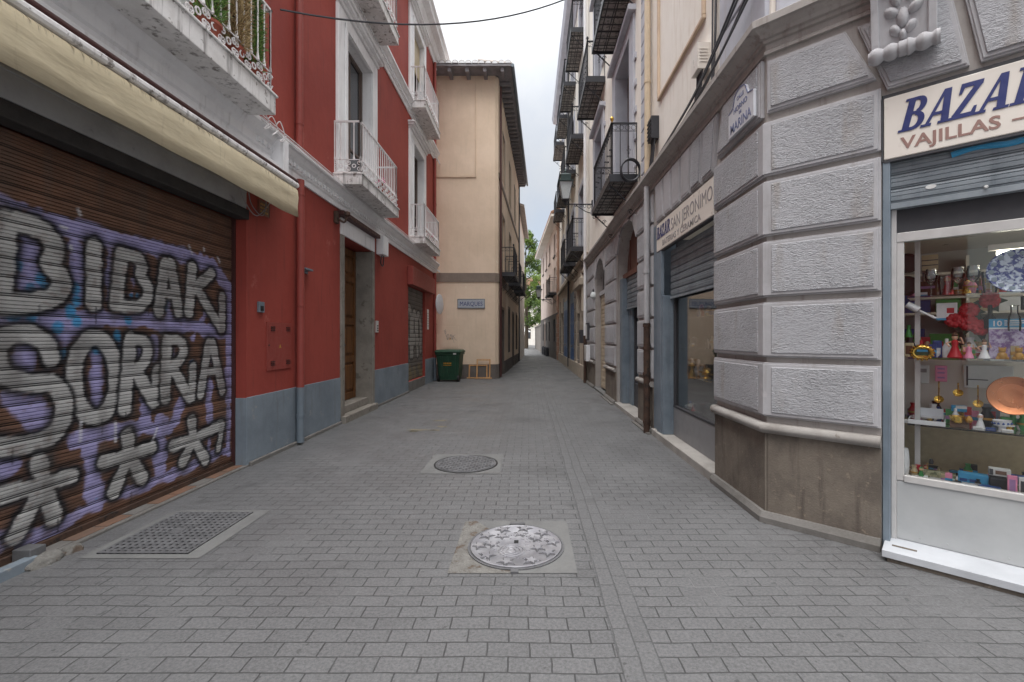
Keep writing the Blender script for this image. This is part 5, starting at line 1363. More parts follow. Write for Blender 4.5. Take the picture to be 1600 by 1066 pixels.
    m = MB(R); m.box(13.9, 14.45, .04, .16, .75, 1.25); m.build('case', ['porc'], e, bevel=.01); m = MB(R); m.box(13.95, 14.4, .16, .165, .8, 1.2); m.build('door', ['alu'], e)
    e = thing('utility_box', 'dark barred intercom box above the pale meter box by the far drain pipe', 'utility box', tuple(R.p(14.2, .04, 1.4)))
    m = MB(R); m.box(14.0, 14.4, .04, .12, 1.4, 1.95); m.build('case', ['darkgrey'], e, bevel=.01); m = MB(R)
    for i in range(4): m.box(14.04+i*.09, 14.08+i*.09, .12, .13, 1.45, 1.9)
    m.build('bar', ['alu'], e)
signs()

# ---------------------------------------------------------------- street lanterns
def lantern(F, u, o_arm, z_arm, sc, label):
    e = thing('street_lantern', label, 'street lamp', tuple(F.p(u, 0, z_arm)), 'wall lanterns along the street')
    m = MB(F); m.box(u-.05*sc, u+.05*sc, -.05, .02, z_arm-.3*sc, z_arm+.12*sc); m.tube([(u, 0, z_arm), (u, o_arm+.06*sc, z_arm)], .02*sc, 6)
    m.tube(spl([(u, .02, z_arm-.28*sc), (u, o_arm*.25, z_arm-.22*sc), (u, o_arm*.6, z_arm-.04*sc)]), .014*sc, 5)
    for f in (.12, .28, .42): ring(m, u, o_arm*f, z_arm-.08*sc*(1-f), .06*sc*(1-f), .009*sc, 'o', 10)
    scroll(m, u, o_arm*.62, z_arm-.05*sc, .05*sc, .01*sc, 1, 'o')
    m.build('arm', ['iron'], e)
    c = F.p(u, o_arm, z_arm); z0 = .1*sc
    m = MB(); m.lathe(c, [(.02*sc, -.02*sc), (.05*sc, .02*sc), (.035*sc, .05*sc), (.11*sc, z0), (.125*sc, z0+.03*sc), (.1*sc, z0+.03*sc)], 12)
    def sq(r, z): return [(c.x+a*r, c.y+b*r, c.z+z) for a, b in ((-1, -1), (1, -1), (1, 1), (-1, 1))]
    zt = z0+.55*sc; r0, r1 = .1*sc, .2*sc
    for A, B in zip(sq(r0, z0+.03*sc), sq(r1, zt)): m.tube([A, B], .012*sc, 4)
    for r, z in ((r0, z0+.04*sc), (r1, zt)): m.tube(sq(r, z), .014*sc, 4, 0, True)
    m.build('cage', ['iron'], e)
    m = MB(); a = [m.raw(p) for p in sq(r0*.93, z0+.04*sc)]; b = [m.raw(p) for p in sq(r1*.95, zt-.01*sc)]
    for k in range(4): m.face([a[k], a[(k+1) % 4], b[(k+1) % 4], b[k]])
    m.build('lamp_glass', ['lampglass'], e)
    m = MB(); P = [sq(.245*sc, zt), sq(.245*sc, zt+.02*sc), sq(.15*sc, zt+.05*sc), sq(.16*sc, zt+.2*sc), sq(.175*sc, zt+.21*sc), sq(.08*sc, zt+.27*sc), sq(.02*sc, zt+.29*sc)]
    R_ = [[m.raw(p) for p in r] for r in P]
    for A, B in zip(R_, R_[1:]):
        for k in range(4): m.face([A[k], A[(k+1) % 4], B[(k+1) % 4], B[k]])
    m.face(R_[0]); m.lathe((c.x, c.y, c.z+zt+.28*sc), [(.01*sc, 0), (.03*sc, .03*sc), (.015*sc, .06*sc), (.035*sc, .09*sc), (.004*sc, .17*sc)], 8)
    m.build('roof', ['lanterngreen'], e)
MT['lanterngreen'] = plain('dark_green_lantern_metal', S(66, 82, 80), .45, .2)
lantern(R, 13.75, .82, 5.58, 1.0, 'large dark lantern on a scrolled arm just beyond the brass-knobbed balcony')
# ================================================================== second stone building (right, beyond)
def far_right():
    B2 = thing('balconied_house', 'cream house with rows of black iron balconies and blue street doors', 'house', (2.2, 20, 0))
    m = MB(R)
    ops = [(15.6, 17.0, -.1, 3.1, .3), (19.0, 20.5, -.1, 3.0, .06), (22.3, 24.3, -.1, 2.9, .06), (25.5, 27.0, .6, 2.9, .25), (17.5, 18.4, .5, 2.8, .2)]
    m.wall(14.82, 28.5, -.1, 4.2, ops, back=6, roof=False)
    m.build('ground_floor_wall', ['sand'], B2)
    m = MB(R)
    cols = [(15.9, 17.3), (19.2, 20.5), (22.0, 23.3), (25.0, 26.3)]
    lv = [(4.62, 7.0), (8.5, 10.9), (12.2, 14.2)]
    ops = [(a, b, c, d, .3, 1) for a, b in cols for c, d in lv]
    m.wall(14.82, 28.5, 4.2, 15.5, ops, o=-.03, back=6)
    m.build('upper_wall', ['cream', 'bluewhite'], B2)
    m = MB(R)
    for u in (14.95, 17.1, 18.45, 20.6, 24.4, 27.1):
        for i in range(7): m.frus(u, u+.4, .15+i*.5, .62+i*.5, 0, .05, .012)
    m.build('rusticated_pilasters', ['greystone'], B2)
    m = MB(R); m.box(14.82, 28.5, 0, .06, -.05, .5); m.box(14.82, 18.4, 0, .1, 3.75, 3.85); m.box(14.82, 28.5, -.03, .12, 4.15, 4.32); m.build('string_course', ['sand'], B2, bevel=.01)
    for a, b, top in ((19.0, 20.5, 3.0), (22.3, 24.3, 2.9)):
        m = MB(R); c = (a+b)/2
        for p, q in ((a+.01, c-.01), (c+.01, b-.01)):
            m.box(p, q, -.05, .03, 0, top-.01)
            for z in (.15, 1.2, 2.2): m.frus(p+.1, q-.1, z, z+.85 if z < 2 else top-.12, .03, .045, .008)
        d = m.build('door', ['bluedoor'], B2); 
        m = MB(R); m.lathe(R.p(c-.08, .04, 1.1), [(.02, 0), (.03, .04)], 8, 0, (-1, 0, 0)); m.build('handle', ['brass'], d)
        m = MB(R); m.box(a-.14, a-.005, .0, .035, 0, top+.5); m.box(b+.005, b+.14, .0, .035, 0, top+.5); m.box(a-.004, b+.004, 0, .03, top, top+.45); m.build('door_surround', ['blueledge'], d)
    m = MB(R); m.box(15.61, 16.99, -.28, -.22, 0, 3.1); m.build('door', ['door'], B2)
    m = MB(R); m.box(15.4, 15.6, 0, .12, 2.4, 3.3); m.box(17.0, 17.2, 0, .12, 2.4, 3.3); m.box(15.3, 17.3, 0, .22, 3.3, 3.55); m.prism([(15.5, 3.551), (17.1, 3.551), (16.3, 4.05)], 0, .12); m.build('carved_portal', ['sand'], B2, bevel=.02)
    m = MB(R); m.box(25.51, 26.99, -.23, -.2, .61, 2.89); m.box(17.51, 18.39, -.18, -.15, .51, 2.79); m.build('barred_window', ['darkgrey'], B2)
    for a, b in cols:
        for c, d in lv:
            w = window(R, B2, a, b, c, d, .26, o0=-.03)
            m = MB(R); m.box(a-.22, a-.002, -.04, .01, c, d+.2); m.box(b+.002, b+.22, -.04, .01, c, d+.2); m.box(a-.002, b+.002, -.04, .009, d, d+.2); m.build('surround', ['bluewhite'], w)
    for (a, b) in ((15.5, 17.8), (18.8, 21.0), (21.6, 23.8), (24.6, 26.8)):
        for z in (4.5, 8.38, 12.06):
            if a > 21 and z < 5: continue
            balcony(R, B2, a, b, z, .12, .5, 1.0, 'black', 1 if a < 18 else 0, o0=-.03)
    m = MB(); m.sweep([(1.98, 28.5), (1.98, 14.82)], [(-.05, 14.7), (.06, 14.7), (.1, 14.95), (.42, 15.05), (.5, 15.3), (.5, 15.45), (-.05, 15.55)]); m.build('eaves_cornice', ['bluewhite'], B2)
    m = MB(R); m.tube([(21.3, .06, .1), (21.3, .06, 15)], .05, 6); m.build('drain_pipe', ['darkgrey'], B2)
    e = thing('mail_box', 'dark metal letter box beside the carved stone portal', 'letter box', tuple(R.p(15.3, 0, 1.4)))
    m = MB(R); m.box(15.0, 15.38, .05, .22, 1.3, 1.75); m.build('case', ['darkgrey'], e, bevel=.01); m = MB(R); m.box(15.06, 15.32, .22, .226, 1.62, 1.66); m.build('slot', ['black'], e)
    # pink house
    PF = Frame((1.92, 28.6), (-.05, .99875), (-.99875, -.05))
    PK = thing('pink_house', 'pink plastered house with overhanging eaves and brick quoins down the street', 'house', tuple(PF.p(7, 0, 0)))
    ln = 14.6; wins = []
    for a in (1.9, 5.4, 8.2, 11.2): wins += [(a, a+1.0, 4.5 if a < 3 else 4.9, 6.3), (a, a+1.0, 7.1, 8.6), (a+.05, a+.95, 1.2, 2.7)]
    m = MB(PF); m.wall(0, ln, -.1, 9.2, [(a, b, c, d, .25) for a, b, c, d in wins]+[(9.6, 10.6, -.1, 2.6, .2)], back=7); m.build('wall', ['pink'], PK)
    m = MB(PF); m.box(1.3, 9.59, 0, .03, -.05, 2.95-.0); 
    m2 = MB(PF); 
    m = MB(PF)
    # grey base between the window openings
    xs = [1.25]; 
    segs = [(1.25, 1.94), (2.86, 5.44), (6.36, 8.24), (9.16, 9.59), (10.61, 11.24), (12.16, ln)]
    for a, b in segs: m.box(a, b, 0, .03, -.05, 3.0)
    for a, b in ((1.94, 2.86), (5.44, 6.36), (8.24, 9.16), (11.24, 12.16)): m.box(a, b, 0, .029, -.05, 1.2); m.box(a, b, 0, .029, 2.7, 3.0)
    m.box(0, ln, 0, .05, 3.001, 3.1); m.build('grey_base', ['greyband'], PK)
    m = MB(PF)
    for i in range(31): m.box(-.01, 1.05 if i % 2 else .75, -.02, .035, .02+i*.295-(0), .3+i*.295)
    m.build('brick_quoin', ['brick'], PK)
    for a, b, c, d in wins:
        w = window(PF, PK, a, b, c, d, .2, rows=(.5,))
        m = MB(PF)
        if c < 2:
            for i in range(6): m.tube([(a+.08+i*.16, .0, c), (a+.08+i*.16, 0, d)], .012, 4)
            m.build('window_bars', ['iron'], w)
        else:
            m.box(a-.1, b+.1, 0, .08, c-.1, c-.001); m.build('sill', ['greyband'], w)
    m = MB(PF); m.box(9.61, 10.59, -.19, -.14, 0, 2.59); m.build('door', ['brown'], PK)
    m = MB(PF); rows = []
    a = [m.pt(-.5, .55, 9.25), m.pt(ln+.6, .55, 9.25), m.pt(ln+.6, -4, 11.6), m.pt(-.5, -4, 11.6)]; b = [m.pt(-.5, .55, 9.4), m.pt(ln+.6, .55, 9.4), m.pt(ln+.6, -4, 11.8), m.pt(-.5, -4, 11.8)]
    for k in range(4): j = (k+1) % 4; m.face([a[k], a[j], b[j], b[k]])
    m.face(a); m.face(b); m.build('roof', ['brick'], PK)
    m = MB(PF); m.box(-.5, ln+.6, 0, .54, 9.1, 9.24); m.build('eaves_soffit', ['cream'], PK)
    balcony(PF, PK, 1.2, 3.6, 4.35, .12, .5, 1.0, 'black', 0)
    lantern(PF, 4.6, .95, 4.3, 1.1, 'small distant lantern on the pink house wall')
    for k in range(3):
        e = thing('bollard', 'dark low stone guard post at the foot of the pink house, one of three', 'bollard', tuple(PF.p(6.4+k*1.9, .15, 0)), 'guard posts along the pink house')
        m = MB(); m.lathe(PF.p(6.4+k*1.9, .16, 0), [(.13, 0), (.12, .5), (.14, .52), (.1, .7), (.02, .74)], 10); m.build('post', ['iron'], e)
    # garden wall beyond, end buildings
    m = MB(); m.plan([(1.25, 43.4), (.9, 62), (1.3, 62), (1.7, 43.4)], -.05, 2.7); m.plan([(1.18, 43.4), (.83, 62), (1.37, 62), (1.77, 43.4)], 2.7, 2.85)
    tag(m.build('garden_wall', ['greystone']), 'low grey stone garden wall beyond the pink house', 'wall')
    e = thing('distant_house', 'pale cream house closing the far end of the street', 'house', (0, 84, 0))
    F2 = Frame((0, 84), (1, 0), (0, -1)); wn = [(-5+i*2.2, -4+i*2.2, z, z+1.8) for i in range(6) for z in (1.2, 4.4, 7.6)]
    m = MB(F2); m.wall(-8, 9, -.1, 11, [(*w, .3) for w in wn], back=8); m.build('wall', ['cream'], e)
    for w in wn: window(F2, e, *w, .2, rows=(.5,))
    m = MB(F2); m.prism([(-8.5, 11.01), (9.5, 11.01), (8, 12.6), (-7, 12.6)], -8.4, .5); m.build('roof', ['brick'], e)
    m = MB(F2); m.box(-8, 9, 0, .08, 3.6, 3.85); m.build('string_course', ['sand'], e)
    e = thing('parasol', 'white cafe parasol at the far end of the street', 'parasol', (-.7, 66, 0))
    m = MB(); m.lathe((-.9, 66, 0), [(1.3, 2.25), (1.28, 2.3), (.05, 3.0)], 8); m.build('canopy', ['porc'], e); m = MB(); m.tube([(-.9, 66, 0), (-.9, 66, 2.9)], .03, 6); m.lathe((-.9, 66, 0), [(.3, 0), (.3, .08), (.05, .1)], 10); m.build('pole', ['alu'], e)
    e = thing('lamp_post', 'dark slim lamp post at the far end of the street', 'lamp post', (-.2, 70, 0))
    m = MB(); m.lathe((-.25, 70, 0), [(.22, 0), (.2, .6), (.1, .8), (.07, 3.2), (.12, 3.25), (.05, 3.4)], 10); m.build('post', ['iron'], e); m = MB(); m.lathe((-.25, 70, 3.4), [(.12, 0), (.2, .45), (.05, .65), (.02, .8)], 8); m.build('lamp_head', ['lampglass'], e)
far_right()

# ================================================================== cream house (left, facing the camera)
def tile_row(m, p0, p1, n, r, back, rise, mi=0):     # scalloped roof tiles between p0 and p1, running back
    p0, p1 = Vector(p0), Vector(p1); back = Vector(back)
    d = (p1-p0)/n; dn = d.normalized(); up = Vector((0, 0, 1))
    for i in range(n):
        c = p0+d*(i+.5)+up*random.uniform(-.008, .012)+back*random.uniform(-.01, .01); q0 = []; q1 = []; q2 = []
        for k in range(7):
            t = PI*k/6; o = dn*(math.cos(t)*r)+up*(math.sin(t)*r)
            oi = dn*(math.cos(t)*(r-.018))+up*(math.sin(t)*(r-.018))
            q0.append(m.raw(c+o)); q2.append(m.raw(c+oi)); q1.append(m.raw(c+o+back+up*rise))
        for k in range(6): m.face([q0[k], q0[k+1], q1[k+1], q1[k]], mi); m.face([q0[k], q2[k], q2[k+1], q0[k+1]], mi)
        m.face(q2[::-1]+[], 1)
def cream_house():
    BF = Frame((0, 16.2), (1, 0), (0, -1)); BS = Frame((-1.10, 16.32), (.042, .9991), (.9991, -.042)); ln = 11.4
    CR = thing('cream_house', 'tall cream corner house with brown band, tiled eaves and black balconies', 'house', (-2.2, 18, 0))
    m = MB(BF); m.box(-3.6, -1.22, -.3, 0, -.1, 10.95)
    m.plan([(-1.22, 0), (-1.22, -.3), (-1.10, -.3), (-1.10, -.12)], -.1, 10.95)
    wins = [(1.4, 2.4, 4.0, 6.3), (4.6, 5.6, 4.0, 6.3), (7.8, 8.8, 4.0, 6.3), (1.6, 2.4, 7.7, 9.6), (4.6, 5.4, 7.7, 9.6), (7.8, 8.6, 7.7, 9.6)]
    gd = [(.9, 2.0, -.1, 2.6), (4.0, 4.9, .8, 2.8), (6.4, 7.4, -.1, 2.7), (9.0, 10.0, .8, 2.8)]
    m.F = BS; m.wall(0, ln, -.1, 10.95, [(*w, .28) for w in wins]+[(*w, .25, 1) for w in gd], back=2.2, ends=(False, True))
    m.build('wall', ['beige', 'greyband'], CR)
    m = MB(BF); m.box(-3.6, -1.9, 0, .03, 7.27, 7.33); m.box(-1.93, -1.9, 0, .03, 7.33, 10.9); m.build('wall_moulding', ['creamtrim'], CR)
    def band(name, z0, z1, d, mat, spans=None):
        m = MB(); line = [(-3.6, 16.2), (-1.22, 16.2), (-1.10, 16.32)]
        p = BS.p(ln, 0, 0); line.append((p.x, p.y))
        if spans is None: m.sweep(line, [(-.02, z0), (d, z0), (d, z1), (-.02, z1)])
        else:
            m.sweep(line[:3]+[tuple(BS.p(spans[0][1], 0, 0))[:2]], [(-.02, z0), (d, z0), (d, z1), (-.02, z1)])
            for a, b in spans[1:]: m.sweep([tuple(BS.p(a, 0, 0))[:2], tuple(BS.p(b, 0, 0))[:2]], [(-.02, z0), (d, z0), (d, z1), (-.02, z1)])
        return m.build(name, [mat], CR)
    band('brown_band', 3.5, 3.82, .03, 'brownband')
    band('dark_base', -.05, .52, .025, 'greyband', [(0, .89), (2.01, 6.39), (7.41, ln)])
    m = MB(BS); m.box(0, ln, 0, .03, 7.3, 7.5); m.build('string_course', ['brownband'], CR)
    for w in wins:
        q = window(BS, CR, *w, .22, mat='brown'); m = MB(BS); a, b, c, d = w
        m.box(a-.1, a-.002, -.01, .012, c, d+.1); m.box(b+.002, b+.1, -.01, .012, c, d+.1); m.box(a-.002, b+.002, -.01, .011, d, d+.1); m.build('surround', ['brownband'], q)
    for a, b, c, d in gd:
        m = MB(BS); m.box(a+.01, b-.01, -.22, -.16, max(0, c), d-.01)
        for i in range(3): m.frus(a+.12, b-.12, max(0, c)+.15+i*.8, max(0, c)+.8+i*.8 if max(0, c)+.8+i*.8 < d-.1 else d-.08, -.16, -.135, .02)
        m.build('door' if c < 0 else 'window_shutter', ['brown'], CR)
        m = MB(BS); m.box(a-.1, a-.003, .0, .014, max(.53, c), d+.1); m.box(b+.003, b+.1, 0, .014, max(.53, c), d+.1); m.box(a-.003, b+.003, 0, .013, d+.002, d+.1); m.build('door_surround', ['brownband'], CR)
    b = balcony(BS, CR, .9, 2.9, 3.86, .12, .52, .98, 'black', 1); b2 = balcony(BS, CR, 4.1, 6.1, 3.86, .12, .52, .98, 'black', 0); balcony(BS, CR, 7.3, 9.3, 3.86, .12, .52, .98, 'black', 0)
    m = MB(BS); m.tube([(.14, .07, .05), (.14, .07, 10.7)], .045, 8); m.build('drain_pipe', ['maroon'], CR, smooth=True)
    m = MB(BS); m.tube([(10.9, .07, .05), (10.9, .07, 10.7)], .045, 8); m.build('drain_pipe', ['iron'], CR, smooth=True)
    # eaves
    m = MB(); e0 = BS.p(ln, .45, 0); x0 = -.62
    A = [(-3.6, 15.6), (x0, 15.6), (e0.x, e0.y+.3)]
    Bk = [(-3.6, 19.2), (-2.6, 19.2), (e0.x-2.2, e0.y+.3)]
    lo = [m.raw((x, y, 10.95)) for x, y in A]; up = [m.raw((x, y, 11.03)) for x, y in A]; rb = [m.raw((x, y, 11.35)) for x, y in Bk]
    m.face([lo[0], lo[1], up[1], up[0]]); m.face([lo[1], lo[2], up[2], up[1]])
    m.face([up[0], up[1], rb[1], rb[0]]); m.face([up[1], up[2], rb[2], rb[1]])
    inn = [m.raw((-3.6, 16.2, 10.95)), m.raw((-1.12, 16.2, 10.95)), m.raw((BS.p(ln, 0, 0).x, e0.y+.3, 10.95))]
    m.face([lo[0], lo[1], inn[1], inn[0]]); m.face([lo[1], lo[2], inn[2], inn[1]])
    rf = m.build('roof', ['eave'], CR, recalc=False)
    m = MB(); tile_row(m, (-3.6, 15.58, 11.035), (x0+.02, 15.58, 11.035), 13, .11, (0, 1.6, 0), .14); tile_row(m, (x0+.03, 15.6, 11.035), (e0.x+.03, e0.y+.3, 11.035), 54, .11, (-1.2, 0, 0), .11)
    m.build('roof_tiles', ['roof', 'porc'], rf)
    for i in range(5): x = -3.4+i*.62; m = MB(); m.box(x-.06, x+.06, 15.68, 16.21, 10.8, 10.949); m.build('rafter_end', ['eave'], rf)
    for i in range(30):
        p = BS.p(.3+i*.385, 0, 0); q = BS.p(.3+i*.385, .4, 0); m = MB(); m.tube([(p.x, p.y, 10.87), (q.x, q.y, 10.87)], .07, 4); m.build('rafter_end', ['eave'], rf)
    m = MB(); m.tube([(x0+.06, 15.6, 10.98), (e0.x+.09, e0.y+.3, 10.98)], .06, 8); m.build('gutter', ['greypipe'], rf)
    # house behind it
    e = thing('far_left_house', 'narrow pale house just past the cream house with a lower tiled roof', 'house', (-1.5, 30, 0))
    F3 = Frame((-.62, 27.9), (.03, .9995), (.9995, -.03)); m = MB(F3); m.wall(0, 9, -.1, 9.6, [(1, 2, 4, 6, .2), (4, 5, 4, 6, .2), (1, 2, 0, 2.5, .2), (4, 5, .8, 2.5, .2)], back=2.2); m.build('wall', ['cream'], e)
    for w in ((1, 2, 4, 6), (4, 5, 4, 6), (4, 5, .8, 2.5)): window(F3, e, *w, .15, mat='brown')
    m = MB(F3); m.box(1.01, 1.99, -.18, -.12, 0, 2.49); m.build('door', ['brown'], e)
    m = MB(F3); a = [m.pt(0, .35, 9.61), m.pt(9.3, .35, 9.61), m.pt(9.3, -2.3, 10.6), m.pt(0, -2.3, 10.6)]; b = [m.pt(0, .35, 9.75), m.pt(9.3, .35, 9.75), m.pt(9.3, -2.3, 10.75), m.pt(0, -2.3, 10.75)]
    for k in range(4): j = (k+1) % 4; m.face([a[k], a[j], b[j], b[k]])
    m.face(a); m.face(b); m.build('roof', ['roof'], e)
    # things on and by the cream house
    e = thing('street_name_plate', 'grey blue tiled street name plate on the cream house front', 'name plate', (-2.15, 16.2, 2.6))
    m = MB(BF); m.box(-2.55, -1.60, .001, .03, 2.56, 2.86); m.build('plate', ['nameplate'], e, bevel=.006)
    m = MB(BF); m.box(-2.57, -1.58, .001, .034, 2.54, 2.559); m.box(-2.57, -1.58, .001, .034, 2.861, 2.88); m.box(-2.57, -2.551, .001, .034, 2.56, 2.86); m.box(-1.599, -1.58, .001, .034, 2.56, 2.86); m.build('frame', ['greypipe'], e)
    text(BF, 'MARQUES', -2.075, .031, 2.63, .22, 'navy', e, align='CENTER', fit=.82)
    e = thing('meter_cupboard', 'flush cream meter cupboard with scrawled graffiti on the cream house', 'meter cupboard', (-2.85, 16.2, 1.2))
    m = MB(BF); m.box(-3.14, -2.54, .001, .012, 1.12, 1.88); m.build('door', ['beige'], e, bevel=.003)
    m = MB(BF)
    for k in range(6):
        x = -3.06+random.uniform(0, .4); z = 1.3+random.uniform(0, .45); m.tube(spl([(x+random.uniform(-.1, .1), .0135, z+random.uniform(-.12, .12)) for _ in range(5)]), .005, 4)
    m.prism([(-2.87, 1.42), (-2.8, 1.42), (-2.835, 1.49)], .012, .0135, 1); m.build('scribble', ['eave', 'c_gold'], e)
    e = thing('round_sign', 'round pale sign seen edge on between the red and cream houses', 'sign', (-3.14, 15.6, 2.3))
    m = MB(); ax = (.985, -.17, 0); m.lathe((-3.10, 15.6, 2.65), [(.33, -.015), (.35, -.01), (.35, .01), (.33, .015)], 28, 0, ax); m.build('disc', ['plaque'], e, smooth=True); m = MB(); m.box(-3.25, -3.12, 15.58, 15.62, 2.5, 2.56); m.box(-3.25, -3.12, 15.58, 15.62, 2.74, 2.8); m.build('bracket', ['alu'], e)
    e = thing('wheeled_bin', 'green plastic wheeled bin in front of the cream house', 'bin', (-2.7, 15.4, 0), None)
    T = Matrix.Translation((-2.69, 15.35, 0)) @ Matrix.Rotation(math.radians(-4), 4, 'Z')
    m = MB(); m.T = T
    def loft(m, secs, mi=0):
        rows = []
        for (x0, x1, y0, y1, z) in secs:
            c = .05; rows.append([m.raw(p) for p in ((x0+c, y0, z), (x1-c, y0, z), (x1, y0+c, z), (x1, y1-c, z), (x1-c, y1, z), (x0+c, y1, z), (x0, y1-c, z), (x0, y0+c, z))])
        for A, B in zip(rows, rows[1:]):
            for k in range(8): m.face([A[k], A[(k+1) % 8], B[(k+1) % 8], B[k]], mi)
        m.face(rows[0][::-1], mi); m.face(rows[-1], mi)
    loft(m, [(-.32, .32, -.28, .28, .06), (-.34, .34, -.29, .3, .12), (-.4, .4, -.36, .36, .9), (-.43, .43, -.39, .39, .91), (-.43, .43, -.39, .39, .98)])
    for x in (-.25, 0, .25): m.box(x-.02, x+.02, -.375, -.3, .2, .88)
    m.build('body', ['bin'], e, bevel=.006)
    m = MB(); m.T = T; loft(m, [(-.45, .45, -.42, .41, .985), (-.45, .45, -.42, .41, 1.02), (-.4, .4, -.36, .38, 1.07), (-.2, .2, -.2, .25, 1.085)]); m.box(-.3, .3, .41, .46, .99, 1.03); m.build('lid', ['bin'], e, bevel=.006)
    for x in (-.37, .31):
        m = MB(); m.T = T; m.lathe((x, -.22, .11), [(.06, 0), (.11, 0), (.11, .06), (.06, .06)], 16, 0, (1, 0, 0)); m.build('wheel', ['black'], e)
    m = MB(); m.T = T; m.box(-.14, .14, -.382, -.378, .55, .57); 
    for k in range(5): m.box(-.13+k*.055, -.09+k*.055, -.382, -.378, .6, .65)
    m.prism([(-.06, .68), (.06, .68), (0, .8)], .379, .383); m.build('faded_print', ['c_gold'], e)
    m = MB(); m.T = T; m.box(.2, .3, -.396, -.391, .92, .97); m.build('sticker', ['paper'], e)
    for (x, lab, w, h, y) in ((-1.62, 'taller thin pine frame leaning on the cream house base', .5, .72, 15.98), (-1.82, 'lower wide pine frame standing behind the taller frame', .68, .52, 16.08)):
        e = thing('wooden_easel', lab, 'wooden frame', (x, y, 0), 'wooden frames leaning by the cream house')
        T = Matrix.Translation((x, y, 0)) @ Matrix.Rotation(math.radians(-9), 4, 'X') @ Matrix.Rotation(math.radians(random.uniform(-2, 2)), 4, 'Z')
        for nm, q in (('stile', (-w/2, -w/2+.045, 0, .025, 0, h)), ('stile', (w/2-.045, w/2, 0, .025, 0, h)), ('rail', (-w/2+.046, w/2-.046, .002, .023, h-.05, h-.005)), ('rail', (-w/2-.06, w/2+.06, -.027, -.002, .02, .06))):
            m = MB(); m.T = T; m.box(*q); m.build(nm, ['pine'], e, bevel=.003)
cream_house()

# ================================================================== tree at the end
def tree(x, y, h0, h1, r, n, label, seed):
    rnd = random.Random(seed)
    e = thing('tree', label, 'tree', (x, y, 0), 'trees at the end of the street')
    m = MB(); m.tube([(x, y, 0), (x+.1, y, h0), (x-.1, y, (h0+h1)*.5), (x, y, h1*.9)], [.32, .25, .16, .03], 8)
    for k in range(14):
        z = h0*.8+(h1-h0)*k/15; a = k*2.4; l = r*.8; m.tube([(x, y, z), (x+math.cos(a)*l*.5, y+math.sin(a)*l*.5, z+l*.35), (x+math.cos(a)*l, y+math.sin(a)*l, z+l*.5)], [.09, .05, .02], 5)
    m.build('trunk', ['bark'], e)
    m = MB(); tones = []; cl = []
    while len(cl) < 95:
        t = rnd.random(); a = rnd.uniform(0, 2*PI); prof = math.sin(PI*min(1, .25+.72*t))**.8
        q = r*prof*math.sqrt(rnd.random()); cl.append((Vector((x+math.cos(a)*q, y+math.sin(a)*q, h0+(h1-h0)*t)), rnd.uniform(.35, .85), rnd.random()))
    for c, cr, tone in cl:
        for i in range(n//95):
            d = Vector((rnd.gauss(0, 1), rnd.gauss(0, 1), rnd.gauss(0, .75))); d = d.normalized()*cr*rnd.random()**.45
            p = c+d; a = Vector((rnd.uniform(-1, 1), rnd.uniform(-1, 1), rnd.uniform(-.6, .6))).normalized(); b = a.cross(Vector((rnd.uniform(-1, 1), rnd.uniform(-1, 1), rnd.uniform(-1, 1)))).normalized()
            s = rnd.uniform(.09, .19); ids = [m.raw(p+a*s), m.raw(p+b*s*.5), m.raw(p-a*s), m.raw(p-b*s*.5)]; m.face(ids); tones.append(.6*tone+.4*rnd.random())
    f = m.build('crown', ['leaf'], e, recalc=False)
    at = f.data.attributes.new('tone', 'FLOAT', 'FACE'); at.data.foreach_set('value', tones)
tree(-.35, 60, 3.2, 15.6, 2.8, 12000, 'tall leafy green tree at the end of the street beside the pink house', 11)
tree(2.2, 70, 3.6, 12.5, 2.6, 6500, 'rounder green tree partly hidden behind the pink house', 12)
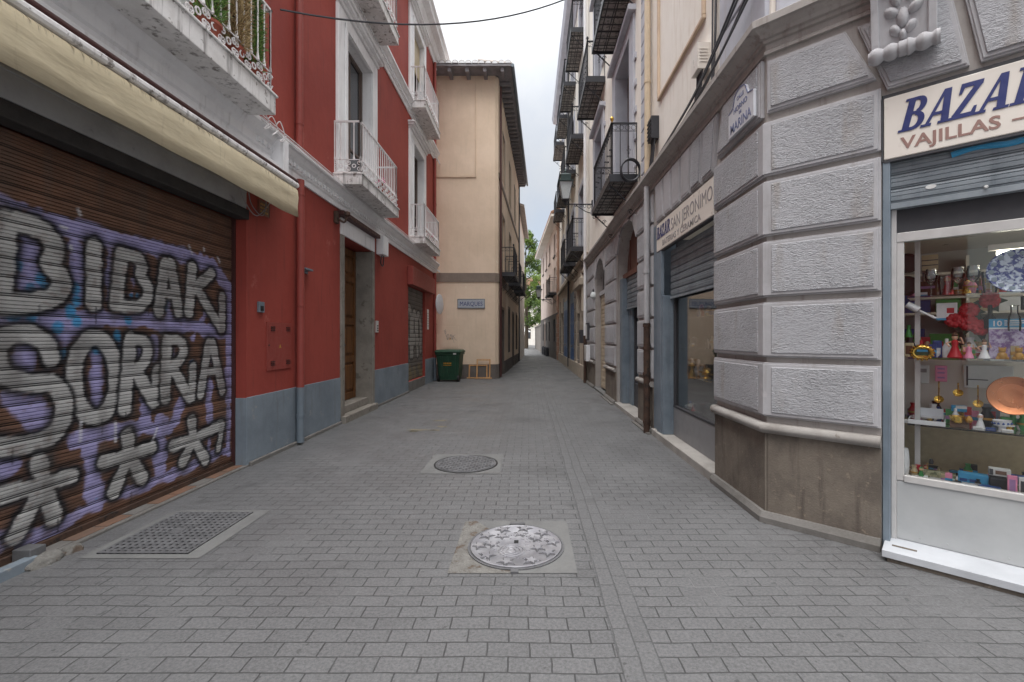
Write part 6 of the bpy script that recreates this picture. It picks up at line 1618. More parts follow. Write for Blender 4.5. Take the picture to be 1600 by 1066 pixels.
# ================================================================== shop window goods
def goods():
    def at(px_, py_, d):      # point of the chamfer display, d metres behind the wall face, seen at that place
        dx, dz = (px_-826)/700, -(py_-527)/700
        n = CH.n; k = (n[0]*1.95+n[1]*3.67-d)/(n[0]*dx+n[1])
        p = Vector((dx*k, k, 1.5+dz*k)); t = (p.x-1.95+n[0]*d)*CH.u[0]+(p.y-3.67+n[1]*d)*CH.u[1]
        return t, -d, p.z, k/700
    S1, S2, S3, S0 = 1.793, 1.358, .888, .502
    def boxitem(px0, px1, py0, py1, d, mat, label, name='gift_box', cat='box', zb=None, depth=.08, tilt=0, face=None, group=None, extra=None):
        t0, o, z1, _ = at(px0, py0, d); t1, _, z0, _ = at(px1, py1, d)
        if zb is not None: z1 = zb+max(.02, z1-z0); z0 = zb
        e = thing(name, label, cat, tuple(CH.p((t0+t1)/2, o, z0)), group)
        m = MB(CH); m.box(t0, t1, o-depth, o, z0, z1); m.build('box', [mat], e, bevel=.003)
        if face:
            m = MB(CH); w = t1-t0; h = z1-z0
            for (a, b, c, dd, mi) in face: m.box(t0+w*a, t0+w*b, o, o+.0012+.0003*mi, z0+h*c, z0+h*dd, mi)
            m.build('printed_label', extra, e)
        return e, (t0, t1, z0, z1, o)
    def lath(pxc, d, zb, prof, mat, label, name, cat, n=16, sx=1, sy=1, group=None, partname='body'):
        t, o, _, _ = at(pxc, 527, d)
        p = CH.p(t, o, zb); e = thing(name, label, cat, tuple(p), group)
        m = MB(); m.lathe(p, prof, n, 0, 'z', sx, sy); m.build(partname, [mat], e, smooth=True); return e, p
    wine = [(.032, 0), (.033, .003), (.005, .008), (.004, .075), (.02, .09), (.036, .12), (.038, .15), (.03, .19), (.028, .19), (.034, .15), (.03, .12), (.002, .095)]
    tumb = [(.026, 0), (.036, .11), (.034, .11), (.025, .006), (.001, .006)]
    for k, (x, d, pr, lab) in enumerate(((1455, .27, wine, 'stemmed wine glass nearest the window post on the top shelf'), (1478, .33, tumb, 'clear tumbler between the two leftmost wine glasses'), (1497, .27, wine, 'tall wine glass in the middle of the top shelf'),
                                    (1521, .24, wine, 'wide goblet right of the middle wine glass on the top shelf'), (1547, .26, tumb, 'large clear tumbler beside the blue and white plate'))):
        s = 1.0 if pr is wine else 1.3
        lath(x, d, S1, [(r*s, z*s) for r, z in pr], 'clear', lab, 'drinking_glass', 'glass', group='glasses on the top shelf')
    # big blue and white plate
    def plate(pxc, pyc, d, r, mat1, mat2, label, rim, name='plate', sq=1.0):
        t, o, z, _ = at(pxc, pyc, d); p = CH.p(t, o, z); ax = (-.66, -.71, .22); e = thing(name, label, 'plate', tuple(p))
        m = MB(); m.lathe(p, [(r*.55, -.01), (r*.6, -.005), (r*.98, .015), (r, .02), (r*.97, .024), (r*.62, .004)], 36, 0, ax); m.build('rim', [mat1], e, smooth=True)
        m = MB(); m.lathe(p, [(r*.62, .0), (r*.6, .006), (r*.35, .004), (.001, .003)], 30, 0, ax); m.build('centre', [mat2], e, smooth=True)
        if rim:
            m = MB(); axv = Vector(ax).normalized(); a = axv.cross(Vector((0, 0, 1))).normalized(); b = axv.cross(a)
            for k in range(14):
                q = 2*PI*k/14; c = p+(a*math.cos(q)+b*math.sin(q))*r*.82+axv*.016; m.lathe(c, [(r*.11, 0), (r*.1, .004), (.001, .005)], 10, 0, ax)
            m.build('rim_medallions', ['c_blue' if False else 'blueledge'], e)
        return e
    plate(1590, 424, .22, .145, 'plateblue', 'plateblue', 'large blue and white painted plate on the top shelf', True)
    plate(1583, 619, .26, .125, 'copper', 'copper', 'round beaten copper plate on the lower glass shelf', False)
    # fluorescent tube
    t0, o, z0, _ = at(1557, 396, .42); e = thing('fluorescent_lamp', 'lit fluorescent tube under the shop window ceiling', 'lamp', tuple(CH.p(t0, o, z0)))
    m = MB(CH); m.tube([(t0, o, z0), (t0+1.2, o, z0)], .014, 10); m.build('tube', [emit('lit_tube', (1, .96, .78, 1), 7)], e); m = MB(CH); m.box(t0-.04, t0+1.24, o-.02, o+.02, z0+.02, z0+.06); m.build('fitting', ['sign'], e)
    # boxes on the top shelf
    boxitem(1440, 1466, 402, 424, .42, 'c_tan', 'stack of dark flat boxes on top at the back of the top shelf', zb=S1+.2, depth=.1, face=[(0, 1, .3, .36, 0), (0, 1, .62, .68, 0)], extra=['darkgrey'])
    boxitem(1436, 1464, 440, 464, .42, 'brown', 'low brown box behind the leftmost wine glass', zb=S1, depth=.1, face=[(.1, .9, .55, .7, 0)], extra=['c_mauve'])
    boxitem(1441, 1465, 424, 440, .43, 'darkgrey', 'dark box between the brown box and the tan boxes', zb=S1+.105, depth=.1, face=[(.1, .5, .2, .6, 0)], extra=['c_tan'])
    for (x, y, lab, zz) in ((1417, 412, 'upper round black tray hanging behind the window frame', 0), (1416, 447, 'lower round black tray hanging behind the window frame', 0)):
        t, o, z, _ = at(x, y, .4); p = CH.p(t, o, z); e = thing('tray', lab, 'tray', tuple(p), 'round black trays'); m = MB(); m.lathe(p, [(.065, 0), (.075, .012), (.07, .014), (.06, .005), (.001, .005)], 22, 0, (-.5, -.85, .1)); m.build('dish', ['blackmt'], e, smooth=True)
    # bulb
    t, o, z, _ = at(1437, 486, .24); e = thing('light_bulb', 'white energy saving bulb hung aslant below the top shelf', 'light bulb', tuple(CH.p(t, o, z)))
    m = MB(CH); m.tube([(t-.07, o, z+.05), (t-.005, o, z+.005)], .024, 10); m.build('base', ['porc'], e, smooth=True)
    m = MB(CH)
    for k in range(3): m.tube([(t, o+.015*(k-1), z), (t+.085, o+.015*(k-1), z-.055)], .008, 7)
    m.build('tube', ['porc'], e, smooth=True)
    # white box under shelf, red flowers
    boxitem(1463, 1496, 474, 500, .34, 'porc', 'white carton with blue edge hanging under the top shelf', depth=.06, face=[(0, 1, 0, .12, 0), (.5, .85, .4, .7, 1)], extra=['c_blue', 'c_red'])
    for k, (x, y, lab) in enumerate(((1491, 500, 'red artificial flower beside the white carton'), (1514, 485, 'red artificial flower highest in the spray'), (1513, 505, 'large red artificial flower low in the spray'), (1532, 512, 'red artificial flower nearest the big numbered box'), (1546, 470, 'small red artificial flower beside the clear bottle'))):
        t, o, z, _ = at(x, y, .36); p = CH.p(t, o, z); e = thing('artificial_flower', lab, 'flower', tuple(p), 'red artificial flowers in the window')
        m = MB()
        for i in range(9):
            a = 2*PI*i/9; q = Vector((math.cos(a), 0, math.sin(a))); c = p+Vector((CH.u[0]*q.x, CH.u[1]*q.x, q.z))*.028
            m.lathe(c, [(.004, 0), (.022, .006), (.024, .016), (.003, .03)], 7, 0, (-.68+q.x*.5, -.73, q.z*.6))
        m.lathe(p, [(.02, .0), (.02, .02), (.002, .035)], 8, 0, (-.68, -.73, 0)); m.build('petals', ['c_red'], e)
        m = MB(CH)
        for i in range(8): a = random.uniform(0, 2*PI); m.prism([(t+math.cos(a)*.02, z+math.sin(a)*.02), (t+math.cos(a+.35)*.055, z+math.sin(a+.35)*.055), (t+math.cos(a)*.09, z+math.sin(a)*.09), (t+math.cos(a-.35)*.055, z+math.sin(a-.35)*.055)], o-.03-.004*i, o-.0285-.004*i)
        m.build('leaves', ['c_dgreen'], e)
    lath(1585, .25, 1.54, [(.03, 0), (.033, .05), (.03, .09), (.018, .12), (.018, .16), (.024, .165), (.001, .17)], 'clear', 'clear shaker bottle hanging left of the window edge', 'bottle', 'bottle')
    lath(1547, .34, S2+.2, [(.03, 0), (.032, .06), (.012, .1), (.012, .16), (.001, .16)], 'blackmt', 'dark bottle behind the red flowers', 'bottle', 'bottle')
    # numbered box
    e, (t0, t1, z0, z1, o) = boxitem(1545, 1604, 509, 572, .30, 'print', 'purple printed box with the number 10 on its blue header', zb=S2, depth=.07, face=[(0, 1, .78, 1, 0), (0, 1, .74, .78, 1), (.42, .95, .93, .96, 1), (.42, .98, .88, .905, 1), (.42, .85, .83, .855, 1)], extra=['c_blue', 'porc'])
    text(CH, '10', t0+.012, o+.0025, z0+(z1-z0)*.82, .05, 'porc', e, bold=.001)
    # middle shelf
    t, o, z, _ = at(1441, 551, .22); p = CH.p(t, o, z); e = thing('oval_picture_frame', 'oval gilt picture frame with a landscape on the middle shelf', 'picture frame', tuple(p))
    m = MB(CH); n = 22; m.tube([(t+.05*math.cos(2*PI*k/n), o, z+.04*math.sin(2*PI*k/n)) for k in range(n)], .011, 8, 0, True)
    for k in range(16): a = 2*PI*k/16; m.lathe(CH.p(t+.062*math.cos(a), o, z+.052*math.sin(a)), [(.002, 0), (.009, .005), (.002, .012)], 6, 0, (-.68, -.73, 0))
    m.box(t-.025, t+.025, o-.03, o+.01, S2+.001, S2+.012); m.build('frame', ['brass'], e, smooth=True)
    m = MB(CH); m.prism([(t+.045*math.cos(2*PI*k/n), z+.036*math.sin(2*PI*k/n)) for k in range(n)], o-.008, o-.002); m.prism([(t-.03, z+.005), (t+.03, z+.005), (t+.028, z+.022), (t-.028, z+.022)], o-.002, o-.0005, 1); m.build('picture', ['c_dgreen', 'c_blue'], e)
    boxitem(1457, 1472, 526, 552, .32, 'c_dblue', 'small blue carton with white label behind the gilt frame', zb=S2, depth=.05, face=[(.15, .85, .15, .55, 0)], extra=['paper'])
    def cone_tag(x, y0, y1, lab):
        t, o, z1, _ = at(x, y0, .3); _, _, z0, _ = at(x, y1, .3); e = thing('bottle', lab, 'bottle', tuple(CH.p(t, o, z0))); m = MB(); h = z1-S2
        m.lathe(CH.p(t, o, S2), [(.024, 0), (.026, h*.6), (.012, h*.85), (.011, h), (.001, h)], 12); m.build('body', ['c_green'], e, smooth=True)
        m = MB(); m.lathe(CH.p(t, o, S2), [(.0265, h*.2), (.0268, h*.5)], 12); m.build('label', ['paper'], e)
    cone_tag(1420, 508, 560, 'green bottle nearest the window post on the middle shelf'); cone_tag(1432, 511, 560, 'green bottle second from the window post on the middle shelf')
    boxitem(1413, 1428, 534, 556, .22, 'c_tan', 'small photo card in front of the green bottles', name='photo_card', cat='card', zb=S2, depth=.01, face=[(.15, .85, .2, .8, 0)], extra=['brown'])
    def figurine(x, lab, dress, h=.11, d=.2):
        t, o, _, _ = at(x, 527, d); p = CH.p(t, o, S2); e = thing('figurine', lab, 'figurine', tuple(p), 'small figurines on the middle shelf'); k = h/.11
        m = MB(); m.lathe(p, [(.028*k, 0), (.03*k, .004*k), (.02*k, .03*k), (.011*k, .058*k), (.014*k, .07*k), (.013*k, .082*k), (.005*k, .088*k)], 12); m.build('dress', [dress], e, smooth=True)
        m = MB(); m.lathe(p, [(.005*k, .086*k), (.011*k, .095*k), (.012*k, .103*k), (.006*k, .114*k), (.001, .116*k)], 10)
        for s in (-1, 1): m.F = CH; m.tube([(t+s*.012*k, o, S2+.08*k), (t+s*.03*k, o+.006, S2+.07*k), (t+s*.02*k, o+.018, S2+.055*k if s < 0 else S2+.1*k)], .004*k, 6)
        m.build('body', ['c_skin'], e, smooth=True)
        m = MB(); m.lathe(p, [(.012*k, .106*k), (.013*k, .112*k), (.006*k, .122*k), (.001, .124*k)], 10); m.build('hair', ['brown'], e, smooth=True)
    figurine(1492, 'dancer figurine in a red and pink dress, tallest on the shelf', 'c_red', .155, .22); figurine(1514, 'small figurine in a pink dress right of the tallest dancer', 'c_pink', .1, .2); figurine(1538, 'small white figurine in front of the printed purple box', 'porc', .115, .2)
    for x, lab in ((1566, 'small golden animal figurine before the purple box, left of its twin'), (1592, 'small golden animal figurine at the window edge')):
        t, o, _, _ = at(x, 527, .19); p = CH.p(t, o, S2); e = thing('animal_figurine', lab, 'figurine', tuple(p), 'golden animal figurines')
        m = MB(); m.lathe(p, [(.02, 0), (.026, .015), (.022, .035), (.012, .045)], 10); m.lathe(p+Vector((0, 0, .04)), [(.01, 0), (.018, .012), (.016, .026), (.002, .036)], 10)
        for s in (-1, 1): m.lathe(p+Vector((CH.u[0]*s*.013, CH.u[1]*s*.013, .068)), [(.006, 0), (.006, .006), (.001, .011)], 6); m.lathe(p+Vector((CH.u[0]*s*.022-.012, CH.u[1]*s*.022-.012, 0)), [(.009, 0), (.009, .012), (.002, .018)], 6)
        m.build('body', ['c_gold'], e, smooth=True)
    # hanging cards on the panel behind the lower shelf
    boxitem(1461, 1480, 571, 597, .5, 'c_pink', 'pink printed card pinned behind the lower shelf', name='printed_card', cat='card', depth=.006, face=[(.2, .8, .2, .3, 0), (.2, .8, .5, .6, 0), (.2, .8, .75, .85, 0)], extra=['c_mauve'])
    boxitem(1432, 1452, 570, 600, .5, 'paper', 'white printed card pinned left of the pink card', name='printed_card', cat='card', depth=.006, face=[(.2, .8, .6, .8, 0)], extra=['greylet'])
    boxitem(1506, 1584, 570, 610, .52, 'paper', 'wide white card with black scrollwork behind the copper plate', name='printed_card', cat='card', depth=.006, face=[(.05, .09, .1, .95, 0), (.05, .5, .35, .39, 0)], extra=['blackmt'])
    # lower shelf
    t, o, _, _ = at(1450, 527, .2); p = CH.p(t, o, S3); e = thing('fan_box', 'open white box of folded lace fans on the lower shelf', 'box', tuple(p))
    m = MB(CH); a, b = t-.105, t+.09; m.box(a, b, o-.12, o+.04, S3, S3+.006); m.box(a, b, o+.034, o+.04, S3+.0065, S3+.03); m.box(a, a+.006, o-.12, o+.033, S3+.0065, S3+.03); m.box(b-.006, b, o-.12, o+.033, S3+.0065, S3+.03); m.build('tray', ['porc'], e)
    m = MB(CH)
    for i in range(3):
        for j in range(9):
            q = PI*(.15+.7*j/8); m.prism([(a+.035+i*.055, S3+.03), (a+.035+i*.055+math.cos(q-.05)*.032, S3+.03+math.sin(q-.05)*.03), (a+.035+i*.055+math.cos(q+.05)*.032, S3+.03+math.sin(q+.05)*.03)], o-.002+.0012*j-.02*i, o+.0*j-.001+.0012*j-.02*i)
    m.build('fans', ['alu'], e)
    m = MB(CH); m.box(a+.05, b-.01, o-.125, o-.121, S3+.03, S3+.1); m.build('lid', ['plaque'], e)
    for x, y0, y1, lab in ((1467, 596, 625, 'brass ladle left of the brass bowl'), (1497, 598, 615, 'short brass ladle hanging behind the brass bowl'), (1528, 602, 632, 'brass skimmer right of the brass bowl')):
        t, o, z1, _ = at(x, y0, .26); _, _, z0, _ = at(x, y1, .26); e = thing('ladle', lab, 'ladle', tuple(CH.p(t, o, z0)), 'brass ladles'); m = MB(CH); m.tube([(t, o, z1), (t, o+.004, z0)], .004, 6); m.build('handle', ['brass'], e)
        m = MB(); m.lathe(CH.p(t, o, z0), [(.01, -.004), (.024, .002), (.027, .014), (.024, .012), (.001, .002)], 14, 0, (-.6, -.66, .45)); m.build('bowl', ['brass'], e, smooth=True)
    lath(1496, .2, S3+.03, [(.02, 0), (.036, .018), (.043, .045), (.045, .047), (.041, .045), (.03, .015), (.001, .008)], 'brass', 'round polished brass bowl on a wooden stand', 'bowl', 'bowl', 20)
    boxitem(1484, 1515, 640, 655, .2, 'rtile', 'low wooden stand under the brass bowl', 'wooden_stand', 'stand', zb=S3, depth=.06, face=[(.1, .9, .4, .6, 0)], extra=['brown'])
    lath(1514, .19, S3+.04, [(.012, 0), (.02, .015), (.014, .034), (.005, .045)], 'c_gold', 'little golden bell right of the brass bowl', 'bell', 'bell')
    boxitem(1486, 1511, 617, 628, .34, 'c_blue', 'blue and white packet behind the brass bowl', 'packet', 'packet', zb=S3+.09, depth=.03, face=[(.3, 1, .5, 1, 0)], extra=['paper'])
    t, o, _, _ = at(1566, 527, .2); p = CH.p(t, o, S3+.04); e = thing('porcelain_basket', 'white pierced porcelain basket with blue flowers on the lower shelf', 'basket', tuple(p))
    m = MB(); m.lathe(p, [(.03, -.038), (.022, -.03), (.02, -.01), (.045, .0), (.052, .03), (.055, .034), (.05, .03), (.042, .004), (.001, .0)], 22, 0, 'z', 1, .7); m.build('bowl', ['porc'], e, smooth=True)
    m = MB()
    for k in range(12): a = 2*PI*k/12; m.lathe(p+Vector((math.cos(a)*.05, math.sin(a)*.036, .016)), [(.006, -.006), (.007, 0), (.001, .007)], 6)
    m.build('painted_flowers', ['c_dblue'], e)
    boxitem(1535, 1563, 624, 664, .31, 'blueledge', 'pale blue gift card with a red flower on the lower shelf', 'gift_card', 'card', zb=S3, depth=.01, face=[(.3, .75, .35, .7, 0)], extra=['c_red'])
    for k, (x0, x1, lab, mt) in enumerate(((1413, 1430, 'white price label at the left end of the lower shelf edge', 'paper'), (1520, 1537, 'white price label right of the small golden bell', 'paper'), (1565, 1584, 'white price label under the porcelain basket', 'paper'), (1540, 1556, 'dark blue trinket on the lower shelf edge', 'c_dblue'))):
        boxitem(x0, x1, 661, 668, .165, mt, lab, 'price_label', 'label', zb=S3, depth=.012, face=[(.1, .9, .4, .5, 0)], extra=['greylet'])
    # window floor
    boxitem(1423, 1494, 717, 737, .26, 'note', 'long box printed like banknotes on the window floor', zb=S0, depth=.06, face=[(0, 1, .0, .06, 0)], extra=['c_tan'])
    lath(1455, .3, S0+.09, [(.012, 0), (.014, .02), (.008, .035), (.001, .04)], 'blackmt', 'dark small figurine standing on the banknote box', 'figurine', 'figurine')
    boxitem(1497, 1545, 727, 752, .22, 'c_blue', 'sky blue glasses case box on the window floor', zb=S0, depth=.07, face=[(.05, .3, .3, .55, 0), (.38, .6, .3, .55, 0), (.3, .38, .45, .5, 0)], extra=['c_dblue'])
    boxitem(1546, 1574, 738, 762, .2, 'blackmt', 'black box with a photo on top beside the blue box', zb=S0, depth=.08, face=[(.1, .9, .85, .95, 0)], extra=['darkgrey'])
    boxitem(1545, 1580, 722, 738, .24, 'paper', 'white carton showing a cup lying on the black box', zb=S0+.085, depth=.06, face=[(.3, .8, .25, .75, 0), (.02, .2, .1, .9, 1)], extra=['rtile', 'darkgrey'])
    boxitem(1574, 1590, 744, 776, .15, 'c_pink', 'pink picture frame upright at the window edge', 'picture_frame', 'picture frame', zb=S0, depth=.02, face=[(.2, .8, .2, .8, 0)], extra=['c_mauve'])
    boxitem(1592, 1606, 742, 772, .17, 'paper', 'white picture frame just right of the pink one', 'picture_frame', 'picture frame', zb=S0, depth=.02, face=[(.2, .8, .2, .8, 0)], extra=['darkgrey'])
    boxitem(1530, 1565, 762, 774, .15, 'c_dblue', 'flat blue box lying by the window sill', zb=S0, depth=.05, face=[(.3, .7, .4, .65, 0)], extra=['porc'])
    boxitem(1580, 1606, 728, 742, .26, 'c_dblue', 'dark blue box stacked behind the pink frame', zb=S0+.05, depth=.08, face=[(.1, .9, .2, .4, 0)], extra=['c_dgreen'])
    t, o, _, _ = at(1408, 527, .2); 
    lath(1409, .2, S0, [(.04, 0), (.045, .1), (.04, .18), (.035, .2), (.001, .2)], 'porc', 'white jar of trinkets at the left end of the window floor', 'jar', 'jar')
    for k, (x0, x1, y, d, mt, lab) in enumerate(((1425, 1450, 745, .18, 'paper', 'folded leaflet with an orange picture lying at the left'), (1452, 1478, 752, .16, 'alu', 'silver cutlery set lying in front of the banknote box'), (1480, 1502, 757, .17, 'blackmt', 'black pen case lying on the window floor'), (1503, 1528, 762, .16, 'alu', 'silver bracelet card lying left of the flat blue box'))):
        boxitem(x0, x1, y-6, y, d, mt, lab, 'trinket_card', 'card', zb=S0, depth=.05, face=[(.1, .6, .3, .7, 0)], extra=['rtile'])
    e = thing('storage_rack', 'tall white storage rack at the back of the shop behind the glasses', 'rack', tuple(CH.p(1.6, -1.5, .5)))
    m = MB(CH)
    for z in (.9, 1.3, 1.7, 2.05): m.box(.5, 3.3, -1.66, -1.35, z, z+.02)
    for u in (.5, 1.2, 1.9, 2.6, 3.28): m.box(u, u+.02, -1.66, -1.34, .5, 2.2)
    m.build('shelves', ['sign'], e)
    rr = random.Random(5); n = 0; cols = ('red', 'blue', 'green', 'tan', 'white', 'dark')
    mats_ = dict(red='c_red', blue='c_dblue', green='c_green', tan='c_tan', white='porc', dark='darkgrey')
    for z in (1.32, 1.72):
        u = .55
        while u < 2.5:
            w = rr.uniform(.08, .2); h = rr.uniform(.1, .27); c = cols[n % 6]; n += 1
            e2 = thing('carton', f'plain {c} carton on the {"lower" if z < 1.5 else "upper"} tier of the storage rack', 'box', tuple(CH.p(u+w/2, -1.45, z)), f'{c} cartons on the {"lower" if z < 1.5 else "upper"} rack tier')
            m = MB(CH); m.box(u, u+w, -1.6, -1.42+rr.uniform(-.03, .03), z+.002, z+h); m.build('carton_body', [mats_[c]], e2, bevel=.003)
            u += w+rr.uniform(.01, .06)
    # crowd of small goods between the larger ones
    rr = random.Random(21)
    kinds = dict(vase=[(.012, 0), (.02, .02), (.024, .045), (.012, .07), (.016, .085), (.001, .084)], cup=[(.012, 0), (.022, .01), (.026, .04), (.024, .041), (.012, .008), (.001, .008)],
                 bottle=[(.016, 0), (.017, .05), (.007, .07), (.007, .09), (.001, .091)], doll=[(.024, 0), (.014, .04), (.009, .055), (.013, .066), (.013, .078), (.006, .088), (.001, .09)])
    colr = dict(red='c_red', blue='c_dblue', white='porc', green='c_green', pink='c_pink', brass='brass', tan='c_tan', black='blackmt')
    names = {S1: 'top', S2: 'middle', S3: 'lower', S0: 'floor'}
    for z, n, d0, d1, x0, x1 in ((S1, 20, .3, .52, 1425, 1600), (S2, 34, .24, .52, 1415, 1602), (S3, 32, .24, .52, 1420, 1602), (S0, 34, .16, .5, 1420, 1602), (S1-.34, 16, .4, .56, 1425, 1600)):
        for i in range(n):
            x = x0+(x1-x0)*(i+rr.uniform(.1, .9))/n; d = rr.uniform(d0, d1); t, o, _, _ = at(x, 527, d)
            if z == S1-.34: zz_ = S2
            else: zz_ = z
            c = rr.choice(list(colr)); k = rr.choice(list(kinds)+['box', 'box']); sh = names[zz_]; sc = rr.uniform(.8, 1.7) if zz_ != S0 else rr.uniform(.6, 1.1)
            where = f'on the {sh} glass shelf' if sh != 'floor' else 'on the window floor'
            p = CH.p(t, o, zz_+.0005)
            e2 = thing(f'{k}' if k != 'box' else 'gift_box', f'small {c} {k} crowded among the goods {where}', k, tuple(p), f'small {c} {k}s {where}')
            m = MB()
            if k == 'box':
                m.F = CH; w, h = rr.uniform(.03, .06), rr.uniform(.03, .09)*sc; m.box(t-w/2, t+w/2, o-.04, o, zz_+.0005, zz_+h); m.box(t-w/2-.001, t+w/2+.001, o-.041, o+.001, zz_+h*.3, zz_+h*.55, 1)
                m.build('package', [colr[c], rr.choice(['paper', 'c_gold', 'c_mauve', 'c_blue'])], e2)
            else:
                m.lathe(p, [(r*sc, h*sc) for r, h in kinds[k]], 12); m.build('body', [colr[c]], e2, smooth=True)
                if k == 'doll':
                    m = MB(); m.lathe(p, [(.0135*sc, .066*sc), (.0135*sc, .079*sc), (.0125*sc, .081*sc), (.0125*sc, .064*sc)], 10); m.build('face', ['c_skin'], e2, smooth=True)
                else:
                    r, h = kinds[k][2]; m = MB(); m.lathe(p, [(r*sc*1.02, h*sc*.75), (r*sc*1.04, h*sc*.95)], 12); m.build('painted_band', [rr.choice(['c_gold', 'porc', 'c_blue'])], e2, smooth=True)
    # ---- side window (street face)
    def rat(px_, py_, d):
        x = 1.95+d; k = x*700/(px_-826); return k, -d, 1.5-(py_-527)/700*k
    def rl(pxc, d, zb, prof, mat, label, name, cat, sx=1, sy=1):
        u, o, _ = rat(pxc, 527, d); p = R.p(u, o, zb); e = thing(name, label, cat, tuple(p)); m = MB(); m.lathe(p, prof, 16, 0, 'z', sx, sy); m.build('body', [mat], e, smooth=True); return e, p
    for z, n in ((.503, 9), (.963, 8), (1.363, 9), (1.763, 8)):
        sh = {.503: 'on the floor', .963: 'on the lowest shelf', 1.363: 'on the middle shelf', 1.763: 'on the top shelf'}[z]
        for i in range(n):
            u = 4.85+1.45*(i+rr.uniform(.1, .9))/n; d = rr.uniform(.25, .55); c = rr.choice(['brass', 'porc', 'tan', 'alu', 'blue', 'red', 'copper']); k = rr.choice(list(kinds)); sc = rr.uniform(1.2, 2.2)
            mt = dict(brass='brass', porc='porc', tan='c_tan', alu='alu', blue='c_dblue', red='c_red', copper='copper')[c]; nm = dict(brass='brass', porc='white', tan='tan', alu='silver', blue='blue', red='red', copper='copper')[c]
            p = R.p(u, -d, z); e2 = thing(k, f'{nm} {k} {sh} of the side shop window', k, tuple(p), f'{nm} {k}s {sh} of the side window')
            m = MB(); m.lathe(p, [(r*sc, h*sc) for r, h in kinds[k]], 12); m.build('body', [mt], e2, smooth=True)
            r, h = kinds[k][2]; m = MB(); m.lathe(p, [(r*sc*1.02, h*sc*.75), (r*sc*1.04, h*sc*.95)], 12); m.build('painted_band', [rr.choice(['c_gold', 'porc', 'c_blue'])], e2, smooth=True)
    e, p = rl(1086, .34, .963, [(.03, 0), (.07, .02), (.085, .06), (.06, .1), (.001, .11)], 'porc', 'white porcelain swan in the side shop window', 'swan_ornament', 'ornament', .8, 1.2)
    m = MB(); m._tube([p+Vector(q) for q in spl([(0, .07, .06), (0, .12, .12), (0, .1, .2), (0, .13, .23), (0, .17, .22)])], .014, 8, 0); m.build('neck', ['porc'], e, smooth=True)
    m = MB(); m._tube([p+Vector(q) for q in spl([(0, -.04, .08), (0, -.1, .15), (0, -.12, .24)])], [.03]*6+[.02]*6+[.006], 8, 0); m.build('tail', ['porc'], e, smooth=True)
    e, p = rl(1105, .3, .963, [(.04, 0), (.06, .02), (.03, .05), (.055, .09), (.03, .13), (.04, .15), (.001, .16)], 'brass', 'shiny brass ornament right of the white swan', 'brass_ornament', 'ornament')
    m = MB()
    for k in range(9): a = 2*PI*k/9; m.lathe(p+Vector((math.cos(a)*.055, math.sin(a)*.055, .05+.06*(k % 2))), [(.004, 0), (.02, .01), (.016, .03), (.002, .04)], 8)
    m.build('petals', ['brass'], e, smooth=True)
    rl(1066, .3, 1.363, [(.05, 0), (.06, .05), (.075, .1), (.06, .14), (.03, .17), (.001, .18)], 'c_gold', 'gilt pot on the middle shelf of the side window', 'pot', 'pot')
    rl(1084, .32, 1.363, [(.04, 0), (.05, .04), (.05, .12), (.02, .14), (.001, .15)], 'clear', 'glass jar right of the gilt pot in the side window', 'jar', 'jar')
    rl(1080, .3, .503, [(.03, 0), (.08, .02), (.09, .05), (.05, .07), (.001, .08)], 'alu', 'silver dish on the floor of the side window', 'dish', 'dish')
    rl(1096, .34, .503, [(.04, 0), (.1, .06), (.12, .12), (.1, .13), (.001, .05)], 'darkgrey', 'dark wire basket on the floor of the side window', 'basket', 'basket')
    rl(1090, .5, 1.763, [(.05, 0), (.05, .25), (.02, .3), (.02, .34), (.001, .34)], 'c_dblue', 'tall dark blue bottle on the top shelf of the side window', 'bottle', 'bottle')
    rl(1072, .5, 1.763, [(.06, 0), (.08, .1), (.05, .16), (.001, .17)], 'c_red', 'red pot on the top shelf of the side window', 'pot', 'pot')
    u, o, z = rat(1117, 643, -.06); p = R.p(4.63, .06, .62); e = thing('copper_pot', 'copper pot handle poking out beside the corner pier moulding', 'pot', tuple(R.p(4.74, -.1, .53)))
    m = MB(); m.lathe(R.p(4.8, -.19-.1, .535), [(.05, 0), (.09, .05), (.1, .1), (.07, .15), (.05, .17), (.06, .18), (.001, .16)], 18); m.build('body', ['copper'], e, smooth=True)
    e = thing('backdrop_picture', 'brown framed picture at the back of the side window', 'picture', tuple(R.p(5.0, -.93, 1.2)))
    m = MB(R); m.box(4.5, 5.35, -.94, -.92, 1.2, 2.2); m.build('frame', ['blackmt'], e); m = MB(R); m.box(4.56, 5.29, -.92, -.915, 1.26, 2.14); m.build('picture', ['brown'], e)
goods()

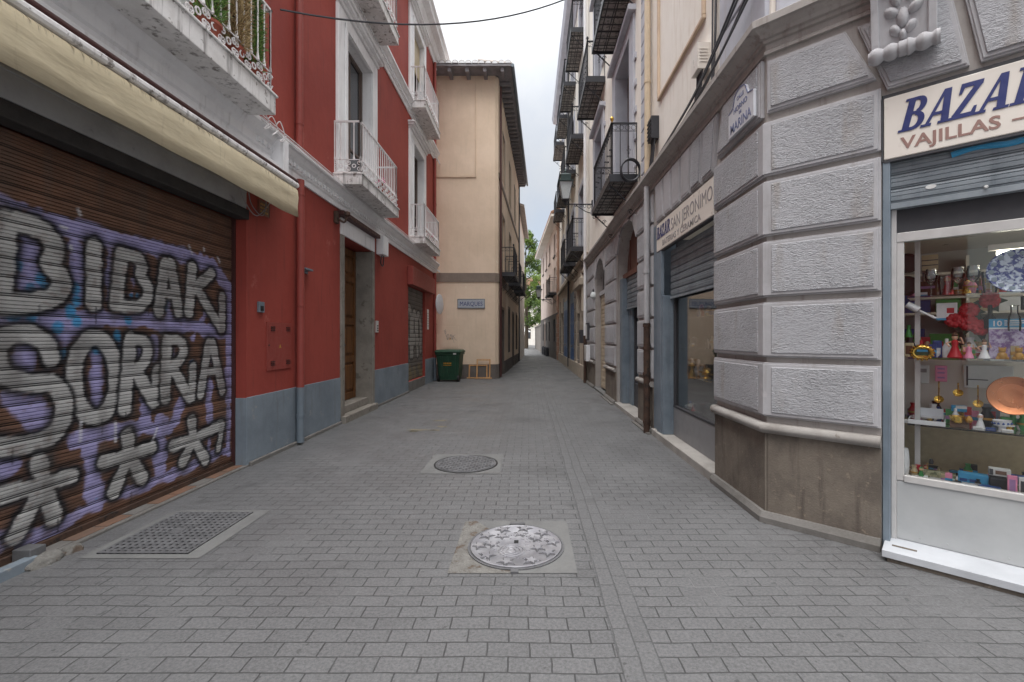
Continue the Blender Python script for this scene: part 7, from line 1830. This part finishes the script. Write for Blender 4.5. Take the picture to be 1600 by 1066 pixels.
# ================================================================== light and camera
def world_cam():
    w = bpy.data.worlds.new('World'); SC.world = w; w.use_nodes = True
    nt = w.node_tree; nt.nodes.clear()
    N = nt.nodes.new; Lk = nt.links.new
    out = N('ShaderNodeOutputWorld'); bg = N('ShaderNodeBackground'); sky = N('ShaderNodeTexSky')
    sky.sky_type = 'NISHITA'; sky.sun_disc = False; sky.sun_elevation = math.radians(72); sky.sun_rotation = math.radians(SUN_ROT); sky.air_density = 1.0; sky.dust_density = 2.5
    tc = N('ShaderNodeTexCoord')
    sep = N('ShaderNodeSeparateXYZ'); Lk(tc.outputs['Generated'], sep.inputs[0])
    # cloud deck: overcast brightness grows towards the zenith
    mr = N('ShaderNodeMapRange'); Lk(sep.outputs['Z'], mr.inputs[0]); mr.inputs[1].default_value = 0; mr.inputs[2].default_value = 1; mr.inputs[3].default_value = CL0; mr.inputs[4].default_value = CL1
    pw = N('ShaderNodeMath'); pw.operation = 'POWER'; Lk(sep.outputs['Z'], pw.inputs[0]); pw.inputs[1].default_value = 4.0; Lk(pw.outputs[0], mr.inputs[0])
    no = N('ShaderNodeTexNoise'); no.inputs['Scale'].default_value = 2.2; no.inputs['Detail'].default_value = 6; no.inputs['Roughness'].default_value = .55; Lk(tc.outputs['Generated'], no.inputs['Vector'])
    m2 = N('ShaderNodeMapRange'); m2.interpolation_type = 'SMOOTHSTEP'; Lk(no.outputs['Fac'], m2.inputs[0]); m2.inputs[1].default_value = .3; m2.inputs[2].default_value = .62; m2.inputs[3].default_value = .6; m2.inputs[4].default_value = .97
    col = N('ShaderNodeVectorMath'); col.operation = 'SCALE'; col.inputs[0].default_value = (.95, .972, 1.0); Lk(mr.outputs[0], col.inputs[3])
    mx = N('ShaderNodeMix'); mx.data_type = 'RGBA'; Lk(m2.outputs[0], mx.inputs[0]); Lk(sky.outputs[0], mx.inputs[6]); Lk(col.outputs[0], mx.inputs[7])
    Lk(mx.outputs[2], bg.inputs[0]); bg.inputs[1].default_value = .1; Lk(bg.outputs[0], out.inputs[0])
    s = bpy.data.lights.new('sun', 'SUN'); s.energy = SUN_E; s.angle = math.radians(SUN_A); s.color = (1, .96, .9)
    so = bpy.data.objects.new('sun', s); COL.objects.link(so)
    az = math.radians(SUN_ROT); el = math.radians(72)
    d = Vector((math.sin(az)*math.cos(el), math.cos(az)*math.cos(el), math.sin(el)))   # towards the sun
    so.rotation_euler = d.to_track_quat('Z', 'Y').to_euler(); so.location = (0, 0, 30)
    c = bpy.data.cameras.new('camera'); co = bpy.data.objects.new('camera', c); COL.objects.link(co)
    co.location = (0, 0, 1.5); co.rotation_euler = (PI/2, 0, 0)
    c.sensor_width = 36; c.sensor_fit = 'HORIZONTAL'; c.lens = 700/1600*36
    c.shift_x = -26/1600; c.shift_y = -6/1600     # street vanishing point at (826, 527) of 1600x1066
    c.clip_start = .05; c.clip_end = 1000
    SC.camera = co
    v = SC.view_settings; v.view_transform = 'Standard'; v.look = 'None'; v.exposure = EXPO; v.gamma = 1; v.use_curve_mapping = False
    SC.render.resolution_x = 1024; SC.render.resolution_y = 682
    SC.cycles.max_bounces = 10; SC.cycles.transparent_max_bounces = 12; SC.cycles.use_denoising = True
SUN_ROT, SUN_E, SUN_A, CL0, CL1, EXPO = -165, 1.5, 60, 3.4, 30.0, 1.1
world_cam()
